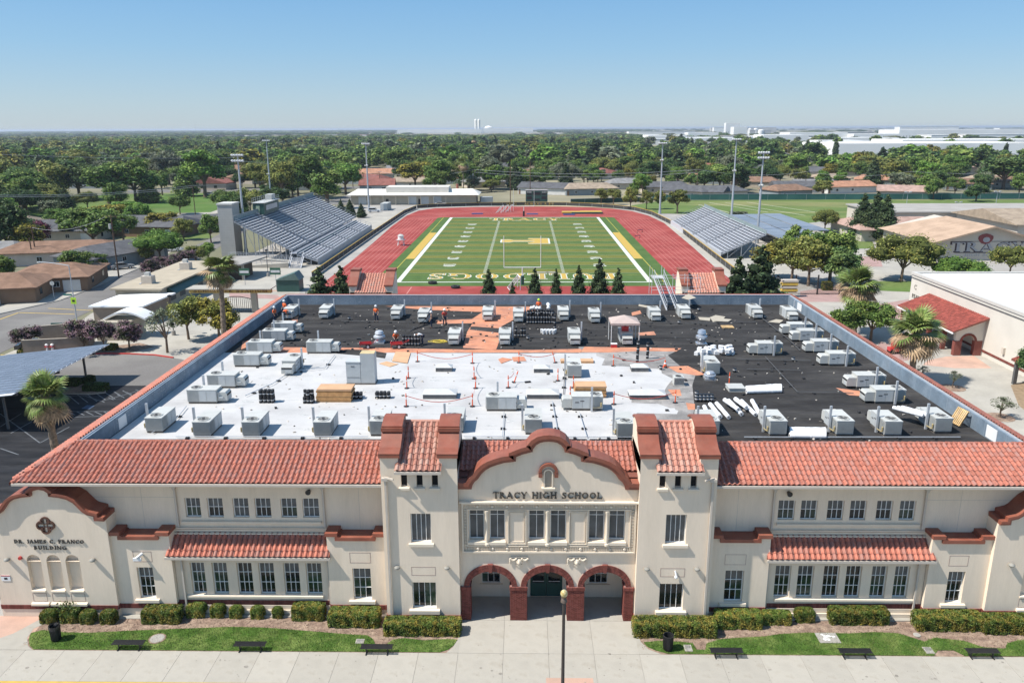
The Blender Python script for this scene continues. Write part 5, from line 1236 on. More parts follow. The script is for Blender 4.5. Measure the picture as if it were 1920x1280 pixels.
for i in range(n):
 a,b=i/n,(i+1)/n
 def F(t):P=q[0].lerp(q[2],t); return Vector((P.x,P.y-.3,DZ+.03+1.0*t*t))
 A,B_=F(a),F(b);wv=Vector((.15,.9,0));mb.poly(A,B_,B_+wv,A+wv);mb.poly(A+wv+Vector((0,0,.015)),B_+wv+Vector((0,0,.015)),B_+Vector((0,0,.015)),A+Vector((0,0,.015)))
tag(mb.build('felt_sheet',ROLL),'black felt sheet lifted at one end by a roofer','felt sheet')
t=thing('scaffold_stair','metal stair tower with black treads climbing over the back parapet','scaffold',(17.0,91,DZ));ST=mat('scaffold_tube',(.62,.63,.64),.4,.05,metal=.3)
a,b=(Vector((-.9,-2.4,0)),Vector((-1.9,1.4,3.0)))
for s in (0,1.1):
 MB().bar((a.x+s,a.y,0),(b.x+s,b.y,b.z),.10,.16).build('stringer',ST,t)
 MB().bar((a.x+s,a.y,1.0),(b.x+s,b.y,b.z+1.0),.045).bar((a.x+s,a.y,.5),(b.x+s,b.y,b.z+.5),.03).bar((a.x+s,a.y,0),(a.x+s,a.y,1.0),.045).bar((b.x+s,b.y,b.z),(b.x+s,b.y,b.z+1),.045).build('hand_rail',ST,t)
for i in range(11):
 P=a.lerp(b,(i+.5)/11);MB().box(P.x+.06,P.y-.13,P.z,P.x+1.04,P.y+.13,P.z+.03).build('tread',METB,t)
mb=MB()
for x in (-2.1,-.7,.7,2.1,3.6):
 for y in (1.5,3.4):
  mb.cyl((x,y,-9.2),(x,y,4.2 if x<0 else 3.2),.03,n=6)
  for z in (-6,-3,0,3):mb.cyl((x,1.5,z),(x,3.4,z),.025,n=5)
for z in (-6,-3,0,1.6,3.0):
 for y in (1.5,3.4):mb.cyl((-2.1,y,z),(3.6,y,z),.025,n=5)
for i,x in enumerate((-2.1,-.7,.7,2.1)):mb.cyl((x,1.5,-3 if i%2 else 0),(x+1.4,1.5,0 if i%2 else -3),.02,n=5);mb.cyl((x,1.5,-.2),(x+1.4,1.5,1.6),.02,n=5)
tag(mb.build('scaffold_tubes',ST,t),kind='stuff')
MB().box(-.6,1.5,.35,3.7,3.4,.42).box(-2.0,1.5,2.95,-.6,3.4,3.02).build('platform',UNIT,t)
SKIN=mat('skin',(.42,.25,.17),.6,.08);HIVIS=mat('orange_hi_vis',(.85,.14,.03),.6,.06);JEANS=mat('dark_jeans',(.03,.04,.07),.85,.15);HELM=mat('white_helmet',(.78,.78,.78),.3,.03);LIME=mat('lime_helmet',(.55,.75,.05),.35,.03);BOOT=mat('boot',(.03,.025,.02),.7,.1);SHIRTW=mat('pale_shirt',(.60,.62,.64),.8,.06);VESTR=mat('red_vest',(.55,.06,.04),.6,.06);HAIR=mat('dark_hair',(.02,.015,.01),.8,.1)
def skin_mesh(name,V,E,Rr,m,parent,sub=1,root=0):
 me=bpy.data.meshes.new(name);me.from_pydata(V,E,[]);me.materials.append(m)
 o=bpy.data.objects.new(name,me);COL.objects.link(o);adopt(o,parent)
 md=o.modifiers.new('Skin','SKIN');md.use_smooth_shade= True
 sv=me.skin_vertices[0].data if len(me.skin_vertices) else None
 if sv is None:
  import bmesh;b=bmesh.new();b.from_mesh(me);b.verts.layers.skin.verify();b.to_mesh(me);b.free();sv=me.skin_vertices[0].data
 for i,r in enumerate(Rr):sv[i].radius=(r,r) if not isinstance(r,tuple) else r;sv[i].use_root=(i==root)
 if sub:ms=o.modifiers.new('Sub','SUBSURF');ms.levels=sub;ms.render_levels=sub
 return o
def person(lab,loc,rz,pose='stand',top=HIVIS,helm=HELM,sleeves= None):
 t=thing('person',lab,'person',loc,rz)
 if pose=='stand':
  J=dict(pel=(0,0,.95),sp=(0,0,1.15),ch=(0,.01,1.38),nk=(0,0,1.52),hd=(0,-.02,1.66),ht=(0,-.01,1.76),shl=(-.19,0,1.42),ell=(-.27,-.02,1.14),wrl=(-.24,-.16,.93),shr=(.19,0,1.42),elr=(.28,.0,1.14),wrr=(.25,-.14,.92),hpl=(-.1,0,.92),knl=(-.13,-.02,.50),anl=(-.15,.02,.09),tol=(-.17,-.15,.05),hpr=(.1,0,.92),knr=(.13,-.03,.50),anr=(.15,.02,.09),tor=(.18,-.15,.05))
 elif pose=='bend':
  J=dict(pel=(0,.12,.88),sp=(0,-.05,1.0),ch=(0,-.28,1.05),nk=(0,-.42,1.03),hd=(0,-.53,.98),ht=(0,-.62,.95),shl=(-.19,-.30,1.05),ell=(-.22,-.36,.78),wrl=(-.14,-.42,.52),shr=(.19,-.30,1.05),elr=(.22,-.38,.78),wrr=(.14,-.44,.50),hpl=(-.1,.12,.86),knl=(-.14,.04,.48),anl=(-.15,.10,.09),tol=(-.17,-.07,.05),hpr=(.1,.12,.86),knr=(.14,.02,.48),anr=(.15,.10,.09),tor=(.18,-.07,.05))
 elif pose=='kneel':
  J=dict(pel=(0,.12,.52),sp=(0,.05,.72),ch=(0,-.06,.93),nk=(0,-.12,1.06),hd=(0,-.18,1.18),ht=(0,-.19,1.28),shl=(-.19,-.06,.96),ell=(-.28,-.16,.72),wrl=(-.15,-.36,.62),shr=(.19,-.06,.96),elr=(.28,-.16,.72),wrr=(.15,-.36,.60),hpl=(-.1,.12,.50),knl=(-.16,-.28,.45),anl=(-.16,-.22,.09),tol=(-.17,-.38,.05),hpr=(.1,.12,.50),knr=(.16,-.18,.09),anr=(.16,.24,.08),tor=(.16,.34,.05))
 names=list(J);V=[J[k] for k in names];ix={k:i for i,k in enumerate(names)}
 Rr=dict(pel=(.15,.11),sp=(.13,.10),ch=(.16,.11),nk=.055,hd=.095,ht=.07,shl=.065,ell=.045,wrl=.03,shr=.065,elr=.045,wrr=.03,hpl=.095,knl=.06,anl=.042,tol=.035,hpr=.095,knr=.06,anr=.042,tor=.035)
 Rr=[Rr[k] for k in names]
 Eg=[('pel','sp'),('sp','ch'),('ch','nk'),('nk','hd'),('hd','ht'),('ch','shl'),('shl','ell'),('ell','wrl'),('ch','shr'),('shr','elr'),('elr','wrr'),('pel','hpl'),('hpl','knl'),('knl','anl'),('anl','tol'),('pel','hpr'),('hpr','knr'),('knr','anr'),('anr','tor')]
 E=[(ix[a],ix[b]) for a,b in Eg]
 for w_,e_ in (('wrl','ell'),('wrr','elr')):
  W0,E0=Vector(J[w_]),Vector(J[e_]);d=(W0-E0).normalized();side=d.cross(Vector((0,1,.3))).normalized()
  pm=len(V);V.append(tuple(W0+d*.07));Rr.append(.032);E.append((ix[w_],pm))
  for k in range(4):
   f0=len(V);b=W0+d*.10+side*(.024*(k-1.5));L_=(.065,.075,.07,.055)[k];V.append(tuple(b));Rr.append(.010);E.append((pm,f0));V.append(tuple(b+d*L_+Vector((0,-.02,-.01))));Rr.append(.008);E.append((f0,f0+1))
  f0=len(V);V.append(tuple(W0+d*.05+side*-.05));Rr.append(.011);E.append((pm,f0));V.append(tuple(W0+d*.10+side*-.075));Rr.append(.009);E.append((f0,f0+1))
 skin_mesh('body',V,E,Rr,SKIN,t)
 def wear(name,ks,rs,es,m):
  skin_mesh(name,[J[k] for k in ks],[(ks.index(a),ks.index(b)) for a,b in es],rs,m,t)
 wear('hi_vis_shirt' if top in (HIVIS,VESTR) else 'shirt',['pel','sp','ch','shl','ell','shr','elr'],[(.165,.125),(.15,.12),(.18,.13),.085,.06,.085,.06],[('pel','sp'),('sp','ch'),('ch','shl'),('shl','ell'),('ch','shr'),('shr','elr')],top)
 wear('trousers',['pel','hpl','knl','anl','hpr','knr','anr'],[(.16,.12),.11,.08,.065,.11,.08,.065],[('pel','hpl'),('hpl','knl'),('knl','anl'),('pel','hpr'),('hpr','knr'),('knr','anr')],JEANS)
 for s in 'lr':
  a,b=Vector(J['an'+s]),Vector(J['to'+s]);MB().bar(a+Vector((0,0,-.03)),b+(b-a).normalized()*.05,.10,.09).build('boot',BOOT,t)
 hd,ht=Vector(J['hd']),Vector(J['ht']);up=(ht-Vector(J['nk'])).normalized();Mx=up.to_track_quat('Z','Y').to_matrix().to_4x4();Mx.translation=hd+up*.02
 h=MB().lathe((0,0,0),[(.165,.03),(.135,.04),(.13,.09),(.10,.15),(.04,.175),(.005,.18)],14);g=MB();g.add(h,Mx);g.build('helmet',helm,t,smooth=40)
 f=MB();fw=Vector((0,-1,0)) if pose!='bend' else Vector((0,0,-1));c=hd+fw*.085
 f.obb(c,(.03,.035,.04));f.build('nose',SKIN,t)
 e=MB();[e.obb(hd+fw*.088+Vector((s*.035,0,0))+up*.02,(.022,.014,.012)) for s in (-1,1)];e.build('eyes',HAIR,t)
 return t
p=G(493,608,DZ);person('roofer in orange hi-vis and white helmet standing against the left parapet',(-26.9,82.6,DZ),1.2)
p=G(509,600,DZ);person('roofer in orange hi-vis standing between the parapet and the corner unit',(-26.75,85.8,DZ),-.6)
p=G(523,602,DZ);person('roofer in orange hi-vis bending over beside the corner unit',(-26.3,84.0,DZ),1.5,'bend')
p=G(706,603,DZ);person('roofer in orange hi-vis standing alone on the black roof by the back left',(p.x,p.y,DZ),-.2)
p=G(743,644,DZ);person('roofer in orange hi-vis kneeling beside the felt roll pile',(p.x,p.y,DZ),.1,'kneel')
p=G(791,646,DZ);person('roofer in pale shirt and jeans bending right of the felt roll pile',(p.x,p.y,DZ),-1.5,'bend',SHIRTW)
p=G(804,615,DZ);person('roofer in a pale shirt lifting the black felt sheet',(p.x+.3,p.y,DZ),-1.4,'stand',mat('brown_shirt',(.20,.12,.09),.8,.1))
p=G(834,610,DZ);person('roofer in a red vest standing on the orange strip',(p.x,p.y,DZ),.5,'stand',VESTR)
p=G(1010,590,DZ);person('roofer in orange hi-vis and lime helmet behind the big felt roll stack',(p.x,p.y,DZ),0,'stand',HIVIS,LIME)
print('roof ok',len(bpy.data.objects))
#  TREES
def blob(mb,c,r,rng,squash=1.0):
 k=len(mb.v);n,m=8,5;c=Vector(c)
 for j in range(1,m):
  for i in range(n):
   a,b=2*math.pi*i/n,math.pi*j/m;q=r*rng.uniform(.82,1.12);mb.v.append((c.x+q*math.sin(b)*math.cos(a),c.y+q*math.sin(b)*math.sin(a),c.z+q*squash*math.cos(b)))
 top=len(mb.v);mb.v.append((c.x,c.y,c.z+r*squash));bot=len(mb.v);mb.v.append((c.x,c.y,c.z-r*squash))
 for j in range(m-2):mb.f+=[(k+j*n+i,k+(j+1)*n+i,k+(j+1)*n+(i+1)%n,k+j*n+(i+1)%n) for i in range(n)]
 mb.f+=[(top,k+i,k+(i+1)%n) for i in range(n)]+[(bot,k+(m-2)*n+(i+1)%n,k+(m-2)*n+i) for i in range(n)]
def crown_mb(kind,seed,n=2400,leaf=.024):
 """total tree height is 1; returns leaves, inner, and branch ends"""
 rng=random.Random(seed);L,I=MB(),MB();ends=[];lobes=[]
 if kind in ('round','oval','wide','sparse'):
  R,zc,H={'round':(.40,.60,.38),'oval':(.30,.58,.40),'wide':(.58,.64,.30),'sparse':(.34,.66,.30)}[kind]
  nl={'round':20,'oval':18,'wide':26,'sparse':13}[kind]
  for i in range(nl):
   a=rng.uniform(0,2*math.pi);u=rng.uniform(-.75,1);s=math.sqrt(max(0,1-u*u)) if u>0 else math.sqrt(max(0,1-(u*.8)**2));k=rng.uniform(.55,.86)
   lobes.append((Vector((R*s*k*math.cos(a),R*s*k*math.sin(a),zc+H*u*k)),R*rng.uniform(.26,.42)))
  lobes.append((Vector((0,0,zc)),R*.5))
 elif kind=='cone':
  for i in range(26):
   t=i/25;z=.10+.86*t;r=.27*(1-t)**.85+.015;a=i*2.4;lobes.append((Vector((r*.55*math.cos(a),r*.55*math.sin(a),z)),r*.62+.02))
 elif kind=='cypress':
  for i in range(16):
   t=i/15;z=.06+.88*t;r=.075*math.sin(math.pi*min(1,t*.8+.18))+.01;lobes.append((Vector((rng.uniform(-.01,.01),rng.uniform(-.01,.01),z)),r))
 tot=sum(r*r for c,r in lobes);pts,outs=[],[]
 for c,r in lobes:
  m=int(n*r*r/tot)
  for i in range(m):
   d=Vector((rng.gauss(0,1),rng.gauss(0,1),rng.gauss(0,1)+.25)).normalized();q=r*rng.uniform(.72,1.10)*(1+(.25 if rng.random()<.08 else 0));sq=.8 if kind not in ('cone',) else .7
   pts.append(c+Vector((d.x*q,d.y*q,d.z*q*sq)));outs.append(d)
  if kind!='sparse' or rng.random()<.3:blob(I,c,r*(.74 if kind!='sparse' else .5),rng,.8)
  ends.append(c)
 leaf_cloud(L,pts,leaf,.35,rng,.62,outs)
 return L,I,ends
LEAFM={'green':leafmat('leaf_green',(.125,.205,.042),alt=(.215,.265,.06),altscale=2.5),'deep':leafmat('leaf_deep_green',(.065,.12,.036),alt=(.12,.165,.045),altscale=2.5),'olive':leafmat('leaf_olive',(.19,.215,.052),alt=(.29,.265,.06),altscale=3),'bright':leafmat('leaf_bright_green',(.125,.24,.038),alt=(.20,.28,.05),altscale=3),'yellow':leafmat('leaf_yellow_green',(.30,.25,.04),alt=(.16,.19,.04),altscale=3),'grey':leafmat('leaf_grey_green',(.15,.175,.10),alt=(.21,.22,.145),altscale=3),'pine':leafmat('needle_dark',(.050,.085,.034),alt=(.10,.13,.048),altscale=4,trans=.04),'purple':leafmat('crape_blossom',(.24,.14,.17),alt=(.07,.10,.035),altscale=5.5,isl=.35),'magenta':leafmat('magenta_blossom',(.30,.05,.13),alt=(.12,.05,.06),altscale=4)}
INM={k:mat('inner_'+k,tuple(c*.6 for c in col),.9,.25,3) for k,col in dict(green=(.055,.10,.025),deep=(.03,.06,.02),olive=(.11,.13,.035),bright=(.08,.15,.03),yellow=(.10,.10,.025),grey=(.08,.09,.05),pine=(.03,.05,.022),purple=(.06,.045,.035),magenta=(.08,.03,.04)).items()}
BARK=mat('bark',(.17,.125,.09),.95,.2,6)
def trunk_mb(ends,kind,seed,th=.028):
 rng=random.Random(seed+5);t=MB();fork={'cone':.9,'cypress':.9}.get(kind,.30)
 if kind in ('cone','cypress'):t.cyl((0,0,0),(0,0,.9),th*.8,.006,7); return t
 t.cyl((0,0,0),(.01,0,fork),th,th*.75,8)
 for c in rng.sample(ends,min(8,len(ends))):
  m=Vector((c.x*.4,c.y*.4,fork+(c.z-fork)*.55));t.cyl((.01,0,fork-.02),m,th*.55,th*.35,6);t.cyl(m,c,th*.35,th*.12,5)
 return t
PROTO={}
def proto(kind,colour,seed=0,n=2400,leaf=.024):
 key=(kind,colour,seed)
 if key in PROTO: return PROTO[key]
 gk=(kind,seed,n)
 if gk not in PROTO:
  L,I,ends=crown_mb(kind,seed*13+hash(kind)%1+len(kind),n,leaf);T=trunk_mb(ends,kind,seed)
  PROTO[gk]=(L,I,T)
 L,I,T=PROTO[gk]
 def me(mb,name,ms):
  m=bpy.data.meshes.new(name);m.from_pydata(mb.v,[],mb.f)
  for q in ms:m.materials.append(q)
  return m
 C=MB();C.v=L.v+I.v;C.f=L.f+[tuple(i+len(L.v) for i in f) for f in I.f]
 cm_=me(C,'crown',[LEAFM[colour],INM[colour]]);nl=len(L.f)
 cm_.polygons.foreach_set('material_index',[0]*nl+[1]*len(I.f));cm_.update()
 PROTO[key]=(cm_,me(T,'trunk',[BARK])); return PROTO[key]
def tree(name,label,loc,h,kind='round',colour='green',seed=0,group= None,sx=1.0,rz= None,cat='tree',**k):
 cm_,tm_=proto(kind,colour,seed,**k)
 t=thing(name,label,cat,loc,rz if rz is not None else random.uniform(0,6.28),group);t.scale=(h*sx,h*sx,h)
 for nm,me in (('trunk',tm_),('crown',cm_)):
  o=bpy.data.objects.new(nm,me);COL.objects.link(o);o.parent=t
 return t
def tree_px(name,label,px,ybase,ytop,wpx,kind='round',colour='green',seed=0,group= None,**k):
 """base on the ground at the pixel; height from the top pixel; width in pixels"""
 p=G(px,ybase);q=G(px,ytop,Y=p.y);h=q.z*1.0
 m={'round':.46,'oval':.36,'wide':.66,'sparse':.38,'cone':.25,'cypress':.085}[kind]
 wm=wpx*(p-Vector((0,0,CAMH))).length/FOC/2
 return tree(name,label,(p.x,p.y,0),h,kind,colour,seed,group,sx=wm/(m*h),**k)
FROND=leafmat('palm_frond',(.13,.19,.045),alt=(.24,.26,.09),altscale=1.5,rough=.4,trans=.15);DEADF=leafmat('dead_palm_frond',(.40,.29,.18),alt=(.32,.22,.13),altscale=2);PTRUNK=mat('palm_trunk',(.21,.165,.125),.95,.25,5,.8)
def frond_mesh(m):
 mb=MB();mb.bar((0,0,0),(.9,0,.10),.04,.02)
 n=15
 for i in range(n):
  a=rad(-78+156*i/(n-1));L=.95+.35*math.cos(a);d=Vector((math.cos(a),math.sin(a),0));s=Vector((-d.y,d.x,0))*.055
  b=Vector((.85,0,.10));m1=b+d*L*.55+Vector((0,0,.06));e=b+d*L+Vector((0,0,-.22-.1*abs(math.sin(a))))
  s=s*1.35;mb.poly(b-s*.3,m1-s,m1+s,b+s*.3);mb.poly(m1-s,e,m1+s)
 me=bpy.data.meshes.new('frond');me.from_pydata(mb.v,[],mb.f);me.materials.append(m); return me
FMG,FMD=frond_mesh(FROND),frond_mesh(DEADF)
def palm(label,loc,h,R,dead=14,green=34,group= None,seed=0,lean=0.0,tr=.22):
 rng=random.Random(seed);t=thing('fan_palm',label,'palm tree',loc,rng.uniform(0,6),group);s=R/1.9
 tm=MB();n=int(h/.35);q= None
 for i in range(n+1):
  z=h*i/n;r=tr*(1.15-.35*z/h)*(1.09 if i%2 else .96);P=(lean*z,0,z,r)
  if q:tm.cyl(q[:3],P[:3],q[3],P[3],10,caps= False)
  q=P
 for i in range(int(h*16)):
  a=rng.uniform(0,6.28);z=rng.uniform(.4,h);r=tr*(1.15-.35*z/h);x=lean*z
  tm.poly((x+r*math.cos(a-.15),r*math.sin(a-.15),z),(x+r*math.cos(a+.15),r*math.sin(a+.15),z),(x+(r+.09)*math.cos(a),(r+.09)*math.sin(a),z+.14))
 tm.build('trunk',PTRUNK,t,fix= False)
 for i in range(green+dead):
  d=i>=green;el=(rng.uniform(-50,82) if i%3 else rng.uniform(20,80)) if not d else rng.uniform(-75,5 if dead>30 else -25);az=rng.uniform(0,360)
  o=bpy.data.objects.new('dead_frond' if d else 'frond',FMD if d else FMG);COL.objects.link(o);adopt(o,t)
  o.location=(lean*h+.1*math.cos(rad(az)),.1*math.sin(rad(az)),h-(.5 if d else .1)+rng.uniform(-.3,.25));o.rotation_euler=(rng.uniform(-.4,.4),-rad(el),rad(az));k=s*rng.uniform(.58,1.08)*(1.0 if d else 1);o.scale=(k,k,k)
 return t
#  STADIUM
TURF=mat('turf',(.072,.125,.036),.95,.08,.4,fine=.06,fscale=6,alt=(.085,.135,.04),altscale=.1);TURFB=mat('turf_light_band',(.135,.145,.036),.95,.08,.4,fine=.06,fscale=6)
TRK=mat('red_track',(.275,.052,.045),.9,.08,.15,alt=(.33,.080,.068),altscale=.12,fine=.03,fscale=5);LINE=mat('field_line',(.56,.58,.52),.85,.05);LINEF=mat('faint_lane_line',(.50,.22,.19),.85,.05);YEL=mat('field_yellow',(.47,.32,.08),.85,.05)
def gp(pts,z,name,m,kind='structure'): return flat([G(x,y).xy for x,y in pts],z,name,m,kind)
trackpts=[G(x,y).xy for x,y in [(640,505),(700,455),(735,424),(763,404),(785,395),(815,390.5),(880,388.5),(960,387),(1060,387.5),(1110,389),(1150,391.5),(1185,396),(1215,404),(1245,418),(1300,464),(1345,505)]]
flat([(-40,112)]+[tuple(p) for p in trackpts]+[(41,112)],.0,'running_track',TRK)
tL,tR=-30.3,30.0
flat([(tL,150.8),(tL+.4,272),(-28.5,273.6),(27.5,273.6),(tR,272),(tR,150.8)],.012,'turf',TURF)
FX0,FX1,FY0,FY1=-24.8,24.1,155.4,272.0
for i in range(12):
 y0=FY0+4.86*(2*i);
 if i:flat([(FX0,y0),(FX1,y0),(FX1,y0+4.86),(FX0,y0+4.86)],.018,'turf_band',TURFB)
def ln(x0,y0,x1,y1,m=LINE,z=.026,name='field_line'):
 tag(MB().poly((x0,y0,z),(x1,y0,z),(x1,y1,z),(x0,y1,z)).build(name,m),kind='structure')
ln(FX0-1.0,FY0-.8,FX0,FY1+1.0);ln(FX1,FY0-.8,FX1+1.0,FY1+1.0);ln(FX0,FY0-.8,FX1,FY0-.2);ln(FX0,FY1+.4,FX1,FY1+1.0)
FL=(FY1-FY0)
for i in range(1,24):
 y=FY0+FL*i/24
 if 2<=i<=22:ln(FX0,y-.05,FX1,y+.05,mat('yard_line',(.42,.45,.30),.9,.05) if 'yard_line' not in bpy.data.materials else bpy.data.materials['yard_line'])
ym=mat('soft_yellow_line',(.42,.36,.07),.85,.05)
for i in range(1,24):y=FY0+FL*(i+.5)/24;ln(FX0,y-.05,FX1,y+.05,ym)
for X in (FX0-3.2,FX1+3.2):ln(X-.09,FY0-2,X+.09,FY1+1,ym)
for X in (-8.6,8.0):
 mb=MB();y=FY0+9.7
 while y<FY1-9.7:mb.poly((X-.35,y,.026),(X+.35,y,.026),(X+.35,y+.28,.026),(X-.35,y+.28,.026));y+=.972
 tag(mb.build('hash_marks',LINEF if False else LINE),kind='structure')
for X0,X1 in ((FX0-3.1,FX0-1.15),(FX1+1.15,FX1+3.1)):ln(X0,184,X1,232,YEL)
def ground_text(txt,cx,cy,h,wid,m,z,rz=0,name='field_letter',fat=0.0,gap=.12):
 tw=text_width(txt,gap);s=wid/tw;x=-wid/2;c,sn=math.cos(rz),math.sin(rz)
 for ch in txt:
  pl,W_=glyph_polys(ch);mb=MB()
  for i,p in enumerate(pl):
   cxp=sum(a for a,b in p)/len(p);cyp=sum(b for a,b in p)/len(p);q=[]
   for a,b in p:
    da,db=a-cxp,b-cyp
    X,Y=x+(a+math.copysign(fat,da))*s,(b+math.copysign(fat*.9,db)-.5)*h
    q.append((cx+X*c-Y*sn,cy+X*sn+Y*c,z+i*.0009))
   mb.poly(*q)
  if pl:tag(mb.build(name,m),kind='structure')
  x+=(W_+gap)*s
ground_text('TRACY',-.2,266.8,7.0,23.5,LINE,.034,0,fat=.035);ground_text('TRACY',-.2,266.8,7.0,23.5,YEL,.052,0)
ground_text('BULLDOGS',-.8,161.2,6.4,38.5,LINE,.034,math.pi,fat=.035);ground_text('BULLDOGS',-.8,161.2,6.4,38.5,YEL,.052,math.pi)
for m_,z,f in ((LINE,.034,.45),(YEL,.048,0)):
 P=[(-6.3-f,211.6-f),(-4.2,211.6-f),(-3.2,213.1-f),(2.7,213.1-f),(.6,210.2-f),(.9,208.9-f),(6.1+f,209.2-f),(6.1+f,219+f),(.9,219.2+f),(.6,217.9+f),(2.7,215.1+f),(-3.2,215.1+f),(-4.2,216.6+f),(-6.3-f,216.6+f)]
 mb=MB();mb.prism(P,'z',z-.01,z);tag(mb.build('field_emblem',m_),kind='structure')
for i,(d,k) in enumerate([('10',4),('20',6),('30',8),('40',10),('50',12),('40',14),('30',16),('20',18),('10',20)]):
 y=FY0+FL*k/24
 ground_text(d,-16.9,y,2.6,3.4,LINE,.034,-math.pi/2,'yard_number',fat=.04,gap=.25);ground_text(d,16.4,y,2.6,3.4,LINE,.034,math.pi/2,'yard_number',fat=.04,gap=.25)
for s in (-1,1):
 for i in range(9):
  x=s*(31.3+i*1.13)+.3;tag(MB().poly((x-.05,128,.012),(x+.05,128,.012),(x+.05,268,.012),(x-.05,268,.012)).build('lane_line',LINEF),kind='structure')
for i in range(9):
 mb=MB();r=i*1.13
 base_=[(31.6,266),(30.8,272),(28.5,277),(24,281),(17,283.6),(8,284.6),(0,284.8)]
 base_=base_+[(-x,y) for x,y in base_[-2::-1]]
 pts=[]
 for x,y in base_:
  d=Vector((x,max(0,(y-262)*1.5),0));d.normalize() if d.length else None ;pts.append((x+d.x*r*.95+.3,y+d.y*r*.9))
 for j in range(len(pts)-1):
  a,b=Vector(pts[j]),Vector(pts[j+1]);n_=(b-a).normalized();n_=Vector((-n_.y,n_.x))*.05;mb.poly((*(a-n_),.012),(*(b-n_),.012),(*(b+n_),.012),(*(a+n_),.012))
 tag(mb.build('lane_line',LINEF),kind='structure')
rng=random.Random(4)
mb=MB()
for i in range(36):x=31.5+rng.randrange(9)*1.13+.2;y=140+i*2.6;mb.poly((x,y,.014),(x+.9,y+.1,.014),(x+.9,y+.3,.014),(x,y+.2,.014))
tag(mb.build('lane_marks',LINEF),kind='structure')
ln(-40,141.2,41,141.35,LINEF,.013);ln(-22,112,-21.8,150,LINEF,.013)
gp([(540,560),(620,500),(745,400),(770,391),(700,400),(560,500),(440,500),(430,560)],-.008,'stadium_concourse',CONCP)
flat([(-75,136),(-42,136),(-42,176),(-75,176)],-.009,'stadium_concourse',CONCP)
flat([(41,150),(58,150),(58,262),(41,262)],-.009,'stadium_concourse',CONCP)
FEN=mat('fence_dark_mesh',(.05,.05,.045),.8,.1);FENM=mat('chain_link',(.30,.33,.34),.6,.1)
def fence(pts,h,lab,name='boundary_fence',m=FEN,top=YEL,cat='fence',post=3.0,pm=POLEG,grp= None,solid= True):
 c=Vector((pts[0][0],pts[0][1],0));t=thing(name,lab,cat,tuple(c),0,grp);pn,tp=MB(),MB();np_=0
 for i in range(len(pts)-1):
  a,b=Vector((*pts[i],0))-c,Vector((*pts[i+1],0))-c;L=(b-a).length;n=max(1,round(L/post))
  for k in range(n):
   p,q=a.lerp(b,k/n),a.lerp(b,(k+1)/n)
   if solid:MB().bar(p+Vector((0,0,h/2)),q+Vector((0,0,h/2)),.03,h-.12).build('panel',m,t)
   else:
    w_=MB();mI=int((q-p).length/.9)+1
    for e in range(mI):w_.bar(p.lerp(q,e/mI),p.lerp(q,(e+1)/mI)+Vector((0,0,h)),.015);w_.bar(p.lerp(q,e/mI)+Vector((0,0,h)),p.lerp(q,(e+1)/mI),.015)
    w_.bar(p+Vector((0,0,.1)),q+Vector((0,0,.1)),.02);w_.build('wire_panel',m,t)
   MB().cyl(p,p+Vector((0,0,h+.05)),.05,n=6).build('post',pm,t)
  tp.bar(a+Vector((0,0,h+.06)),b+Vector((0,0,h+.06)),.14 if solid else .06,.12 if solid else .06)
 tp.build('top_rail',top,t); return t
fl=[tuple(p) for p in [G(x,y).xy for x,y in [(585,522),(700,441),(758,401),(781,391.5)]]]
fence(fl,1.25,'dark banner fence with yellow top between the left bleachers and the track',post=5)
fb=[tuple(G(x,y).xy) for x,y in [(782,391),(820,388.5),(900,386.3),(985,385.3),(1062,385.6),(1110,387.6),(1150,390)]]
fence(fb,1.3,'dark banner fence with yellow top round the far bend of the track',post=5)
fr_=[tuple(G(x,y).xy) for x,y in [(1150,390),(1190,394.5),(1222,403),(1262,423),(1380,516)]]
fence(fr_,1.25,'dark banner fence with yellow top between the track and the right bleachers',post=5)
bt=thing('fence_lettering','yellow words ONCE A BULLDOG ALWAYS A BULLDOG on the far fence','lettering',(0,fb[3][1]-.3,.3))
def flat_text(txt,x0,x1,z0,h,Y,m,parent,gap=.16):
 s=(x1-x0)/text_width(txt,gap);x=x0
 for ch in txt:
  pl,W_=glyph_polys(ch)
  if pl:
   mb=MB();[mb.prism([(x+a*s,z0+b*h) for a,b in p],'y',Y-.05-i*.003,Y) for i,p in enumerate(pl)];mb.build('letter',m,parent)
  x+=(W_+gap)*s
flat_text('ONCE A BULLDOG',-16.5,-3.5,.05,.75,-.4,YEL,bt);flat_text('ALWAYS A BULLDOG',-.5,17,.05,.75,-.4,YEL,bt)
SEAT=mat('aluminium_seat',(.50,.51,.53),.5,.05,1,metal=.05,orand=.06);TREAD=mat('aluminium_tread',(.25,.26,.285),.6,.08,1);FRM=mat('galvanised_frame',(.34,.36,.38),.5,.08,1,metal=.3)
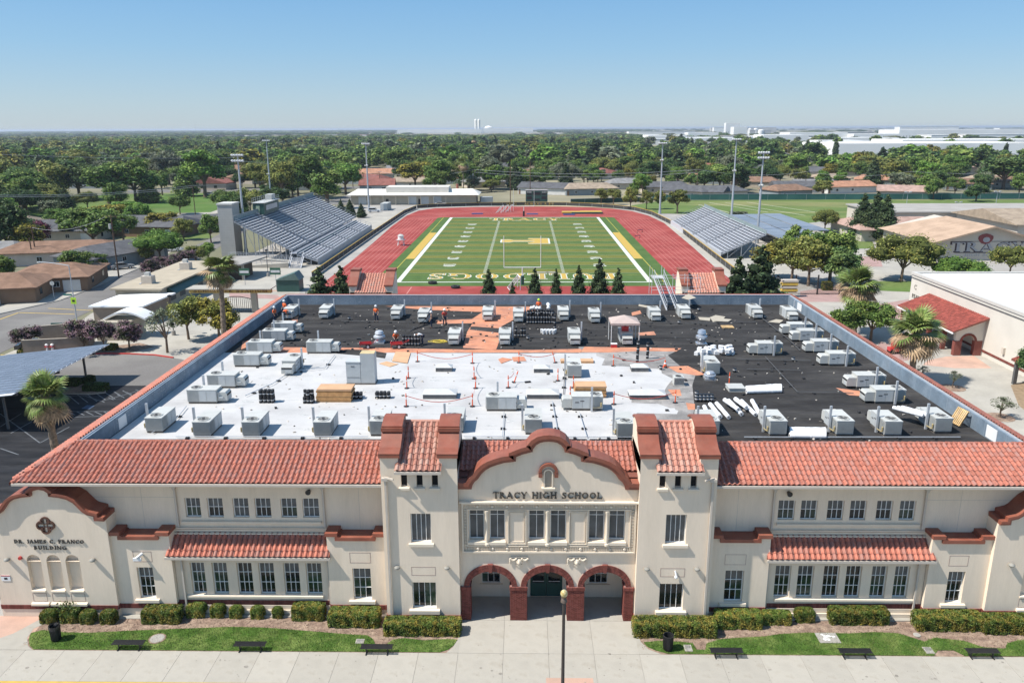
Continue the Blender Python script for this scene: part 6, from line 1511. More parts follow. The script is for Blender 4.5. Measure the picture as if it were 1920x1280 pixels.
def bleacher(lab,ox,oz,dx,dz,n,y0,y1,side,aisles,back=1.1,name='bleachers'):
 """rows climb towards side (-1 left, +1 right)"""
 t=thing(name,lab,'bleachers',(ox,y0,0));L=y1-y0
 cuts=[0]+sorted(aisles)+[L]
 for k in range(n):
  x,z=side*dx*k,oz+dz*k
  for i in range(len(cuts)-1):
   a,b=cuts[i]+(.75 if i else 0),cuts[i+1]-(.75 if i<len(cuts)-2 else 0)
   MB().box(x+side*.30,a,z+.34,x+side*.60,b,z+.39).build('seat_plank',SEAT,t)
  MB().box(x,0,z-.04,x+side*(dx-.03),L,z).box(x+side*(dx-.03),0,z,x+side*dx,L,z+dz-.05).build('tread',TREAD,t)
 rl=MB()
 for a in [0,L]+list(aisles):
  for k in range(0,n,2 if a in (0,L) else 3):
   for off in ((0,) if a in (0,L) else (-.35,.35)):
    x,z=side*dx*(k+.3),oz+dz*k;k2=min(k+2,n-1)
    rl.bar((x,a+off,z),(x,a+off,z+1.0),.06);rl.bar((x,a+off,z+1.0),(side*dx*(k2+.3),a+off,oz+dz*k2+1.0),.06)
    if a in (0,L):rl.bar((x,a,z+.5),(side*dx*(k2+.3),a,oz+dz*k2+.5),.05)
 tag(rl.build('hand_rails',FRM,t),kind='stuff')
 bk=MB();x,z=side*dx*n,oz+dz*(n-1)
 y=0
 while y<L:bk.bar((x,y,z),(x,y,z+back+.4),.05);y+=1.2
 bk.bar((x,0,z+back+.4),(x,L,z+back+.4),.06);bk.bar((x,0,z+.1),(x,L,z+.1),.05)
 tag(bk.build('back_rail',FRM,t),kind='stuff')
 ms=MB();ms.box(x-.01,0,z,x+.01,L,z+back+.35);ms.build('mesh_screen',mat('grey_green_screen',(.20,.26,.26),.8,.1),t)
 sp=MB();y=0
 while y<=L:
  sp.bar((0,y,max(oz-.1,.1)),(side*dx*n,y,oz+dz*n-.2),.18,.2)
  for k in range(2,n+1,4):sp.bar((side*dx*k,y,0),(side*dx*k,y,oz+dz*k-.2),.15)
  for k in range(2,n-3,4):sp.bar((side*dx*k,y,.2),(side*dx*(k+4),y,oz+dz*(k+4)-.3),.07)
  y+=L/12
 tag(sp.build('support_frame',FRM,t),kind='stuff')
 return t
UB=bleacher('large upper aluminium bleachers below the green press box',-53.4,2.5,.76,.40,17,180.5,251,-1,[14,28,42,57])
LB=bleacher('low front aluminium bleachers along the left side of the track',-46.4,.9,.76,.26,6,175.5,240,-1,[16,33,49],back=.3)
MB().box(-.05,0,0,.0,64.5,1.5).build('front_fascia',SEAT,LB)
wk=thing('bleacher_walkway','raised walkway between the lower and upper left bleachers','walkway',(-52.2,178,0));MB().box(-1.3,0,2.1,1.2,66,2.2).build('deck',TREAD,wk)
mb=MB();y=0
while y<66:mb.bar((-1.2,y,2.2),(-1.2,y,3.25),.05);y+=1.3
for z in (2.7,3.25):mb.bar((-1.2,0,z),(-1.2,66,z),.05)
tag(mb.build('railing',SEAT,wk),kind='stuff')
RBL=bleacher('aluminium bleachers along the right side of the track',45.3,1.0,.78,.36,13,184,250,1,[17,33,50],back=.8)
MB().box(-.02,0,0,.05,66,1.5).build('front_fascia',SEAT,RBL)
PBX=thing('press_box','green and grey press box standing on top of the left bleachers','press box',(-65.5,203,9))
MB().box(-2,-5.5,0,.8,6.5,2.7).build('walls',METG,PBX);MB().box(.81,-4,.9,.88,5,2.1).build('window_band',mat('grey_window_band',(.42,.44,.44),.4,.1),PBX);MB().box(-2.2,-5.7,2.7,1.1,6.8,2.85).build('roof',UNIT,PBX)
mb=MB();
for i in range(9):mb.bar((-2.1,-5.6+i*1.5,2.85),(-2.1,-5.6+i*1.5,3.9),.05);mb.bar((1.0,-5.6+i*1.5,2.85),(1.0,-5.6+i*1.5,3.9),.05)
for x in (-2.1,1.0):mb.bar((x,-5.6,3.9),(x,6.5,3.9),.05);mb.bar((x,-5.6,3.4),(x,6.5,3.4),.04)
tag(mb.build('roof_railing',POLEG,PBX),kind='stuff');MB().box(-1.5,3,2.85,.2,6,4.2).build('camera_booth',UNIT,PBX);MB().box(-1.2,-5.56,.2,-.3,-5.505,2.2).build('door',mat('pale_green_door',(.30,.38,.26),.6,.1),PBX)
EL=thing('elevator_tower','plain grey elevator tower at the near end of the left bleachers','tower',(-71.2,190.8,0));MB().box(-1.75,-2.2,0,1.75,2.6,12.1).build('shaft',mat('grey_block',(.42,.41,.39),.85,.04,.6),EL);MB().box(-1.9,-2.35,12.1,1.9,2.75,12.5).build('cap',mat('pale_cap',(.50,.49,.46),.8,.05),EL)
sm=MB();[sm.box(-1.76,-2.21,.6+i*.62,1.76,-2.2,.62+i*.62) for i in range(18)];tag(sm.build('block_joint',mat('block_joint',(.34,.33,.31),.9,.05),EL),kind='stuff')
rp=thing('access_ramp','zigzag access ramp with railings at the near end of the left bleachers','ramp',(-59,173,0))
MB().prism([(-7,0),(7,0),(7,1.1),(-7,.15)],'y',-1.2,.4).prism([(-7,2.1),(7,1.1),(7,.8),(-7,1.8)],'y',.9,2.5).build('ramp_deck',CONCP,rp)
mb=MB()
for i in range(13):
 x=-6.8+i*1.13;z=.15+.95*(x+7)/14
 mb.bar((x,-1.15,z),(x,-1.15,z+1),.05);z2=2.1-(x+7)/14;mb.bar((x,.95,z2),(x,.95,z2+1),.05);mb.bar((x,2.45,z2),(x,2.45,z2+1),.05)
for dz in (.5,1.0):mb.bar((-6.8,-1.15,.15+dz),(6.8,-1.15,1.08+dz),.05);mb.bar((-6.8,.95,2.1+dz),(6.8,.95,1.12+dz),.05);mb.bar((-6.8,2.45,2.1+dz),(6.8,2.45,1.12+dz),.05)
tag(mb.build('ramp_railing',SEAT,rp),kind='stuff')
st_=thing('bleacher_stair','metal stair rising to the front of the left bleachers','stair',(-50.5,171.5,0))
for i in range(10):MB().box(-1.3,i*.3,i*.2,1.3,i*.3+.32,i*.2+.06).build('tread',SEAT,st_)
MB().bar((-1.3,0,1),(-1.3,3,3.1),.08).bar((1.3,0,1),(1.3,3,3.1),.08).bar((-1.3,0,0),(-1.3,3,2.1),.14).bar((1.3,0,0),(1.3,3,2.1),.14).build('stringers',SEAT,st_)
def light_tower(lab,x,y0,ytop,hs=1,mid= None):
 p=G(x,y0);h=G(x,ytop,Y=p.y).z;t=thing('light_tower',lab,'floodlight tower',(p.x,p.y,0),0,'stadium floodlight towers')
 MB().cyl((0,0,0),(0,0,h),.38,.17,10).cyl((0,0,0),(0,0,1.2),.5,.5,10).build('pole',POLEG,t,smooth=40)
 for r in range(hs):
  z=h-r*1.3;MB().bar((-1.4,0,z),(1.4,0,z),.16).build('crossarm',POLEG,t)
  for i in range(5):MB().lathe((-1.24+i*.62,-.35,z-.1),[(.12,.1),(.31,.32),(.30,.5),(.1,.6)],9).build('floodlight',mat('lamp_shell',(.68,.69,.70),.35,.03) if 'lamp_shell' not in bpy.data.materials else bpy.data.materials['lamp_shell'],t,smooth=40)
 if mid:z=G(x,mid,Y=p.y).z;MB().lathe((.2,-.4,z),[(.1,0),(.4,.3),(.3,.6),(.1,.65)],9).lathe((-.5,-.4,z),[(.1,0),(.35,.3),(.3,.5),(.1,.55)],9).build('speaker',UNIT,t,smooth=40)
light_tower('tall floodlight tower beside the grey elevator tower',462,476,293,2)
light_tower('tall floodlight tower behind the far end of the left bleachers',692,396,271,1,312)
light_tower('tall floodlight tower standing behind the press box',509,385,265,1,328)
light_tower('slim floodlight tower at the far right bend of the track',1237,401,270,1,302)
light_tower('floodlight tower behind the far end of the right bleachers',1371,413,263,1,322)
light_tower('floodlight tower with double lamp row nearest on the right bleachers',1419,456,288,2,350)
def goalpost(lab,x,y,flip,pad):
 t=thing('goal_post',lab,'goal post',(x,y,0));m=WHITE if not flip else PAINTW
 MB().cyl((0,0,0),(0,0,3.4),.11,n=8).cyl((-3.55,0,3.4),(3.55,0,3.4),.08,n=8).build('crossbar_post',m,t);
 for s in (-1,1):MB().cyl((s*3.55,0,3.4),(s*3.55,0,9.5),.06,n=8).build('upright',m,t)
 MB().cyl((0,0,0),(0,0,1.8),.33,n=12).build('pad',pad,t,smooth=40)
goalpost('white goal post with green pad at the near end zone',-.6,152.2,0,METG)
goalpost('white goal post with dark pad at the far end zone',-.6,276.5,1,METB)
def soccer_goal(lab,loc,rz,w_=7):
 t=thing('soccer_goal',lab,'goal',loc,rz,'stacked soccer goals');MB().bar((-w_/2,0,0),(-w_/2,0,2.4),.12).bar((w_/2,0,0),(w_/2,0,2.4),.12).bar((-w_/2,0,2.4),(w_/2,0,2.4),.12).bar((-w_/2,0,2.4),(-w_/2,2,0),.08).bar((w_/2,0,2.4),(w_/2,2,0),.08).bar((-w_/2,2,0.03),(w_/2,2,0.03),.08).build('frame',WHITE,t)
 mb=MB();[mb.bar((-w_/2+i*w_/12,0,2.4),(-w_/2+i*w_/12,2,0.02),.03) for i in range(13)];[mb.bar((-w_/2,2*k,2.4-2.4*k),(w_/2,2*k,2.4-2.4*k),.03) for k in (.2,.4,.6,.8)];tag(mb.build('net',UNIT,t),kind='stuff')
for i in range(3):p=G(942+i*9,398.5-i);soccer_goal('white soccer goal, %s of the three on the far red apron'%('left','middle','right')[i],(p.x,p.y,0),rad(78),4)
p=G(978,541);soccer_goal('small white goal on the near red apron by the young pines',(p.x-.5,p.y,0),rad(100),3);p=G(1023,533);soccer_goal('small white goal right of the near goal post pad',(p.x,p.y,0),0,4)
p=G(1100,400);boxes_thing('jump_mat','yellow and dark high jump mat at the far right of the field','mat',(p.x,p.y,0),[('cushion',METG,[(-5.5,-2.3,0,5.5,2.3,.6)]),('top_cover',YEL,[(-8.8,-1.8,.2,-2.2,1.9,.65),(-2.19,-2.2,.61,5.3,2.2,.72)])])
for x,y,l in ((895,401.5,'left'),(998,402,'middle'),(1067,403,'right')):p=G(x,y);tag(MB().box(p.x-2,p.y-.8,0,p.x+2,p.y+.8,.3).build('blue_mat',mat('blue_vinyl',(.06,.08,.22),.6,.1)),'flat blue mat on the far red apron, %s one'%l,'mat','blue mats')
for x,y,l in ((811,532,'on the grass edge'),(854,540,'on the near red apron')):
 p=G(x,y);t=thing('big_tyre','large black training tyre '+l,'tyre',(p.x,p.y,0));
 MB().lathe((0,0,0),[(.42,.03),(.70,.0),(.82,.12),(.82,.40),(.70,.50),(.42,.47),(.42,.05)],20).build('tyre',PB,t,smooth=40);tm=MB();[tm.box(-.02,-.01,0,.02,.01,.01) for _ in ()];[tm.obb((.83*math.cos(a),.83*math.sin(a),.26),(.05,.10,.34),a) for a in [k*.314 for k in range(20)]];tag(tm.build('tread_lugs',PB,t),kind='stuff')
p=G(752,460);wt=thing('field_watch_tower','small white water-tower shaped hut on legs beside the left running lanes','tower',(p.x,p.y,0))
for sx in (-1,1):
 for sy in (-1,1):MB().bar((sx*.8,sy*.8,0),(sx*.55,sy*.55,1.6),.12).build('leg',WHITE,wt)
MB().lathe((0,0,1.5),[(.75,0),(.75,1.0),(.72,1.02)],14).build('tank',WHITE,wt,smooth=40);MB().lathe((0,0,2.52),[(.85,0),(.35,.35),(.05,.42)],14).build('cone_roof',UNIT,wt,smooth=40);MB().box(-1.1,-1.1,1.38,1.1,1.1,1.5).build('platform',mat('red_white_deck',(.5,.35,.34),.7,.1),wt)
for x,y,l in ((1200,436,'far'),(1195,447,'near')):p=G(x,y);boxes_thing('hurdle','dark hurdle lying on the right running lanes, %s one'%l,'hurdle',(p.x,p.y,0),[('frame',METB,[(-.9,-.1,0,-.8,.5,.1),(.8,-.1,0,.9,.5,.1),(-.85,-.05,0.05,-.8,0,.7),(.8,-.05,.05,.85,0,.7)]),('bar',mat('dark_blue',(.03,.04,.12),.5,.1),[(-.9,-.08,.72,.9,-.03,.85)])],.5)
p=G(1007,384);sb_=thing('scoreboard','green scoreboard on two posts behind the far end zone','scoreboard',(4.4,318,0));SW=4.3;z0=G(1007,379,Y=318).z;z1=G(1007,357,Y=318).z
MB().box(-SW,-.3,z0,SW,.3,z1).build('board',METG,sb_)
for x in (-3,3):MB().box(x-.2,.31,0,x+.2,.7,z1).build('post',UNIT,sb_)
mb=MB();dz=(z1-z0)
for i,(a,b,c,d) in enumerate([(-1.6,1.6,.62,.85),(-3.9,-1.9,.25,.5),(1.9,3.9,.25,.5),(-1.2,1.2,.15,.3),(-3.8,-2,.62,.74),(2,3.8,.62,.74)]):mb.box(a,-.34,z0+dz*c,b,-.301,z0+dz*d)
mb.build('digit_window',METB,sb_);MB().box(-SW-.1,-.36,z1,SW+.1,.36,z1+.3).build('top_strip',PAINTW,sb_)
flat_text('HOME',-3.9,-2,z0+dz*.8,.5,-.31,WHITE,sb_);flat_text('GUEST',2,3.9,z0+dz*.8,.5,-.31,WHITE,sb_)
flat([G(x,y).xy for x,y in [(890,384),(975,379.5),(1090,379),(1180,384),(1230,395),(1150,389)]],-.006,'sand_area',mat('tan_sand',(.50,.42,.28),.95,.08))
def gable_box(t,x0,x1,y0,y1,h,rh,wm,rm,ov=.5,axis='x',hip=0):
 MB().box(x0,y0,0,x1,y1,h).build('wall',wm,t)
 mb=MB()
 if axis=='x':
  c=(y0+y1)/2;A=[(x0-ov,y0-ov,h),(x1+ov,y0-ov,h),(x1+ov,y1+ov,h),(x0-ov,y1+ov,h)];R0,R1=(x0-ov+hip,c,h+rh),(x1+ov-hip,c,h+rh)
  mb.poly(A[0],A[1],R1,R0);mb.poly(A[2],A[3],R0,R1);mb.poly(A[1],A[2],R1);mb.poly(A[3],A[0],R0)
 else:
  c=(x0+x1)/2;A=[(x0-ov,y0-ov,h),(x1+ov,y0-ov,h),(x1+ov,y1+ov,h),(x0-ov,y1+ov,h)];R0,R1=(c,y0-ov+hip,h+rh),(c,y1+ov-hip,h+rh)
  mb.poly(A[3],A[0],R0,R1);mb.poly(A[1],A[2],R1,R0);mb.poly(A[0],A[1],R0);mb.poly(A[2],A[3],R1)
 mb.poly(*A[::-1]);mb.prism([(A[0][0],A[0][1]),(A[1][0],A[1][1]),(A[2][0],A[2][1]),(A[3][0],A[3][1])],'z',h-.18,h-.005)
 return mb.build('roof',rm,t)
TANW=mat('tan_wall',(.40,.36,.29),.9,.06,.5);PALER=mat('pale_roof',(.66,.63,.56),.8,.06,.3)
a,b=G(668,384),G(885,381);sh=thing('field_house','long low tan field house with white roof behind the far left bend','building',((a.x+b.x)/2,a.y,0));hw=(b.x-a.x)/2+2
rf=gable_box(sh,-hw,hw,0,13,3.9,1.9,TANW,PALER,1.4,'x',3);MB().box(-hw+14,1.5,3.9,hw-11,11,6.9).build('roof_monitor',PALER,sh)
for i in range(9):x=-hw+3+i*5;MB().box(x,-.12,.1 if i not in (3,) else 2.2,x+3.2,-.005,3.2).build('shed_bay',UNITP if i in (0,4,5,6) else TANW,sh)
for x in (-hw+14,-hw+27):MB().box(x,-.14,0,x+1.1,-.005,2.3).build('door',METB,sh)
for i in range(7):MB().box(-hw+8+i*5,-1.3,0,-hw+8.25+i*5,-1.1,3.75).build('post',TANW,sh)
MB().cyl((hw-8,8,4.5),(hw-8,8,7.6),.5,n=8).build('chimney',mat('brick_plain',(.30,.12,.08),.9,.1),sh)
p=G(720,395);ct=thing('shipping_container','pale shipping container left of the far fence corner','container',(p.x,p.y+1,0),rad(-3));MB().box(-1.3,-1,0,1.3,6,2.6).build('body',UNIT,ct);mb=MB();[mb.box(1.301,-.9+i*.35,.15,1.35,-.72+i*.35,2.5) for i in range(19)];tag(mb.build('corrugation',UNITP,ct),kind='stuff');MB().box(-1.2,-1.05,.1,-.05,-1.001,2.5).box(.05,-1.05,.1,1.2,-1.001,2.5).build('doors',UNITP,ct)
for x,y,m_,l in ((883,381,mat('maroon_metal',(.22,.05,.05),.6,.1),'maroon'),(912,381,UNITP,'pale grey')):p=G(x,y);c_=thing('shipping_container',l+' container beside the scoreboard','container',(p.x,p.y,0),rad(15));MB().box(-2.5,-1.2,0,2.5,1.2,2.6).build('body',m_,c_);MB().box(-2.55,-1.0,.1,-2.501,1.0,2.5).build('doors',m_,c_)
for i,(x,yt,w_) in enumerate([(916,502,42),(961,527,26),(1003,499,40),(1043,501,30),(1086,494,40),(1125,482,48),(1160,499,40)]):
 Y=121+(i%2);h=G(x,yt,Y=Y).z;X=G(x,yt,Y=Y).x;tree('young_pine','young dark pine behind the back parapet, '+['leftmost','smallest','left of the goal post pad','slim one in the middle','fifth from the left','tallest','rightmost'][i],(X,Y,0),h,'cone','pine',i%3,'young pines behind the school',sx=w_/12.2/2*1.08/(.25*h),n=3200,leaf=.015)
for i,(x,yt,w_,Y) in enumerate([(596,497,60,108),(637,494,50,109),(1388,476,62,106),(1432,455,80,108)]):
 q=G(x,yt,Y=Y);tree('pine_tree','dark bushy pine '+['left of the left rear tower','touching the left rear tower','touching the right rear tower','tallest at the right rear corner'][i],(q.x,Y,0),q.z,'cone','pine',(i+1)%3, None,sx=w_/13.6/2*1.45/(.25*q.z),n=3200,leaf=.017)
for m in (0,1):
 x0,x1=sorted((mir(-21.5,m),mir(-15.95,m)));y0=94.2;zt=12.3
 mb=MB();mb.box(x0+.25,y0,0,x1-.25,y0+3.6,10.3)
 for a,b in ((x0+.15,x0+1.05),(x1-1.05,x1-.15)):mb.prism([(y0,9),(y0,11.0),(y0+1.2,11.7),(y0+2.1,12.5),(y0+3.4,12.5),(y0+3.9,11),(y0+3.9,9)],'x',a,b)
 part(mb,'rear_tower_wall',STUCCO)
 for a,b in ((x0+.05,x0+1.15),(x1-1.15,x1-.05)):
  c_=MB();c_.band([(y0-.12,11.0),(y0+1.2,11.7),(y0+1.9,12.3)],[(y0-.12,11.2),(y0+1.15,11.92),(y0+1.85,12.5)],'x',a,b);c_.box(a-.02,y0+1.86,12.42,b+.02,y0+3.4,12.75);part(c_,'tower_coping',BROWN)
 vq,Lq=slope_v(y0-.3,10.25,y0+3.1,12.05);und=MB();und.prism([(y0-.3,10.15),(y0-.3,10.23),(y0+3.1,12.03),(y0+3.4,10.15)],'x',x0+1.1,x1-1.1);tr=part(und,'rear_tower_roof',UND)
 tile_roof(tr,(x0+.85,y0-.34,10.25),(1,0,0),vq,x1-x0-1.7,Lq,m=TILE_PALE,rootloc=SL)
 g_=MB();g_.box(x0+.9,y0-.42,10.08,x1-.9,y0-.31,10.22);part(g_,'gutter',PIPEW)
print('stadium ok',len(bpy.data.objects))
#  LEFT SIDE
flat([(-140,45),(-30.3,45),(-30.3,89.3),(-140,89.3)],-.004,'dark_parking_lot',ASPHN)
lot=[G(x,y).xy for x,y in [(-60,700),(60,672),(150,666),(235,664),(290,666),(340,673),(392,690)]]+[(-40,95),(-36,89.4),(-120,89.4)]
flat(lot,0.0,'turning_circle',ASPH)
kpx=[(75,671),(110,667),(150,664.5),(200,663),(245,664),(290,666),(325,671)]
kp=[G(x,y) for x,y in kpx];mb=MB()
for i in range(len(kp)-1):mb.bar(kp[i]+Vector((0,0,.07)),kp[i+1]+Vector((0,0,.07)),.22,.14)
tag(mb.build('red_kerb',REDP),kind='structure')
flat([G(x,y).xy for x,y in [(170,588),(288,540),(380,500),(500,492),(560,520),(560,553),(470,640),(400,700),(335,674),(290,664),(215,660),(150,640),(140,610)]],-.002,'campus_plaza',CONCP)
flat([G(x,y).xy for x,y in [(160,664),(200,650),(262,643),(290,650),(240,662)]],.03,'planting_bed',MULCH)
flat([G(x,y).xy for x,y in [(0,668),(90,630),(165,600),(150,640),(80,668),(0,680)]],.004,'pavement',CONCP)
flat([G(x,y).xy for x,y in [(430,549),(520,553),(530,561),(430,557)]],.006,'brick_path',BRICKPAVE)
st=[(-160,640),(-40,598),(37,581),(112,564),(160,546),(225,519),(290,492),(345,470),(395,447),(480,405),(530,388),(560,388),(520,404),(455,436),(400,470),(285,533),(215,560),(172,582),(86,622),(0,662),(-60,690),(-160,740)]
flat([G(x,y).xy for x,y in st],.0,'street',ASPH)
flat([G(x,y).xy for x,y in [(-120,600),(0,572),(60,562),(140,530),(225,497),(300,467),(330,468),(225,518),(160,545),(112,563),(37,580),(-40,597)]],-.001,'pavement',CONCP)
mb=MB();kk=[G(x,y) for x,y in [(-40,597),(37,580.5),(112,563.5),(160,545.5),(225,518.5),(262,503),(300,487)]]
for i in range(len(kk)-1):mb.bar(kk[i]+Vector((0,0,.05)),kk[i+1]+Vector((0,0,.05)),.25,.14)
tag(mb.build('kerb',CONCO),kind='structure')
def pl(pts,w_,m,z=.008,name='road_line'):
 mb=MB()
 for i in range(len(pts)-1):
  a,b=G(*pts[i]),G(*pts[i+1]);n=(b-a).normalized();n=Vector((-n.y,n.x,0))*w_/2
  mb.poly((a+n).xy[:]+(z,),(b+n).xy[:]+(z,),(b-n).xy[:]+(z,),(a-n).xy[:]+(z,))
 tag(mb.build(name,m),kind='structure')
pl([(-10,602),(35,586),(140,589)],.25,PAINTY);pl([(90,578),(175,582)],.25,PAINTY);pl([(0,666),(24,666)],.6,PAINTY)
def wl_(x0,y0,x1,y1,w_=.12,m=PAINTWD):
 a,b=Vector((x0,y0)),Vector((x1,y1));n=(b-a).normalized();n=Vector((-n.y,n.x))*w_/2
 tag(MB().poly((*(a+n),.004),(*(b+n),.004),(*(b-n),.004),(*(a-n),.004)).build('bay_line',m),kind='structure')
for i in range(7):a,b=G(128+i*17,741-i*1.5).xy,G(148+i*17,757-i*2.3).xy;wl_(*a,*b)
pa=[(125,742),(160,742),(190,752),(265,731)];
for i in range(3):wl_(*G(*pa[i]).xy,*G(*pa[i+1]).xy)
for i in range(5):wl_(*G(186+i*17,750-i*5).xy,*G(196+i*17,754-i*5).xy);wl_(*G(126+i*17,771).xy,*G(141+i*17,778).xy)
wl_(*G(120,771).xy,*G(210,771).xy);wl_(*G(125,782).xy,*G(190,780).xy)
for a,b in (((0,775),(75,830)),((75,830),(130,800)),((0,840),(35,852)),((20,812),(60,790)),((0,800),(40,775))):wl_(*G(*a).xy,*G(*b).xy)
flat([G(x,y).xy for x,y in [(152,766),(163,759),(178,760),(168,767)]],.005,'blue_bay_sign',mat('blue_bay',(.04,.07,.12),.8,.1),'structure')
isl=[(95,716),(125,712),(160,712),(185,718),(199,730),(198,737),(165,740),(120,739),(95,735)]
P=[G(x,y) for x,y in isl];mb=MB();mb.prism([(p.x,p.y) for p in P],'z',0,.14);tag(mb.build('kerb_island',CONCO),kind='structure');flat([(P[0].x*.01+p.x*.99,p.y) for p in P],.146,'island_soil',MULCH)
for x0,x1,yb,l in ((112,146,727,'left on the parking island'),(150,170,722,'small middle one on the parking island'),(152,196,736,'nearest on the parking island')):hedge_px(x0,x1,yb,.9,1.6,'low green shrub '+l,round_=.5,leaf=.09,n=1500,name='shrub',cat='shrub',mat_=leafmat('island_leaf',(.05,.085,.02)))
cpt=thing('solar_carport','long tilted carport roof of dark blue solar panels over the parking lot','carport',(-50.7,92.6,4.2));tilt=math.atan2(1.5,14)
PV=mat('solar_panel',(.15,.17,.21),.3,.08,.3,orand=.10,spec=.8);PVF=mat('panel_edge',(.70,.72,.75),.5,.05)
def cpm(x,y,z=0): return Vector((-x*math.cos(tilt),-y,-x*math.sin(tilt)+z))
Mx=Matrix.Rotation(-tilt,4,'Y')
pm_= None ;nx_,ny_=17,46
for i in range(nx_):
 for j in range(ny_ if i<17 else 0):
  if i*ny_+j>299 and False: continue
  q=cpm(.52+i*1.03,.5+j*1.02 if False else .52+j*1.03,.03)
  if j>17+i*0 and i>16: continue
  if j>=18: continue
  if pm_ is None:o=MB().box(-.50,-.41,-.02,.50,.41,.02).build('solar_panel',PV,cpt);pm_=o.data
  else:o=bpy.data.objects.new('solar_panel',pm_);COL.objects.link(o);adopt(o,cpt)
  o.location=q;o.rotation_euler=(0,-tilt,0)
mb=MB();base=MB().box(-17.6,-19,-.06,.03,.03,-.005);mb.add(base,Mx);mb.build('backing_sheet',PVF,cpt)
mb=MB()
for k in range(3):
 y=-2.5-k*7.5;mb.bar(cpm(.5,-y,-.35),cpm(16.5,-y,-.35),.25,.4);mb.bar(cpm(8,-y,-.4),(cpm(8,-y).x,y,-4.2),.32)
 mb.bar(cpm(2,-y,-.4),(cpm(2,-y).x,y,-4.2),.2)
mb.build('steel_frame',UNITD,cpt)
g=G(85,752,Y=62);palm('green fan palm in front of the solar carport',(g.x+.25,62,0),g.z+.55,2.1,12,50,seed=3,lean=-.03,tr=.30)
g=G(399,512,Y=106);palm('tall fan palm with dead fronds between the campus trees and the school',(g.x+.6,106,0),g.z+.6,2.9,34,30,seed=5,lean=-.04,tr=.33)
def tp(*a,**k): return tree_px(*a,**k)
tp('small_tree','yellow green tree standing in the plaza left of the tall palm',354,636,552,78,'round','olive',1,n=3000,leaf=.022)
tp('small_tree','yellow green tree touching the tall palm trunk',412,640,556,84,'round','yellow',2,n=3000,leaf=.022)
tp('small_tree','thin grey-green tree with see-through crown in the plaza',314,661,570,62,'sparse','grey',1,n=900,leaf=.02)
for x,yb,yt,w_,l in ((55,660,608,52,'leftmost at the street corner'),(160,664,596,66,'largest one beside the block wall'),(196,660,598,46,'half merged right of the largest one'),(243,655,600,56,'beside the enclosure corner')):
 tp('crape_myrtle','crape myrtle with pink purple blossom, '+l,x,yb,yt,w_,'round','purple',x%3,'crape myrtles by the turning circle',n=3000,leaf=.026)
for x,yb,yt,w_,l in ((285,524,484,40,'left end'),(310,516,478,44,'second'),(332,508,474,40,'third'),(352,504,466,36,'right end')):
 tp('crape_myrtle','crape myrtle behind the tan-roofed stand, %s of the row'%l,x,yb,yt,w_,'round','purple',x%3,'crape myrtles behind the stand',n=3000,leaf=.026)
hedge_px(30,62,666,.7,1.6,'low shrub under the leftmost crape myrtle',round_=.4,leaf=.09,n=900,name='shrub',cat='shrub')
hedge_px(190,214,658,.8,1.6,'low shrub beside the tip of the solar carport',round_=.4,leaf=.09,n=900,name='shrub',cat='shrub')
BLK=mat('tan_block_wall',(.27,.215,.17),.9,.08,1.2)
p0,p1,p2,p3=G(47,668),G(165,662),G(135,632),G(70,640)
en=thing('walled_enclosure','tan block wall enclosure behind the crape myrtles','wall',(p0.x,p0.y,0));
for a,b in ((p0,p1),(p1,G(176,640)),(p0,G(48,650)),(G(75,640),G(150,633))):
 a,b=a-p0,b-p0;MB().bar(a+Vector((0,0,1.1)),b+Vector((0,0,1.1)),.25,2.2).build('wall',BLK,en);MB().bar(a+Vector((0,0,2.24)),b+Vector((0,0,2.24)),.34,.08).build('wall_cap',mat('wall_cap',(.36,.31,.25),.9,.05),en)
q=G(112,630)-p0;MB().box(q.x-1,q.y-.1,0,q.x+1,q.y+.1,2.0).build('gate',METG,en)
for x in (88,98):
 q=G(x,650,1.2);t=thing('valve_assembly','red and white pipe valve inside the block enclosure, %s one'%('left' if x==88 else 'right'),'valve',(q.x,q.y,0));MB().cyl((0,0,0),(0,0,1.5),.15,n=8).lathe((0,0,1.4),[(.2,0),(.25,.1),(.08,.25)],8).build('pipe',WHITE,t);MB().lathe((0,0,1.2),[(.3,0),(.3,.08)],10).build('flange',REDM,t)
p=G(275,612);cs=thing('curved_shade','pale building stub with a curved white shade beside the plaza','shelter',(p.x,p.y-6,0));MB().box(-3.2,-2.5,0,1.6,2.5,2.7).build('wall',TANW,cs);mb=MB()
q=[(-2.6+i*.6,3.0+1.0*math.sin(math.pi*i/10)) for i in range(11)];q2=[(a,b-.25) for a,b in q];mb.band(q2,q,'y',-1.2,2.2);mb.build('curved_canopy',WHITE,cs)
cn=thing('concession_stand','tan block stand with a flat white roof and higher tan roof with green awning','building',(-63.5,120,0))
MB().box(-4.0,0,0,4.0,9.6,2.75).build('wall',BLK,cn);MB().prism([(-4.4,-.5),(4.2,-.5),(4.8,10),(-3.9,8.2)],'z',2.75,3.0).build('white_roof',WHITE,cn)
MB().box(-5.2,9.65,0,2.4,37,3.6).build('upper_wall',mat('cream_block',(.46,.41,.32),.9,.06),cn);MB().box(-5.8,9.0,3.61,3.0,38,3.85).build('tan_roof',mat('tan_flat_roof',(.40,.345,.26),.9,.08,.5),cn)
MB().prism([(2.45,3.5),(3.9,2.5),(3.9,2.35),(2.45,2.35)],'y',12,33).build('green_awning',METG,cn)
MB().box(1.2,-.12,.3,3.6,-.005,1.9).build('shutter',METG,cn)
for y in (13,17,21,25):MB().box(2.41,y,.9,2.47,y+2.2,2.2).build('hatch',UNITD,cn)
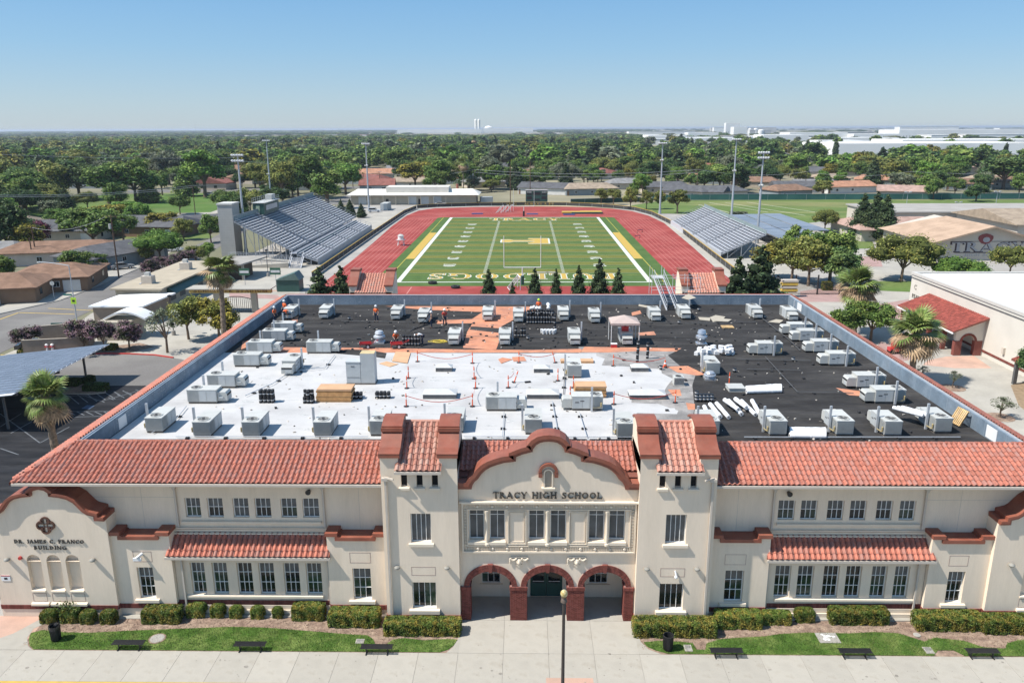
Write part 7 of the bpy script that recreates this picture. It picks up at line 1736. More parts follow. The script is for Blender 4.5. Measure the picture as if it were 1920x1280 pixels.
for i,(x,y) in enumerate(((-1.5,14),(-.8,28))):boxes_thing('roof_cooler','beige cooler unit on the tan stand roof, %s one'%('nearer' if i==0 else 'farther'),'air conditioner',(-63.5+x,120+y,3.85),[('casing',PIPEW,[(-.9,-.8,0,.9,.8,1.3)]),('vent_cap',UNIT,[(-.4,-.4,1.3,.4,.4,1.9)]),('base',GALV,[(-1.2,-1.1,-.0,-.91,1.1,.1)])])
gt_=thing('stadium_gate','yellow lettered stadium entrance beam over a black arched gate','gate',(-47.5,121,0));GX=-6.5
MB().box(-8,-.4,3.3,5.6,.4,4.0).build('beam',mat('yellow_beam',(.50,.36,.12),.8,.08),gt_);MB().box(-8.2,-1.2,4.0,5.8,2.2,4.15).build('top_slab',CONCP,gt_)
for x in (-3.6,2.6):MB().box(x-.5,-.3,0,x+.5,.3,3.3).build('pillar',TANW,gt_)
for s in (0,1):
 mb=MB();x0=-3.0+s*2.6
 for i in range(9):xx=x0+i*.32;z=2.2+.45*math.sin(math.pi*(xx+3.0)/5.2);mb.bar((xx,0,.1),(xx,0,z),.06)
 for i in range(8):xx=x0+i*.32;mb.bar((xx,0,2.2+.45*math.sin(math.pi*(xx+3.0)/5.2)),(xx+.32,0,2.2+.45*math.sin(math.pi*(xx+3.32)/5.2)),.10)
 mb.bar((x0,0,.15),(x0+2.56,0,.15),.1);tag(mb.build('gate_leaf',METB,gt_),kind='stuff')
flat_text('SCHNEIDER STADIUM',-7.2,5.0,3.42,.45,-.4,mat('brown_letters',(.22,.12,.05),.8,.05),gt_)
gt_.location=G(450,585,0).xy[:]+(0,)
a=G(436,524);tb_=thing('ticket_booth','dark booth with a wide flat concrete roof below the elevator tower','booth',(a.x,a.y,0));MB().box(-4.2,0,0,2.2,6,3.1).build('wall',mat('dark_brown_block',(.12,.09,.07),.9,.1),tb_);MB().prism([(-5.5,-1.0),(2.6,-1.6),(4.6,9),(-3.8,9)],'z',3.1,3.4).build('roof_slab',CONCO,tb_);MB().box(2.25,-.8,0,2.7,-.3,3.1).build('pillar',TANW,tb_)
a=G(550,551);kk_=thing('storage_hut','small dark green hut with striped metal roof behind the back left parapet','hut',(a.x-1.5,a.y+2.0,0),rad(0));MB().box(-2.1,0,0,2.1,3,2.2).build('wall',METG,kk_);mb=MB();mb.prism([(-2.3,2.2),(2.3,2.2),(1.4,3.6)],'y',-.2,3.2);mb.build('roof',mat('green_metal_roof',(.10,.16,.14),.5,.1),kk_)
SIGNG=mat('green_sign',(.04,.12,.07),.5,.05)
def pole(lab,x,yb,yt,r=.07,kind='post',m=POLEG,name='sign_post',cat='sign post',head= None,z=0,base= None):
 p=G(x,yb,z);h=G(x,yt,Y=p.y).z;t=thing(name,lab,cat,(p.x,p.y,z));MB().cyl((0,0,0),(0,0,h),r,r*.7,8).build('pole',m,t)
 if base:MB().cyl((0,0,0),(0,0,.7),.32,.28,10).build('concrete_base',CONCO,t)
 return t,h
for x,yb,yt,l in ((461,545,503,'left'),(519,545,502,'right')):
 t,h=pole('green and black sign board on a post in the stadium plaza, %s one'%l,x,yb,yt,.06);MB().box(-1.0,-.05,h-1.3,1.0,.05,h).build('board',SIGNG,t);MB().box(-.85,-.07,h-.9,.85,-.051,h-.45).build('print_band',PAINTW,t)
 flat([(G(x,yb).x-.9,G(x,yb).y-.5),(G(x,yb).x+.9,G(x,yb).y-.5),(G(x,yb).x+.9,G(x,yb).y+.5),(G(x,yb).x-.9,G(x,yb).y+.5)],.01,'red_pad',PINKC)
t,h=pole('slim plaza lamp on a concrete base by the campus trees',326,628,556,.07,m=METB,name='plaza_lamp',cat='lamp',base=1);MB().lathe((0,0,h-.1),[(.1,0),(.35,.1),(.3,.3),(.05,.4)],10).build('lamp_head',METB,t)
t,h=pole('slim plaza lamp on a concrete base by the left bleachers',503,518,470,.07,m=METB,name='plaza_lamp',cat='lamp',base=1);MB().lathe((0,0,h-.1),[(.1,0),(.35,.1),(.3,.3),(.05,.4)],10).build('lamp_head',METB,t)
t,h=pole('short round-headed lamp near the dark pines',561,535,514,.06,m=METB,name='plaza_lamp',cat='lamp');MB().lathe((0,0,h-.1),[(.1,0),(.3,.1),(.3,.25),(.05,.3)],10).build('lamp_head',METB,t)
def street_lamp(lab,x,yb,yt,dx,arm=2.4,sign= False):
 t,h=pole(lab,x,yb,yt,.10,name='street_lamp',cat='street lamp');mb=MB();q= None
 for i in range(7):
  a=i/6;P=Vector((dx*arm*a,0,h+.55*math.sin(a*1.5)))
  if q:mb.cyl(q,P,.06,n=6)
  q=P
 mb.build('arm',POLEG,t);MB().lathe((dx*arm,0,h+.38),[(.12,0),(.22,.1),(.15,.22)],8).build('lamp_head',UNIT,t)
 if sign:MB().box(-.42,-.16,3.6,.42,-.11,4.6).build('crossing_sign',mat('lime_sign',(.45,.70,.05),.5,.03),t);MB().box(-.2,-.18,3.95,.2,-.161,4.25).build('sign_symbol',METB,t);MB().box(-1.5,-.03,4.9,-.2,.03,5.15).build('street_name_plate',mat('teal_plate',(.03,.16,.13),.5,.05),t)
street_lamp('street lamp with lime crossing sign beside the street at left',146,612,498,-1,4.6, True)
street_lamp('street lamp on the far kerb behind the bleachers, nearest one',548,372,345,-1,3);street_lamp('street lamp on the far kerb behind the bleachers, farther one',506,362,332,1,3)
t,h=pole('white framed stop sign back on the far pavement',102,561,527,.05,name='stop_sign',cat='sign');MB().lathe((0,0,0),[(0.001,0),(.001,.001)],3).cyl((0,-.02,h-.4),(0,.02,h-.4),.42,n=8).build('octagon',UNIT,t)
UP=[]
def upole(lab,x,yb,yt,arms=1,tr= False):
 p=G(x,yb);h=G(x,yt,Y=p.y).z;t=thing('utility_pole',lab,'utility pole',(p.x,p.y,0),0,'wooden utility poles');MB().cyl((0,0,0),(0,0,h),.17,.12,8).build('pole',WOODP,t)
 for k in range(arms):MB().bar((-1.3,-.1,h-.3-k*1.1),(1.3,-.1,h-.3-k*1.1),.12).build('crossarm',WOODP,t)
 if tr:MB().cyl((-.4,-.1,h-2.8),(-.4,-.1,h-1.8),.26,n=10).build('transformer',UNIT,t)
 UP.append(Vector((p.x,p.y,h))); return UP[-1]
u1=upole('leaning brown utility pole with transformer beside the far pavement',223,520,403,1, True)
u2=upole('brown utility pole behind the brown-roofed house, right one',70,495,424,1);u3=upole('brown utility pole behind the brown-roofed house, left one',63,497,446,0)
u4=upole('utility pole beside the park path',367,408,348);u5=upole('utility pole behind the far street near the oaks',558,368,327);u6=upole('utility pole in front of the far street trees',595,357,322)
u7=upole('utility pole at the far side street',712,350,322,2);u8=upole('utility pole right of the maroon roof',889,362,318,1, True);u9=upole('utility pole behind the right field, left one',1306,366,318,1);u10=upole('utility pole behind the right field, middle one',1509,360,322,1)
u11=upole('utility pole behind the right field near the blue roof',1700,355,322,1);u12=upole('thin pole beside the scoreboard, left one',957,383,310,0);u13=upole('thin pole beside the scoreboard, right one',994,383,305,0)
WIRE=mat('wire',(.30,.31,.32),.5,.05)
def wire(a,b,sag,lab='sagging overhead power line between utility poles'):
 c=(a+b)/2;mb=MB();q= None ;n=14
 for i in range(n+1):
  t_=i/n;P=a.lerp(b,t_)-c;P.z-=sag*4*t_*(1-t_)
  if q:mb.cyl(q,P,.035 if (a+b).y/2<220 else .06,n=4,caps= False)
  q=P
 o=mb.build('power_line',WIRE);o.location=c;tag(o,lab,'power line','overhead power lines')
def off(v,x=0,z=0): return v+Vector((x,0,z))
wire(off(u1,-1,-.3),off(u2,0,-.3),1.5);wire(off(u4),off(u6,0,0),1.6);wire(off(u5),off(u7),2.5);wire(off(u5,1,-1),off(u7,1,-1),2.5);wire(off(u7),off(u8),2.5);wire(off(u8),off(u9),2);wire(off(u8,0,-1.2),off(u9,0,-1.2),2.2);wire(off(u9),off(u10),2);wire(off(u10),off(u11),2);wire(off(u11),off(u11,160,0),2)
wire(G(-20,366,Y=205),u4,1.0);wire(G(-20,369,Y=205),off(u4,0,-.6),1.0);wire(G(-60,287,Y=330),G(440,296,Y=400),1);wire(G(440,301,Y=330),off(u7,0,2),1)
ROOFM={k:mat('roof_'+k,c,.9,.12,.6,alt=tuple(x*.82 for x in c),altscale=.5,fine=.08,fscale=6) for k,c in dict(brown=(.235,.145,.10),grey=(.115,.115,.12),lightgrey=(.23,.225,.22),orange=(.42,.22,.14),tan=(.34,.27,.20),red=(.25,.105,.085),dark=(.07,.07,.075),pink=(.40,.27,.22)).items()}
WALLM={k:mat('wall_'+k,c,.9,.06,.6) for k,c in dict(cream=(.50,.44,.36),blue=(.24,.27,.28),brown=(.23,.15,.10),white=(.62,.61,.58),pinkish=(.55,.46,.40),tan=(.42,.36,.28)).items()}
def house(lab,cx,cy,w_,d,h=2.7,rh=1.6,rz=0,roof='grey',wall='cream',hip=3,axis='x',garage= True,group= None,win=3,chim= False):
 t=thing('house',lab,'house',(cx,cy,0),rz,group);gable_box(t,-w_/2,w_/2,-d/2,d/2,h,rh,WALLM[wall],ROOFM[roof],.6,axis,hip)
 for i in range(win):
  x=-w_/2+w_*(i+.6)/(win+1.2);wd=MB().box(x-.6,-d/2-.06,1.0,x+.6,-d/2-.005,2.1).build('window',FRAMEW,t)
  MB().box(x-.52,-d/2-.075,1.08,x-.03,-d/2-.061,2.02).build('pane',GLASS,wd);MB().box(x+.03,-d/2-.075,1.08,x+.52,-d/2-.061,2.02).build('pane',GLASS,wd)
 for i in range(2):y=-d/4+i*d/2;MB().box(w_/2+.005,y-.6,1.0,w_/2+.06,y+.6,2.1).build('window',GLASS,t)
 if garage:MB().box(w_/2-4.2,-d/2-.09,.05,w_/2-1.2,-d/2-.006,2.25).build('garage_door',WALLM['white'],t)
 MB().box(-w_/2+.4,-d/2-.08,.05,-w_/2+1.3,-d/2-.006,2.1).build('door',WALLM['brown'],t)
 if chim:MB().box(-.4,.2,h,.4,1.0,h+rh+.9).build('chimney',WALLM['cream'],t)
 return t
R_=rad
house('brown-roofed tan house nearest at the left edge',-99.5,139,24,12,2.8,1.8,R_(14),'brown','brown',5,garage= False);house('brown-roofed garage wing beside the white fence',-91.3,152,14,15,2.8,1.7,R_(14),'brown','brown',5)
p=G(85,500);house('pinkish house with a low brown hip roof behind the utility poles',p.x,p.y+8,26,13,3.0,1.8,R_(12),'brown','pinkish',5,garage= False)
p=G(205,500);house('long blue-grey house with grey hip roof beside the street',p.x-2,p.y+6,21,12,2.7,2.0,R_(70),'grey','blue',4)
p=G(102,455);house('cream house with grey gable roof behind the magenta tree',p.x,p.y+8,20,14,3,2.4,R_(6),'grey','cream',0)
p=G(258,446);house('brown board house with dark roof behind the parked cars',p.x,p.y+9,26,14,3,2.4,R_(-8),'grey','brown',3);p=G(365,440);house('brown-walled house with grey hip roof at the park corner',p.x-3,p.y+9,21,13,2.8,2.0,R_(28),'grey','tan',4,garage= False)
p=G(5,500);house('grey-blue roofed house at the left frame edge',p.x-8,p.y+8,16,12,2.8,1.8,R_(10),'lightgrey','white',3);p=G(20,440);house('low pale house in the trees at the left frame edge',p.x-8,p.y+8,22,12,2.8,1.8,R_(5),'tan','white',3)
def wallseg(lab,a,b,h,m,name='garden_wall'):
 a,b=G(*a),G(*b);t=thing(name,lab,'fence',(a.x,a.y,0));d=b-a;n=max(1,int(d.length/2.4))
 for i in range(n):MB().bar(d*(i/n)+Vector((0,0,h/2)),d*((i+.985)/n)+Vector((0,0,h/2)),.1,h).build('panel',m,t)
 for i in range(n+1):q=d*(i/n);MB().box(q.x-.08,q.y-.08,0,q.x+.08,q.y+.08,h+.1).build('post',m,t)
WF=mat('white_vinyl_fence',(.66,.66,.67),.5,.03)
wallseg('white vinyl fence in front of the brown-roofed house',(-30,580),(66,549),1.8,WF,'vinyl_fence');wallseg('white vinyl fence between the brown garage and the blue-grey house',(120,532),(165,515),1.8,WF,'vinyl_fence');wallseg('brown board fence at the left edge',(-20,512),(24,505),1.7,WALLM['brown'],'board_fence')
for i in range(3):p=G(49+i*9,557-i*4);t=thing('wheelie_bin','dark wheeled rubbish bin on the far pavement, '+['left','middle','right'][i],'bin',(p.x,p.y,0),.3,'wheeled bins');MB().lathe((0,0,0),[(.26,.08),(.34,1.0)],4).build('tub',mat('dark_bin',(.03,.05,.06),.6,.1),t);MB().box(-.33,-.33,1.01,.33,.33,1.09).build('lid',METG if i else UNIT,t)
CARM={k:mat('car_paint_'+k,c,.25,.03,spec=.7) for k,c in dict(white=(.62,.63,.64),red=(.16,.02,.02),grey=(.22,.23,.24),blue=(.10,.16,.24),dark=(.03,.032,.035),silver=(.45,.46,.47)).items()}
TYRE=mat('tyre',(.02,.02,.02),.9,.1)
def make_car(kind='sedan',col='white'):
 t=thing('parked_car','x','car');L,W_=(4.6,1.8) if kind!='truck' else (5.5,1.95)
 up=.18 if kind=='truck' else 0
 if kind=='sedan':body=[(-2.3,.35),(-2.3,.80),(-2.2,.92),(-1.6,.98),(1.1,.92),(2.1,.80),(2.3,.62),(2.3,.35)];cab=[(-1.75,.95),(-1.15,1.42),(.35,1.44),(1.15,.92)]
 elif kind=='suv':body=[(-2.3,.4),(-2.3,1.0),(1.0,1.02),(2.2,.9),(2.3,.7),(2.3,.4)];cab=[(-2.2,1.0),(-1.95,1.66),(.3,1.68),(1.05,1.0)]
 else:body=[(-2.75,.5),(-2.75,1.08),(1.5,1.12),(2.65,1.0),(2.75,.8),(2.75,.5)];cab=[(-.9,1.1),(-.75,1.78),(.75,1.8),(1.45,1.1)]
 MB().prism(body,'y',-W_/2,W_/2).build('body',CARM[col],t)
 k=W_/2-.14;cb=MB().prism(cab,'y',-k,k).build('cabin',CARM[col],t)
 c0=[(a*.93,b-.05) for a,b in cab];cx=sum(a for a,b in cab)/4;g=[(cx+(a-cx)*.86,.07+b*.955) for a,b in cab]
 for s in (-1,1):MB().prism(g,'y',s*k,s*(k+.012)).build('side_window',GLASS,t)
 (a,b),(c,d),(e,f),(g_,h)=cab
 for (x0,z0,x1,z1,nm) in ((e,f,g_,h,'windscreen'),(c,d,a,b,'rear_window')):
  dx=.012 if x1>x0 else -.012;MB().poly((x0+(x1-x0)*.12+dx,-k+.1,z0+(z1-z0)*.12+.012),(x0+(x1-x0)*.12+dx,k-.1,z0+(z1-z0)*.12+.012),(x0+(x1-x0)*.92+dx,k-.06,z0+(z1-z0)*.92+.012),(x0+(x1-x0)*.92+dx,-k+.06,z0+(z1-z0)*.92+.012)).build(nm,GLASS,t)
 for sx in (-L*.31,L*.31):
  for s in (-1,1):w0=MB().cyl((sx,s*(W_/2-.17),.34),(sx,s*(W_/2+.02),.34),.34,n=14).build('wheel',TYRE,t,smooth=40);MB().cyl((sx,s*(W_/2+.021),.34),(sx,s*(W_/2+.03),.34),.2,n=10).build('rim',GALV,w0)
 for s in (-1,1):MB().box(L/2-.02,s*.62-.16,.66+up,L/2+.015,s*.62+.16,.8+up).build('headlight',UNIT,t);MB().box(-L/2-.015,s*.66-.12,.72+up,-L/2+.02,s*.66+.12,.88+up).build('tail_light',REDM,t)
 return t
for kind,col,x,y,rz,lab in (('sedan','white',325,471,4,'white saloon car parked on the street by the round tree'),('truck','dark',265,488,25,'dark maroon pickup parked beside the blue-grey house'),('sedan','grey',230,504,35,'grey-green car parked in front of the blue-grey garage'),('suv','blue',230,463,100,'pale blue van in front of the brown board house'),('truck','white',155,470,5,'white pickup truck on the street behind the houses'),('sedan','dark',66,655,20,'dark car hidden behind the leftmost crape myrtle'),('sedan','silver',395,366,2,'silver car parked on the street beyond the park'),('suv','dark',628,353,60,'dark car parked on the far side street, nearest one'),('sedan','white',705,335,90,'pale car at the end of the far side street'),('suv','white',702,398,10,'white car beside the pale container'),('sedan','silver',826,385,0,'silver car parked in front of the field house'),('sedan','dark',248,466,95,'dark car in front of the brown board house'),('sedan','white',1580,362,0,'white car beyond the green fence'),('sedan','silver',1666,361,5,'pale car beyond the green fence near the conifers')):
 p=G(x,y);c=make_car(kind,col);c.location=(p.x,p.y,.01);c.rotation_euler=(0,0,rad(rz));c['label']=lab
for x,yb,yt,w_,k,c,l in ((12,530,478,40,'round','green','at the left edge by the brown-roofed house'),(46,462,405,60,'round','deep','behind the pinkish house'),(138,452,398,50,'oval','green','left of the big green tree'),(232,452,398,56,'round','green','behind the brown board house'),(262,430,380,50,'wide','bright','beyond the brown board house'),(345,450,408,44,'round','olive','by the park corner house'),(275,492,458,34,'round','olive','in the verge beside the pickup'),(186,506,474,36,'round','green','beside the white vinyl fence'),(396,455,400,44,'round','green','left of the elevator tower'),(8,440,385,60,'wide','green','by the low pale house'),(112,434,388,52,'round','bright','behind the cream house'),(60,545,520,24,'round','deep','low one at the front corner of the brown house')):
 tp('garden_tree','garden tree '+l,x,yb,yt,w_,k,c,x%3,'garden trees among the near houses',n=3000,leaf=.024)
gp([(150,425),(300,400),(395,398),(460,372),(440,362),(270,363),(60,372),(40,400)],-.004,'park_lawn',LAWNP);gp([(0,420),(120,425),(260,452),(400,446),(380,425),(200,410),(0,405)],-.006,'garden_ground',LAWND)
gp([(330,404),(400,402),(470,378),(470,372),(395,398),(330,400)],.0,'park_path',CONCP);gp([(240,361),(480,358),(760,352),(760,348),(480,353),(240,357)],.0,'street',ASPH);gp([(600,382),(690,352),(712,330),(735,330),(745,352),(660,385)],.0,'side_street',ASPH)
tp('street_tree','round light green tree beside the white saloon car',301,488,432,100,'wide','bright',2,n=3400,leaf=.022)
tp('street_tree','large green tree between the cream and brown houses',178,470,384,108,'round','green',1,n=3400,leaf=.022)
tp('street_tree','yellow green tree behind the grey roofs',306,440,396,66,'round','yellow',2);tp('street_tree','yellow green tree beside the magenta tree',55,480,412,66,'round','yellow',0);tp('street_tree','magenta blossoming tree behind the brown-roofed house',78,470,412,50,'round','magenta',2)
tp('street_tree','leafy green tree right of the brown-roofed garage',145,528,467,66,'round','green',0,n=3400,leaf=.024);tp('street_tree','dark tree at the left frame edge beside the houses',15,480,372,90,'round','deep',0);tp('pine_tree','dark cone-shaped conifer behind the cream house',128,416,350,40,'cone','pine',0);tp('street_tree','olive tree left of the dark conifer',98,414,372,44,'round','grey',1)
tp('park_tree','lone round tree standing in the park lawn',338,402,364,50,'wide','green',1);tp('street_tree','bright green tree beside the yellow one',243,420,374,56,'round','bright',1);tp('street_tree','tall yellow-topped tree behind the utility pole',205,425,380,66,'round','yellow',1);tp('street_tree','small tree beside the elevator tower foot',392,496,450,34,'oval','green',1);tp('street_tree','small tree in the crape myrtle row end',368,500,458,36,'round','olive',1)
for x,yb,yt,w_,k,c,l in ((425,402,355,60,'wide','green','behind the elevator tower'),(450,420,365,50,'round','deep','right of the elevator tower'),(470,400,352,56,'wide','olive','beside the press box'),(500,398,360,44,'round','deep','behind the bleacher back rail'),(150,375,300,90,'round','deep','leftmost big park tree'),(205,382,300,96,'round','green','biggest dark park tree'),(255,380,296,90,'round','green','right big park tree'),(45,392,318,100,'wide','green','wide one at left'),(105,378,300,70,'round','olive','second from the left'),(385,370,272,84,'oval','bright','bright tall one beyond the street'),(350,368,300,40,'cone','green','pointed one beyond the street'),(305,366,318,34,'oval','green','slim one beyond the street'),(280,380,325,34,'cone','olive','small pointed one at the lawn edge'),(560,372,290,60,'round','olive','tall oak beyond the press box'),(585,372,288,70,'round','green','right oak beyond the press box'),(530,378,298,66,'round','olive','left oak beyond the press box'),(625,362,310,44,'round','green','street tree right of the oaks'),(490,372,300,50,'round','olive','behind the floodlight tower'),(750,344,292,36,'oval','deep','dark tree by the side street')):
 tp('park_tree','large tree in the park belt, '+l,x,yb,yt,w_,k,c,x%3,'trees of the park belt')
for x,yb,yt,w_,l in ((640,402,372,16,'left'),(657,406,372,20,'middle'),(678,408,380,18,'right')):tp('young_pine','small dark conifer beyond the bleachers, '+l,x,yb,yt,w_,'cone','pine',1,'small conifers beyond the bleachers')
print('left ok',len(bpy.data.objects))
#  RIGHT SIDE
gp([(1180,386),(1240,376),(1500,374.5),(1960,374),(1990,400),(1640,405),(1560,420),(1500,418),(1300,402),(1230,400)],-.004,'playing_field',LAWND)
for (a,b) in (((1330,380),(1440,398)),((1360,380),(1510,404)),((1400,379),(1530,398)),((1310,384),(1380,402))):pl([a,b],.5,mat('chalk',(.50,.48,.36),.9) if 'chalk' not in bpy.data.materials else bpy.data.materials['chalk'],.006,'chalk_line')
gp([(1500,420),(1640,404),(1960,400),(1960,440),(1700,470),(1560,440)],-.003,'service_yard',CONCO)
gp([(1540,428),(1570,426),(1635,450),(1640,466),(1600,466),(1560,445)],.002,'green_verge',LAWNP);gp([(1630,527),(1724,527),(1722,548),(1650,545)],.006,'green_verge',LAWNP)
gp([(1380,560),(1460,505),(1560,470),(1640,468),(1760,500),(1960,520),(1960,900),(1560,640)],-.001,'right_plaza',CONCP)
gp([(1600,480),(1650,482),(1655,500),(1600,500),(1590,490)],.004,'brick_paving',BRICKPAVE);gp([(1500,546),(1560,538),(1620,548),(1600,566),(1500,566)],.004,'brick_paving',BRICKPAVE);gp([(1650,570),(1710,560),(1715,590),(1680,610),(1640,600)],.004,'brick_paving',BRICKPAVE)
gp([(1740,675),(1775,668),(1826,667),(1860,690),(1790,690),(1730,684)],.004,'brick_paving',PINKC);gp([(1650,640),(1700,655),(1715,672),(1680,680),(1640,660)],.005,'brick_paving',BRICKPAVE)
gp([(1390,558),(1440,520),(1560,505),(1580,520),(1540,545),(1470,560)],.0,'shaded_paving',CONCO)
SM=mat('smooth_cream_wall',(.60,.565,.50),.85,.04,.4,fine=.02,fscale=8);RW=mat('white_roof_coating',(.82,.82,.82),.6,.03,.3)
bc_=thing('classroom_building','cream classroom building with a flat white roof at the right edge','building',(60.6,124,0))
H_=7.2
MB().box(0,-62,0,45,0,H_).build('wall',SM,bc_);MB().box(.9,-61.5,H_+.001,44.5,-.8,H_+.05).build('roof',RW,bc_)
MB().box(-.12,-62,H_-.1,.45,.1,H_+.28).box(.45,-.45,H_-.1,45,.1,H_+.28).build('roof_edge',mat('roof_edge_trim',(.52,.50,.46),.7,.04),bc_)
MB().box(-.13,-62,H_-.55,-.002,.1,H_-.5).build('edge_line',UNITD,bc_)
nb=MB();y=-14.5
while y>-62:nb.box(-.06-random.uniform(0,.004),y-.21,.55,-.002,y,.85);y-=.22
tag(nb.build('brick_band',BRICK,bc_),kind='stuff')
def xtext(txt,y0,y1,z0,h,X,m,parent,gap=.14):
 s=abs(y1-y0)/text_width(txt,gap);y=y0
 for ch in txt:
  pl_,W_=glyph_polys(ch)
  if pl_:
   mb=MB();[mb.prism([(y-a*s,z0+b*h) for a,b in p],'x',X-.06-i*.002,X-.002) for i,p in enumerate(pl_)];mb.build('letter',m,parent)
  y-=(W_+gap)*s
xtext('C',-1.2,-2.0,H_-2.2,.75,0,mat('pale_letter',(.30,.28,.24),.6),bc_);xtext('PEART NAYLOR',-.9,-7.6,H_-3.6,.6,0,LETTER,bc_)
for y in (-31,-33.6):
 wd=MB().box(-.05,y-1.1,1.2,-.003,y+1.1,3.4).build('window',FRAMEW,bc_)
 for i in range(3):
  for j in range(3):MB().box(-.07,y-1.0+i*.68,1.3+j*.69,-.051,y-.4+i*.68,1.92+j*.69).build('pane',GLASS,wd)
MB().box(-.3,-26.4,1.6,-.003,-26.0,2.4).build('wall_box',PIPEW,bc_)
pr_=thing('arched_porch','brick arched porch with a lean-to red tile roof on the cream classroom building','porch',(60.6,102.6,0))
px0,pz0,pz1,pd=-4.0,3.6,5.2,15.5
mb=MB();ac,ar=-2.0,.85;za=1.9
xs_=[-3.7,ac-ar]+[ac+ar*math.sin(rad(-90+180*i/14)) for i in range(1,14)]+[ac+ar,-.01]
ztp= lambda x:pz0-.15+(pz1-pz0)*(x-px0)/4.0
for i in range(len(xs_)-1):
 a,b=xs_[i],xs_[i+1];m_=(a+b)/2;zb= lambda x:(za+math.sqrt(max(0,ar*ar-(x-ac)**2))) if abs(m_-ac)<ar else 0
 mb.poly((a,0,zb(a)),(b,0,zb(b)),(b,0,ztp(b)),(a,0,ztp(a)));mb.poly((a,0,zb(a)),(a,.5,zb(a)),(b,.5,zb(b)),(b,0,zb(b)))
mb.poly((-3.7,0,0),(-3.7,.5,0),(-3.7,.5,ztp(-3.7)),(-3.7,0,ztp(-3.7)));mb.build('front_wall',SM,pr_)
ring=MB();inn=[(ac+ar*math.cos(rad(180-12*i)),za+ar*math.sin(rad(12*i))) for i in range(16)];out=[(ac+(ar+.28)*math.cos(rad(180-12*i)),za+(ar+.28)*math.sin(rad(12*i))) for i in range(16)];ring.band(inn,out,'y',-.07,.52);ring.build('arch_ring',BRICK,pr_)
for a,b in ((-3.75,ac-ar+.02),(ac+ar-.02,-.15)):
 q=MB().box(a,-.09,0,b,.55,2.0).build('brick_pier',BRICK,pr_);jm=MB();[jm.box(a-.01,-.1,.07+i*.15,b+.01,-.088,.085+i*.15) for i in range(13)];tag(jm.build('mortar_joints',MORTAR,q),kind='stuff')
for k in range(4):MB().box(-3.85,3+k*4,0,-3.3,3.5+k*4,3.5).build('side_pier',BRICK,pr_)
rfm=MB();rfm.prism([(px0-.5,pz0-.35),(px0-.5,pz0-.2),(-.01,pz1+.0),(-.01,pz1-.2)],'y',-.7,pd);rr=rfm.build('roof',UND,pr_)
vq=Vector((3.99+.5,0,pz1-pz0+.2));tile_roof(rr,(px0-.5,pd,pz0-.2),(0,-1,0),vq,pd+.7,vq.length,m=mat('plum_roof_tile',(.27,.065,.048),.8,.15,isl=.25),rootloc=(0,0,0),cw_=.42,ch=.42)
MB().box(px0-.6,-.72,pz0-.5,px0-.48,pd,pz0-.3).build('gutter',WHITE,pr_)
p2_=thing('arched_porch','small tiled canopy on grey posts beside the classroom windows','porch',(60.6,90.5,0))
rfm=MB();rfm.prism([(-3.4,2.8),(-3.4,2.95),(-.01,4.3),(-.01,4.1)],'y',-6,.3);rr=rfm.build('roof',UND,p2_);vq=Vector((3.39,0,1.35));tile_roof(rr,(-3.4,.3,2.97),(0,-1,0),vq,6.3,vq.length,m=bpy.data.materials['plum_roof_tile'],rootloc=(0,0,0),cw_=.42,ch=.42)
for y in (-.3,-4.5):MB().box(-3.1,y,0,-2.7,y+.35,2.8).build('post',UNITD,p2_)
for i,(x,y) in enumerate(((15,-25),(17,-28))):t=thing('roof_vent','silver turbine vent on the white roof at right, %s one'%('upper' if i==0 else 'lower'),'roof vent',(60.6+x,124+y,H_+.05));MB().lathe((0,0,0),[(.5,0),(.5,.5),(.75,.7),(.7,1.0),(.4,1.1),(.55,1.3),(.2,1.6)],12).build('cowl',GALV,t,smooth=40)
boxes_thing('roof_hatch','yellow sheet with dark blocks on the white roof at the right edge','roof sheet',(60.6+15.5,124-33,H_+.055),[('yellow_sheet',YEL,[(2,-1,0,9,1.5,.05)]),('block',METB,[(-1,-3,0,-.6,-2.6,.2),(2,-5,0,2.4,-4.6,.2),(4,-6,0,4.4,-5.6,.2)])])
g=G(1612,556,Y=114);palm('fan palm with dead fronds standing in a green bush beyond the right parapet',(g.x-.3,114,0),g.z+1.6,3.2,40,46,seed=8,tr=.36)
g=G(1727,628,Y=91);palm('fan palm with many dead fronds beside the arched porch',(g.x-.5,91,0),g.z+.5,2.95,56,44,seed=9,tr=.34)
def tp2(*a,**k): return tree_px(*a,**k)
for x,yb,yt,w_,k,c,l in ((1585,640,566,76,'round','green','bush left of the first right palm'),(1632,640,562,84,'round','green','bush right of the first right palm')):tp2('bushy_tree','bushy green '+l,x,yb,yt,w_,k,c,1,n=3200,leaf=.022)
tp2('shade_tree','wide round shade tree in front of the gym wall',1689,528,440,128,'wide','olive',0,n=4200,leaf=.018);tp2('shade_tree','round tree partly hiding the gym lettering at the right edge',1892,520,458,70,'wide','olive',2,n=3200);tp2('shade_tree','low rounded bright green tree behind the cream classroom building',1797,540,482,98,'wide','bright',1,n=3600,leaf=.02)
tp2('shade_tree','lone round tree on the verge beyond the right bleachers',1546,436,391,58,'wide','olive',1,n=3200,leaf=.02)
for x,yb,yt,w_,k,c,l in ((1484,528,445,90,'round','olive','at left in front of the bleachers'),(1440,520,455,76,'round','yellow','yellow tinted behind the pines'),(1515,536,442,88,'round','olive','in the middle'),(1555,530,425,104,'round','green','large one at right'),(1490,500,420,62,'oval','green','pointed one behind'),(1428,575,527,90,'round','bright','low yellow green one behind the parapet'),(1575,545,462,76,'round','deep','dark one at the gate')):
 tp2('courtyard_tree','courtyard tree right of the dark pines, '+l,x,yb,yt,w_,k,c,x%3,'courtyard trees',n=3200,leaf=.022)
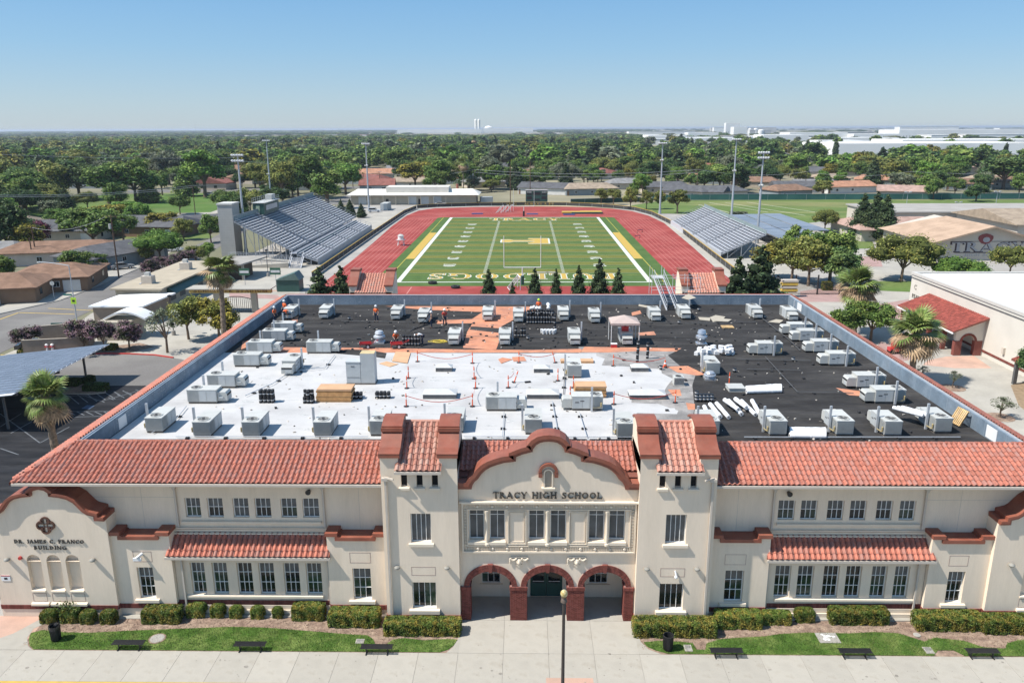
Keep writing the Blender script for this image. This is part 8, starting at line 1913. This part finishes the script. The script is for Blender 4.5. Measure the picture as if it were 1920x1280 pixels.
for x,yb,yt,w_,l in ((1614,447,360,44,'left'),(1637,450,356,44,'middle'),(1656,452,362,44,'right')):tp2('conifer','tall dark conifer beside the gym, %s of three'%l,x,yb,yt,w_,'cone','pine',x%3,'conifers beside the gym',n=3200)
for x,yb,yt,w_,k,c,l in ((1786,727,693,26,'sparse','grey','farthest'),(1875,782,742,44,'sparse','grey','nearest'),(1728,706,684,24,'sparse','grey','by the palm')):tp2('young_tree','thin young tree in the right paved court, '+l,x,yb,yt,w_,k,c,1,'thin young trees in the right court',n=900)
tp2('shade_tree','dark shrub tree cut by the right frame edge beside the small canopy',1925,735,650,50,'round','deep',1)
for x,y in ((1786,727),(1875,782)):p=G(x,y);tag(MB().lathe((p.x,p.y,0),[(1.4,.0),(1.4,.02)],16).build('tree_pit',MULCH),kind='structure')
pts=[G(x,y).xy for x,y in [(1895,722),(1925,715),(1960,730),(1960,800),(1910,760)]];flat(pts,.02,'planting_bed',mat('dry_soil',(.27,.20,.13),.95,.15))
hedge_px(1543,1562,545,1.6,1.4,'square clipped hedge block beside the courtyard gate',leaf=.08,n=1400);
t=thing('red_machine','red small lift machine parked in the court beside the palm','machine',(*G(1678,662).xy,0));MB().box(-.9,-.5,.35,.9,.5,.8).box(-.5,-.4,.8,.1,.4,1.9).bar((-.8,-.4,.8),(-.8,-.4,1.5),.07).bar((.8,-.4,.8),(.8,-.4,1.3),.07).bar((-.8,-.4,1.5),(.8,-.4,1.3),.07).build('frame',REDM,t)
for s in (-.6,.6):MB().cyl((s,-.55,.3),(s,.55,.3),.3,n=12).build('wheel',TYRE,t)
gc=thing('courtyard_gate','black bar gate in front of the courtyard trees','gate',(*G(1480,552).xy,0));mb=MB()
for i in range(60):mb.bar((-3+i*.2,0,0),(-3+i*.2,0,2.1),.03)
mb.bar((-3,0,2.1),(9,0,2.1),.07);mb.bar((-3,0,.2),(9,0,.2),.07);tag(mb.build('bars',METB,gc),kind='stuff')
for i in range(4):MB().box(-3.1+i*4,-.12,0,-2.9+i*4,.12,3.6).build('post',METB,gc)
sc_=thing('barrier_stack','stack of yellow barriers behind the back right parapet','barrier',(*G(1478,556).xy,0));[MB().box(-1.4,-.6,.5+i*.55,1.4,.6,.9+i*.55).build('barrier_panel',PAINTY if i%2 else PIPEW,sc_) for i in range(5)]
p=[G(x,y,3.6) for x,y in [(1365,407),(1474,403),(1552,440),(1520,470),(1462,477),(1425,452)]]
sc2=thing('solar_canopy','grey solar canopy roof behind the right bleachers','carport',(60,180,0));PV2=mat('grey_solar_sheet',(.20,.22,.25),.35,.10,.3,orand=.14)
for i in range(3):
 for j in range(9):
  x0=1.0+i*5.6;y0=4+j*6.9
  if (i==2 and j<3) or (i==1 and j<1): continue
  MB().prism([(x0,y0),(x0+5.45,y0),(x0+5.45,y0+6.75),(x0,y0+6.75)],'z',3.5+.15*i,3.65+.15*i).build('panel_bay',PV2,sc2)
mb=MB();
for i in range(3):
 for j in range(5):mb.bar((4+i*6.6,8+j*14,0),(4+i*6.6,8+j*14,3.5),.3)
mb.build('steel_frame',UNITD,sc2)
gy=thing('gymnasium','cream gymnasium with broad tan roof and painted TRACY lettering','building',(91.6,180,0))
GW=mat('gym_wall',(.50,.455,.385),.85,.04,.3);GR=mat('gym_tan_roof',(.44,.315,.225),.9,.08,.4,alt=(.38,.27,.19),altscale=.3,fine=.05,fscale=3)
gwd,gdp,gh_=25.2,27,4.4;apx=13.2
mb=MB();mb.prism([(.8,0),(gwd-.8,0),(gwd-.8,gh_),(apx,gh_+3.2),(.8,gh_)],'y',0.9,gdp);mb.build('wall',GW,gy)
mb=MB();A=[(-.6,-.6,gh_-.25),(apx,-.6,gh_+3.5),(gwd+.6,-.6,gh_-.25)]
hp=6
mb.poly(A[0],A[1],(apx,gdp-hp,gh_+3.5),(-.6,gdp+.6,gh_-.25));mb.poly(A[1],A[2],(gwd+.6,gdp+.6,gh_-.25),(apx,gdp-hp,gh_+3.5));mb.poly((-.6,gdp+.6,gh_-.25),(apx,gdp-hp,gh_+3.5),(gwd+.6,gdp+.6,gh_-.25))
for q0,q1 in ((A[0],A[1]),(A[1],A[2])):mb.poly(q0,q1,(q1[0],q1[1],q1[2]-.35),(q0[0],q0[1],q0[2]-.35))
mb.build('roof',GR,gy);
OUT=mat('dark_outline_paint',(.06,.045,.05),.8,.05);PUR=mat('maroon_shade_paint',(.20,.15,.17),.8,.1);GL_=mat('grey_letter_paint',(.36,.36,.37),.8,.05)
def gtext(txt,x0,x1,z0,h,off_,m,name):
 gap=.08;s=(x1-x0)/text_width(txt,gap);x=x0
 for ch in txt:
  pl_,W_=glyph_polys(ch)
  if pl_:
   mb=MB()
   for i,p in enumerate(pl_):
    cx=sum(a for a,b in p)/len(p);cz=sum(b for a,b in p)/len(p);f=.04 if m is OUT else 0
    mb.prism([(x+(a+math.copysign(f,a-cx))*s,z0+(b+math.copysign(f,b-cz))*h) for a,b in p],'y',.9-off_-i*.002,.9-.01)
   mb.build(name,m,gy)
  x+=(W_+gap)*s
gtext('TRACY',4.6,21.3,1.9,2.25,.03,OUT,'outline_letter');gtext('TRACY',4.85,21.4,2.05,2.1,.07,GL_,'painted_letter')
MB().box(4.4,.86,4.25,21.6,.888,4.35).box(5.6,.86,1.7,21.6,.888,1.88).build('outline_bar',OUT,gy);gtext('HIGH SCHOOL',8,17.5,.95,.62,.03,GL_,'small_letter')
rng=random.Random(6);mb=MB()
mb.poly(*[(12.2+1.7*math.cos(a)*(1+.12*math.sin(3*a)),.82,4.9+1.2*math.sin(a)) for a in [k*.5236 for k in range(12)]]);mb.build('painted_patch',mat('maroon_patch',(.22,.06,.06),.8,.1),gy)
mb=MB();mb.poly(*[(12.4+.8*math.cos(a),.81,4.7+.6*math.sin(a)) for a in [k*.5236 for k in range(12)]]);mb.build('painted_patch',GL_,gy)
g2=thing('gym_annex','pale building with dark eave behind the gym at the right edge','building',(126,206,0));gable_box(g2,0,40,0,30,5.2,2.6,GW,ROOFM['tan'],1.2,'x',0)
g3=thing('gym_annex','low pink-tan roofed building left of the gym behind the conifers','building',(95,210,0));gable_box(g3,-6,18,2,24,3.2,2.2,GW,ROOFM['pink'],1,'x',4)
g4=thing('gym_annex','wide flat pale roof building behind the gym','building',(126,240,0));MB().box(-20,0,0,60,26,4.6).build('wall',GW,g4);MB().box(-20.5,-.5,4.6,60.5,26.5,5.0).build('roof',CONCO,g4)
for x,yb,yt,l in ((1697,400,361,'left'),(1793,403,380,'middle'),(1864,398,360,'right')):
 t,h=pole('slim yard floodlight pole behind the gym roof, '+l,x,yb+6,yt,.10,name='yard_light',cat='light pole');MB().bar((-1,0,h),(1,0,h),.1).build('crossarm',POLEG,t);[MB().box(s*.8-.35,-.3,h+.05,s*.8+.35,.1,h+.4).build('floodlight',UNIT,t) for s in (-1,1)]
gf=[(G(1225,377).x,338),(G(1935,374).x+20,340)]
GREENS=mat('green_windscreen',(.045,.13,.115),.85,.12,.1,alt=(.06,.15,.13),altscale=.05)
fence(gf,2.4,'long green windscreen fence at the far side of the playing field','windscreen_fence',GREENS,POLEG,post=8);fence([(-22+40,322),(G(1180,380).x+5,330)],2.0,'dark green fence behind the sand area','windscreen_fence',mat('dark_green_screen',(.03,.07,.06),.85,.1),POLEG,post=6)
for x,yb,yt,w_,l in ((1182,393,350,34,'first'),(1212,393,356,30,'second'),(1150,384,352,32,'behind the bend'),(1127,382,352,30,'behind the bend, left'),(1236,392,356,26,'third')):tp2('field_tree','round tree between the track bend and the playing field, '+l,x,yb,yt,w_,'round','olive',x%3,'round trees by the bend')
tp2('field_tree','lone full green tree beyond the far end of the right bleachers',1270,400,351,44,'oval','olive',1)
hedge_px(1370,1402,408,1.8,2.5,'pale oleander bushes beyond the right bleachers',leaf=.2,n=900,mat_=LEAFM['grey'],name='shrub',cat='shrub')
print('right ok',len(bpy.data.objects))
#  FAR SUBURB
rng=random.Random(21)
HZ=[]
hs=[(655,345,'red',40),(770,352,'tan',24),(835,345,'red',34),(905,352,'lightgrey',20),(960,345,'tan',18),(1030,365,'grey',26),(1105,366,'tan',24),(1180,355,'lightgrey',20),(1250,363,'grey',22),(1310,372,'grey',26),(1350,372,'grey',22),(1430,352,'brown',18),(1530,358,'lightgrey',18),(1500,362,'grey',22),(1590,362,'orange',26),(1650,348,'orange',20),(1725,338,'grey',26),(1820,356,'brown',20),(1860,348,'tan',18),(1900,352,'brown',20),(1010,338,'pink',18),(1180,322,'brown',18),(1235,300,'pink',20),(1150,300,'red',18),(975,335,'red',16),(930,330,'tan',18),(760,325,'lightgrey',20),(820,300,'tan',20),(700,300,'red',20),(640,300,'tan',22),(560,270,'lightgrey',26),(470,268,'tan',26),(330,262,'pink',26),(240,345,'brown',22),(120,330,'lightgrey',22),(35,310,'tan',24),(70,345,'brown',22),(180,345,'tan',20),(280,262,'red',30),(150,262,'red',26),(1480,370,'brown',18),(1560,345,'tan',18),(1700,372,'pink',18),(1070,300,'lightgrey',18),(1600,330,'red',18),(1390,335,'brown',18),(1330,345,'orange',18),(860,330,'tan',16)]
adj={'red':'red','tan':'tan','lightgrey':'pale grey','grey':'grey','brown':'brown','orange':'orange','pink':'pinkish'}
hn=['beyond the far left street','left of the side street','behind the field house','behind the scoreboard','beyond the track bend','behind the playing field','right of the tall conifers','at the far right']
for i,(x,y,r,w_) in enumerate(hs):
 p=G(x,y);zone='left of the park' if x<350 else 'beyond the far left street' if x<620 else 'behind the field house' if x<900 else 'behind the scoreboard' if x<1100 else 'beyond the track bend' if x<1300 else 'behind the middle of the playing field' if x<1600 else 'behind the right end of the playing field'
 sq=max(1,p.y/420)
 house('%s-roofed house among trees %s, %s'%(adj[r],zone,'near row' if y>340 else 'back row'),p.x,p.y+6,w_*min(sq,1.4),13,3.0,2.2,rng.uniform(-.5,.5),r,rng.choice(('cream','white','tan','blue')),rng.choice((0,4)),group='suburban houses '+zone,win=2,garage= False);HZ.append((p.x,p.y+6,w_*.62+3))
 hz=p.y+6
gp([(1230,274),(1245,252),(1960,246),(1990,306),(1560,312),(1500,288),(1240,287)],-.01,'industrial_yard',mat('pale_yard',(.17,.165,.13),.95,.15,.02))
hb_=0
for i in range(400):
 if hb_>=64: break
 Y=rng.uniform(385,880);X=rng.uniform(-.62,.62)*Y
 v=R3.transposed()@Vector((X,Y,-CAMH));px,py=960+FOC*v.x/-v.z,640-FOC*v.y/-v.z
 if not (-20<px<1940) or (px>1500 and Y>560) or any(isinstance(h[0],float) and (X-h[0])**2+(Y-h[1])**2<900 for h in HZ): continue
 t=thing('house','far house with a %s roof showing between trees %s','house',(X,Y,0),rng.uniform(-.5,.5));rk=rng.choice(('tan','brown','lightgrey','pink','red','grey','orange'));zn='at left' if px<640 else 'at centre' if px<1280 else 'at right'
 t['label']='far house with a %s roof showing between trees %s'%(adj.get(rk,rk),zn);t['group']='far %s roofed houses %s'%(adj.get(rk,rk),zn);ww=rng.uniform(8,12)
 gable_box(t,-ww,ww,-6,6,3.4,2.8,WALLM[rng.choice(('cream','white','tan'))],ROOFM[rk],.6,rng.choice(('x','y')),rng.choice((0,3)))
 for k in (-.5,.3):MB().box(ww*k,-6.08,1,ww*k+1.6,-6.01,2.2).build('window',GLASS,t)
 HZ.append((X,Y,11.0));HZ.append((X,Y-14,10.0));hb_+=1
for x0,x1,yb,h,l in ((310,362,302,5,'long white flat-roofed block beyond the park'),(1090,1245,272,5,'long white low warehouse left of the white sheds'),):
 a,b=G(x0,yb),G(x1,yb);t=thing('low_building',l,'building',((a.x+b.x)/2,a.y,0));W_=(b.x-a.x)/2;MB().box(-W_,0,0,W_,20,h).build('wall',WALLM['white'],t);MB().box(-W_-.5,-.5,h,W_+.5,20.5,h+.8).build('roof',WALLM['cream'],t);[MB().box(-W_+2+k*6,-.1,1.5,-W_+5+k*6,-.01,3).build('window',GLASS,t) for k in range(int(W_*2/6)-1)];HZ.append(((a.x+b.x)/2,a.y+8,34))
WH=mat('warehouse_white',(.80,.79,.76),.8,.05,.02);WH2=mat('warehouse_grey',(.48,.47,.45),.8,.08,.02);WHR=mat('warehouse_roof',(.74,.73,.70),.8,.08,.01,alt=(.62,.59,.54),altscale=.01)  # second tone is a grey for dock doors and some shed walls
ind=[(1560,1960,297,276,90,'huge white warehouse nearest at the far right'),(1690,1960,285,268,90,'cream warehouse with a long flat roof behind the nearest one'),(1500,1700,272,262,60,'pale warehouse behind the tree belt'),(1685,1960,259,247,130,'long white warehouse with many dock doors near the horizon'),(1430,1520,273,258,60,'white block right of the tall silos'),(1210,1240,268,257,40,'small white shed with curved roof'),(1215,1290,270,258,60,'white gabled shed in the middle distance'),(1280,1380,272,262,60,'white flat shed left of the dark conifer'),(1290,1350,262,252,50,'white plant building behind the gabled shed'),(1375,1402,258,243,40,'white factory block below the beige one'),(1360,1390,253,236,30,'tall beige factory block'),(1480,1600,262,252,80,'low pale warehouse right of the silos'),(1600,1700,262,254,60,'low white warehouse in the far belt'),(905,1000,250,243,60,'long white shed behind the storage tank'),(745,900,251,245,80,'long pale shed left of the twin silos'),(1540,1620,280,268,50,'grey-white workshop behind the far trees')]
for x0,x1,yb,yt,dp,l in ind:
 a,b=G(x0,yb),G(x1,yb);h=G((x0+x1)/2,yt,Y=(a.y+b.y)/2).z;t=thing('warehouse',l,'warehouse',((a.x+b.x)/2,a.y,0),0,'white warehouses of the far industrial belt');W_=(b.x-a.x)/2
 MB().box(-W_,0,0,W_,dp,max(h*1.3,5)).build('wall',WH,t);MB().box(-W_+.5,.5,max(h*1.3,5),W_-.5,dp-.5,max(h*1.3,5)+.6).build('roof',WHR,t)
 n=int(min(40,W_/4));[MB().box(-W_+W_*2*(k+.3)/n,-.2,0,-W_+W_*2*(k+.7)/n,-.02,max(h,4)*.4).build('dock_door',WH2,t) for k in range(n)]
 HZ.append(('box',(a.x+b.x)/2-W_-5,(a.x+b.x)/2+W_+5,a.y-5,a.y+dp+8))
for i in range(26):
 x,yb=rng.uniform(1200,1910),rng.uniform(249,287)
 if x<1500 and yb>276:yb-=14
 p=G(x,yb);W_,dp,h=rng.uniform(16,60)*p.y/1400,rng.uniform(20,60),rng.uniform(7,12)*max(1,p.y/1500)
 t=thing('warehouse','low pale shed scattered in the far industrial belt at right','warehouse',(p.x,p.y,0),0,'low pale sheds of the far industrial belt')
 MB().box(-W_,0,0,W_,dp,h).build('wall',WH if i%3 else WH2,t);MB().box(-W_-.5,-.5,h,W_+.5,dp+.5,h+.7).build('roof',WHR,t);HZ.append(('box',p.x-W_-4,p.x+W_+4,p.y-4,p.y+dp+4))
def silo(x,yb,yt,wpx,l,cap=.2,name='silo'):
 p=G(x,yb);h=G(x,yt,Y=p.y).z;r=wpx*p.y/FOC/2;t=thing(name,l,'silo',(p.x,p.y,0));MB().lathe((0,0,0),[(r,0),(r,h*.95)],18).build('cylinder',WH,t,smooth=40);MB().lathe((0,0,h*.95),[(r,0),(r*.7,h*.05+r*cap*.5),(.1,h*.05+r*cap)],18).build('dome',WH,t,smooth=40);HZ.append((p.x,p.y,r+6))
silo(892.3,247.5,224,4.6,'left of the two tall white silos on the horizon');silo(898.3,247.5,224,4.6,'right of the two tall white silos on the horizon');silo(916,249,239,15,'wide white storage tank right of the twin silos',.4,'storage_tank')
for i,(x,yt,w_) in enumerate(((1405,241,5),(1416,241,6),(1426,244,10))):silo(x,256,yt,w_,'pale industrial silo right of the beige block, '+['first','second','third'][i])
p=G(367,247);t=thing('radio_mast','thin radio mast rising above the horizon at left','mast',(p.x,p.y,0));MB().cyl((0,0,0),(0,0,G(367,229,Y=p.y).z),1.2,.5,6).build('mast',UNITD,t)
def clear(x,y):
 for h in HZ:
  if h[0]=='box':
   if h[1]<x<h[2] and h[3]<y<h[4]: return True
  elif (x-h[0])**2+(y-h[1])**2<h[2]**2: return True
 v=R3.transposed()@Vector((x,y,-CAMH));px,py=960+FOC*v.x/-v.z,640-FOC*v.y/-v.z
 if px<-120 or px>2040: return True
 if 1180<px and py>374: return True
 if 620<px<1180 and py>366: return True
 if px<620 and y<300: return True
 if 120<px<470 and 356<py<405: return True
 if 1540<px and 240<py<312 and rng.random()<.86: return True
 if 1200<px<1541 and 240<py<287 and rng.random()<.82: return True
 if 740<px<1010 and 243<py<256 and rng.random()<.9: return True
 if 690<px<740 and 322<py<360: return True
 if 620<px<760 and 348<py<362: return True
 return False
kinds=[('round','green'),('round','deep'),('wide','green'),('oval','green'),('round','olive'),('wide','deep'),('round','bright'),('oval','deep'),('round','grey'),('cone','pine'),('cypress','pine'),('round','yellow'),('wide','olive')]
wts=[15,9,9,8,10,6,10,5,7,3.5,3.0,3,9]
near=[]
Y=300;spots=[]
while Y<1500:
 step=12.5+Y*.005;half=Y*.72
 x=-half
 while x<half+20:
  X,Yy=x+rng.uniform(-.45,.45)*step,Y+rng.uniform(-.5,.5)*step
  if not clear(X,Yy):spots.append((X,Yy))
  x+=step*rng.uniform(.85,1.45)
 Y+=step*.95
for X in range(int(-330),-100,12):
 for Yy in range(150,310,13):
  x,y=X+rng.uniform(-5,5),Yy+rng.uniform(-5,5)
  v=R3.transposed()@Vector((x,y,-CAMH));px,py=960+FOC*v.x/-v.z,640-FOC*v.y/-v.z
  if px<-60 or px>560: continue
  if 262<px and py>370: continue
  if py>400 and (px>60 or py>440): continue
  if rng.random()<.25: continue
  if any((x-o.location.x)**2+(y-o.location.y)**2<120 for o in bpy.data.objects if o.name.startswith('house')): continue
  spots.append((x,y))
spots.sort(key= lambda s:s[0]**2+s[1]**2)
desc={'round':'rounded','wide':'wide spreading','oval':'upright oval','cone':'pointed','cypress':'thin column-shaped'}
cd={'green':'green','deep':'dark green','olive':'olive green','bright':'bright green','grey':'grey green','pine':'dark conifer','yellow':'yellow green'}
def hgt(k): return (1.25 if rng.random()<.22 else .95)*{'round':rng.uniform(7,16),'wide':rng.uniform(7,13.5),'oval':rng.uniform(9,16),'cone':rng.uniform(11,19),'cypress':rng.uniform(12,19)}[k]
NI=270
for (x,y) in spots[:NI]:
 k,c=rng.choices(kinds,wts)[0];v=R3.transposed()@Vector((x,y,-CAMH));px=960+FOC*v.x/-v.z
 zone='among the houses at left' if px<480 else 'beyond the press box' if px<650 else 'behind the field house' if px<900 else 'behind the scoreboard' if px<1100 else 'beyond the track bend' if px<1320 else 'behind the playing field'
 tree('suburb_tree','%s %s tree %s'%(desc[k],cd[c],zone),(x,y,0),hgt(k)*(.85 if px>900 else 1),k,c,rng.randrange(3),'suburb trees %s'%zone,sx=rng.uniform(1.0,1.45))
protos=[]
pc=bpy.data.collections.new('wood_kinds')
far_kinds=kinds
for i,(k,c) in enumerate(far_kinds):
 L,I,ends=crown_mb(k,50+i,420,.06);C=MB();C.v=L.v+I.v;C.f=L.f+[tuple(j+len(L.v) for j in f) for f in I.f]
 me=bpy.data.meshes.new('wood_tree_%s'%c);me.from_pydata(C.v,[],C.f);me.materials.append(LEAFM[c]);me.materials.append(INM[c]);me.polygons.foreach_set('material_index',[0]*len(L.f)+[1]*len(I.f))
 o=bpy.data.objects.new('a%02d_wood_tree'%i,me);pc.objects.link(o)
def scatter(name,pts,label= None):
 me=bpy.data.meshes.new(name);me.from_pydata([(p[0],p[1],p[2]) for p in pts],[],[])
 for an,ty,col in (('sc','FLOAT_VECTOR',3),('ix','INT',4),('rz','FLOAT',5)):
  at=me.attributes.new(an,ty,'POINT')
  if ty=='FLOAT_VECTOR':at.data.foreach_set('vector',[q for p in pts for q in p[3]])
  else:at.data.foreach_set('value',[p[col] for p in pts])
 o=bpy.data.objects.new(name,me);COL.objects.link(o);tag(o,kind='stuff')
 ng=bpy.data.node_groups.new(name+'_nodes','GeometryNodeTree');ng.interface.new_socket('Geometry',in_out='INPUT',socket_type='NodeSocketGeometry');ng.interface.new_socket('Geometry',in_out='OUTPUT',socket_type='NodeSocketGeometry')
 N,L=ng.nodes,ng.links;gi,go=N.new('NodeGroupInput'),N.new('NodeGroupOutput');ci=N.new('GeometryNodeCollectionInfo');ci.inputs[0].default_value=pc;ci.inputs['Separate Children'].default_value= True ;ci.inputs['Reset Children'].default_value= True
 iop=N.new('GeometryNodeInstanceOnPoints');iop.inputs['Pick Instance'].default_value= True
 def na(nm,ty):n=N.new('GeometryNodeInputNamedAttribute');n.data_type=ty;n.inputs[0].default_value=nm; return n
 a1,a2,a3=na('sc','FLOAT_VECTOR'),na('ix','INT'),na('rz','FLOAT');cx=N.new('ShaderNodeCombineXYZ')
 out= lambda n:[s for s in n.outputs if s.enabled and s.name=='Attribute'][0]
 L.new(out(a3),cx.inputs[2]);L.new(gi.outputs[0],iop.inputs['Points']);L.new(ci.outputs[0],iop.inputs['Instance']);L.new(out(a2),iop.inputs['Instance Index']);L.new(cx.outputs[0],iop.inputs['Rotation']);L.new(out(a1),iop.inputs['Scale']);L.new(iop.outputs[0],go.inputs[0])
 md=o.modifiers.new('scatter','NODES');md.node_group=ng; return o
pts=[]
for (x,y) in spots[NI:]:
 i=rng.choices(range(len(kinds)),wts)[0];h=hgt(kinds[i][0]);s=rng.uniform(1.0,1.6);pts.append((x,y,0,(h*s,h*s,h),i,rng.uniform(0,6.28)))
scatter('far_wood',pts);nfar=len(pts)
pts=[]
Y=1500
while Y<14000:
 n=int(330 if Y<3500 else 380)
 for j in range(n):
  x=rng.uniform(-.70,.70)*Y;y=Y*rng.uniform(1,1.10)
  v=R3.transposed()@Vector((x,y,-CAMH));px,py=960+FOC*v.x/-v.z,640-FOC*v.y/-v.z
  if clear(x,y): continue
  dens=math.sin(x*.0016+2*math.sin(y*.0011))+math.sin(y*.004+x*.0007)+(.9 if Y<2600 else (.2 if Y<4500 else .7))
  if dens<rng.uniform(-.4,.9): continue
  i=rng.choice((0,1,2,4,5,9));h=rng.uniform(8,14)*(1 if Y<6000 else 1.15);s=rng.uniform(1.8,3.6)*(1+Y/7000)
  pts.append((x,y,0,(h*s,h*s,h),i,rng.uniform(0,6)))
 Y*=1.10
scatter('horizon_trees',pts)
rf=MB();rf2=MB()
for i in range(420):
 Y=rng.uniform(600,5500);X=rng.uniform(-.68,.68)*Y;w_,d,h=rng.uniform(10,26),rng.uniform(8,14),rng.uniform(4,7)
 if clear(X,Y): continue
 (rf if rng.random()<.5 else rf2).obb((X,Y,h/2),(w_*(1+Y/5000),d,h),rng.uniform(-.4,.4))
tag(rf.build('distant_roofs',mat('distant_pale_roof',(.48,.45,.42),.8,.1,isl=.3)),kind='stuff');tag(rf2.build('distant_brown_roofs',mat('distant_brown_roof',(.30,.20,.16),.8,.1,isl=.3)),kind='stuff')
for i,(x,yb,yt,R,l) in enumerate(((662,352,300,3.0,'beyond the bleachers'),(869,362,300,3.2,'right of the maroon roof'),(890,300,256,3.5,'below the twin silos'),(1476,300,262,3,'in front of the white warehouses'))):
 p=G(x,yb);h=G(x,yt+5,Y=p.y).z;palm('distant fan palm '+l,(p.x,p.y,0),h,R*1.1,20,24,seed=i+20)
for i,(x,yb,yt,w_,c) in enumerate(((1170,330,292,60,'green'),(880,348,290,40,'deep'),(1420,290,258,50,'green'),(1680,352,300,62,'olive'),(1880,355,290,90,'deep'),(1225,345,300,60,'deep'),(1060,350,305,70,'grey'),(1068,350,315,20,'yellow'),(1830,378,345,44,'deep'))):
 tree_px('suburb_tree',['bright round tree at right centre beyond the bend','tall dark tree left of the scoreboard','big round tree in front of the silos','orange-tinged tree behind the playing field','huge dark cedar at the right edge','dark round tree right of the slim floodlight tower','wide grey-olive tree right of the scoreboard','bright yellow slim tree right of the scoreboard','dense green shrubs against the green fence at right'][i],x,yb,yt,w_,'cone' if i==1 else 'wide' if i==6 else 'round',c,i%3)
S_=thing if False else None
hz=MB().box(-26000,-260,-1.5,26000,30000,36).build('haze',bpy.data.materials.new('haze_air'));tag(hz,kind='stuff')
hm=hz.data.materials[0];hm.use_nodes= True ;N=hm.node_tree.nodes;N.remove(N['Principled BSDF']);pv=N.new('ShaderNodeVolumePrincipled');pv.inputs['Color'].default_value=(.80,.88,1.0,1);pv.inputs['Density'].default_value=0.00009;pv.inputs['Anisotropy'].default_value=0.2
hm.node_tree.links.new(pv.outputs[0],N['Material Output'].inputs['Volume'])
print('far ok',len(bpy.data.objects),nfar,len(pts))
#  SMALL ROOF DIRT AND LITTER
rng=random.Random(77)
ft=MB();STN=mat('grey_scuff',(.44,.44,.43),.9,.2,6)
for i in range(70):
 x,y=rng.uniform(-22,8),rng.uniform(48.5,70);r=rng.uniform(.12,.7);ry=r*rng.uniform(.2,.8)
 ft.poly(*[(x+r*rng.uniform(.5,1.1)*math.cos(a),y+ry*rng.uniform(.5,1.1)*math.sin(a),9.3105+i*.00005) for a in [k*.7 for k in range(9)]])
o=ft.build('roof_scuffs',STN,SC, True);tag(o,kind='stuff')
sm=MB()
for y in [48.5+k*3.0 for k in range(8)]:sm.box(-27.9,y,9.30,6.5,y+.05,9.3125)
tag(sm.build('membrane_seams',STN,SC, True),kind='stuff')
bl=MB()
for i in range(170):
 x,y=rng.uniform(-26,30),rng.uniform(48,90)
 if x<8 and y<71 and rng.random()<.88: continue
 bl.obb((x,y,9.37),(rng.uniform(.15,.3),rng.uniform(.12,.2),.12),rng.uniform(0,3))
tag(bl.build('loose_blocks',PB,SC, False,fix= False),kind='stuff') if False else tag(bl.build('loose_blocks',PB,fix= False),kind='stuff')
sp=MB()
for i in range(260):
 x,y=rng.uniform(-30,32),rng.uniform(37.3,39.7 if rng.random()<.6 else 42.8)
 if y>39.8 and not -3.5<x<6.3: continue
 r=rng.uniform(.012,.05) if rng.random()<.93 else rng.uniform(.06,.13);sp.poly(*[(x+r*rng.uniform(.6,1.2)*math.cos(a),y+r*rng.uniform(.5,1)*math.sin(a),.005+i*.00002) for a in [k*.9 for k in range(7)]])
tag(sp.build('paving_spots',mat('gum_and_stains',(.25,.23,.20),.9,.2,3)),kind='stuff')
lt=MB()
for i in range(420):
 x,y=rng.uniform(-25,30),rng.uniform(48,90);h=rng.uniform(.02,.10);lt.obb((x,y,9.315+h/2),(rng.uniform(.04,.25),rng.uniform(.03,.12),h),rng.uniform(0,3))
tag(lt.build('roof_litter',mat('light_litter',(.40,.36,.31),.8,.1,isl=.8),fix= False),kind='stuff')
print('done',len(bpy.data.objects))
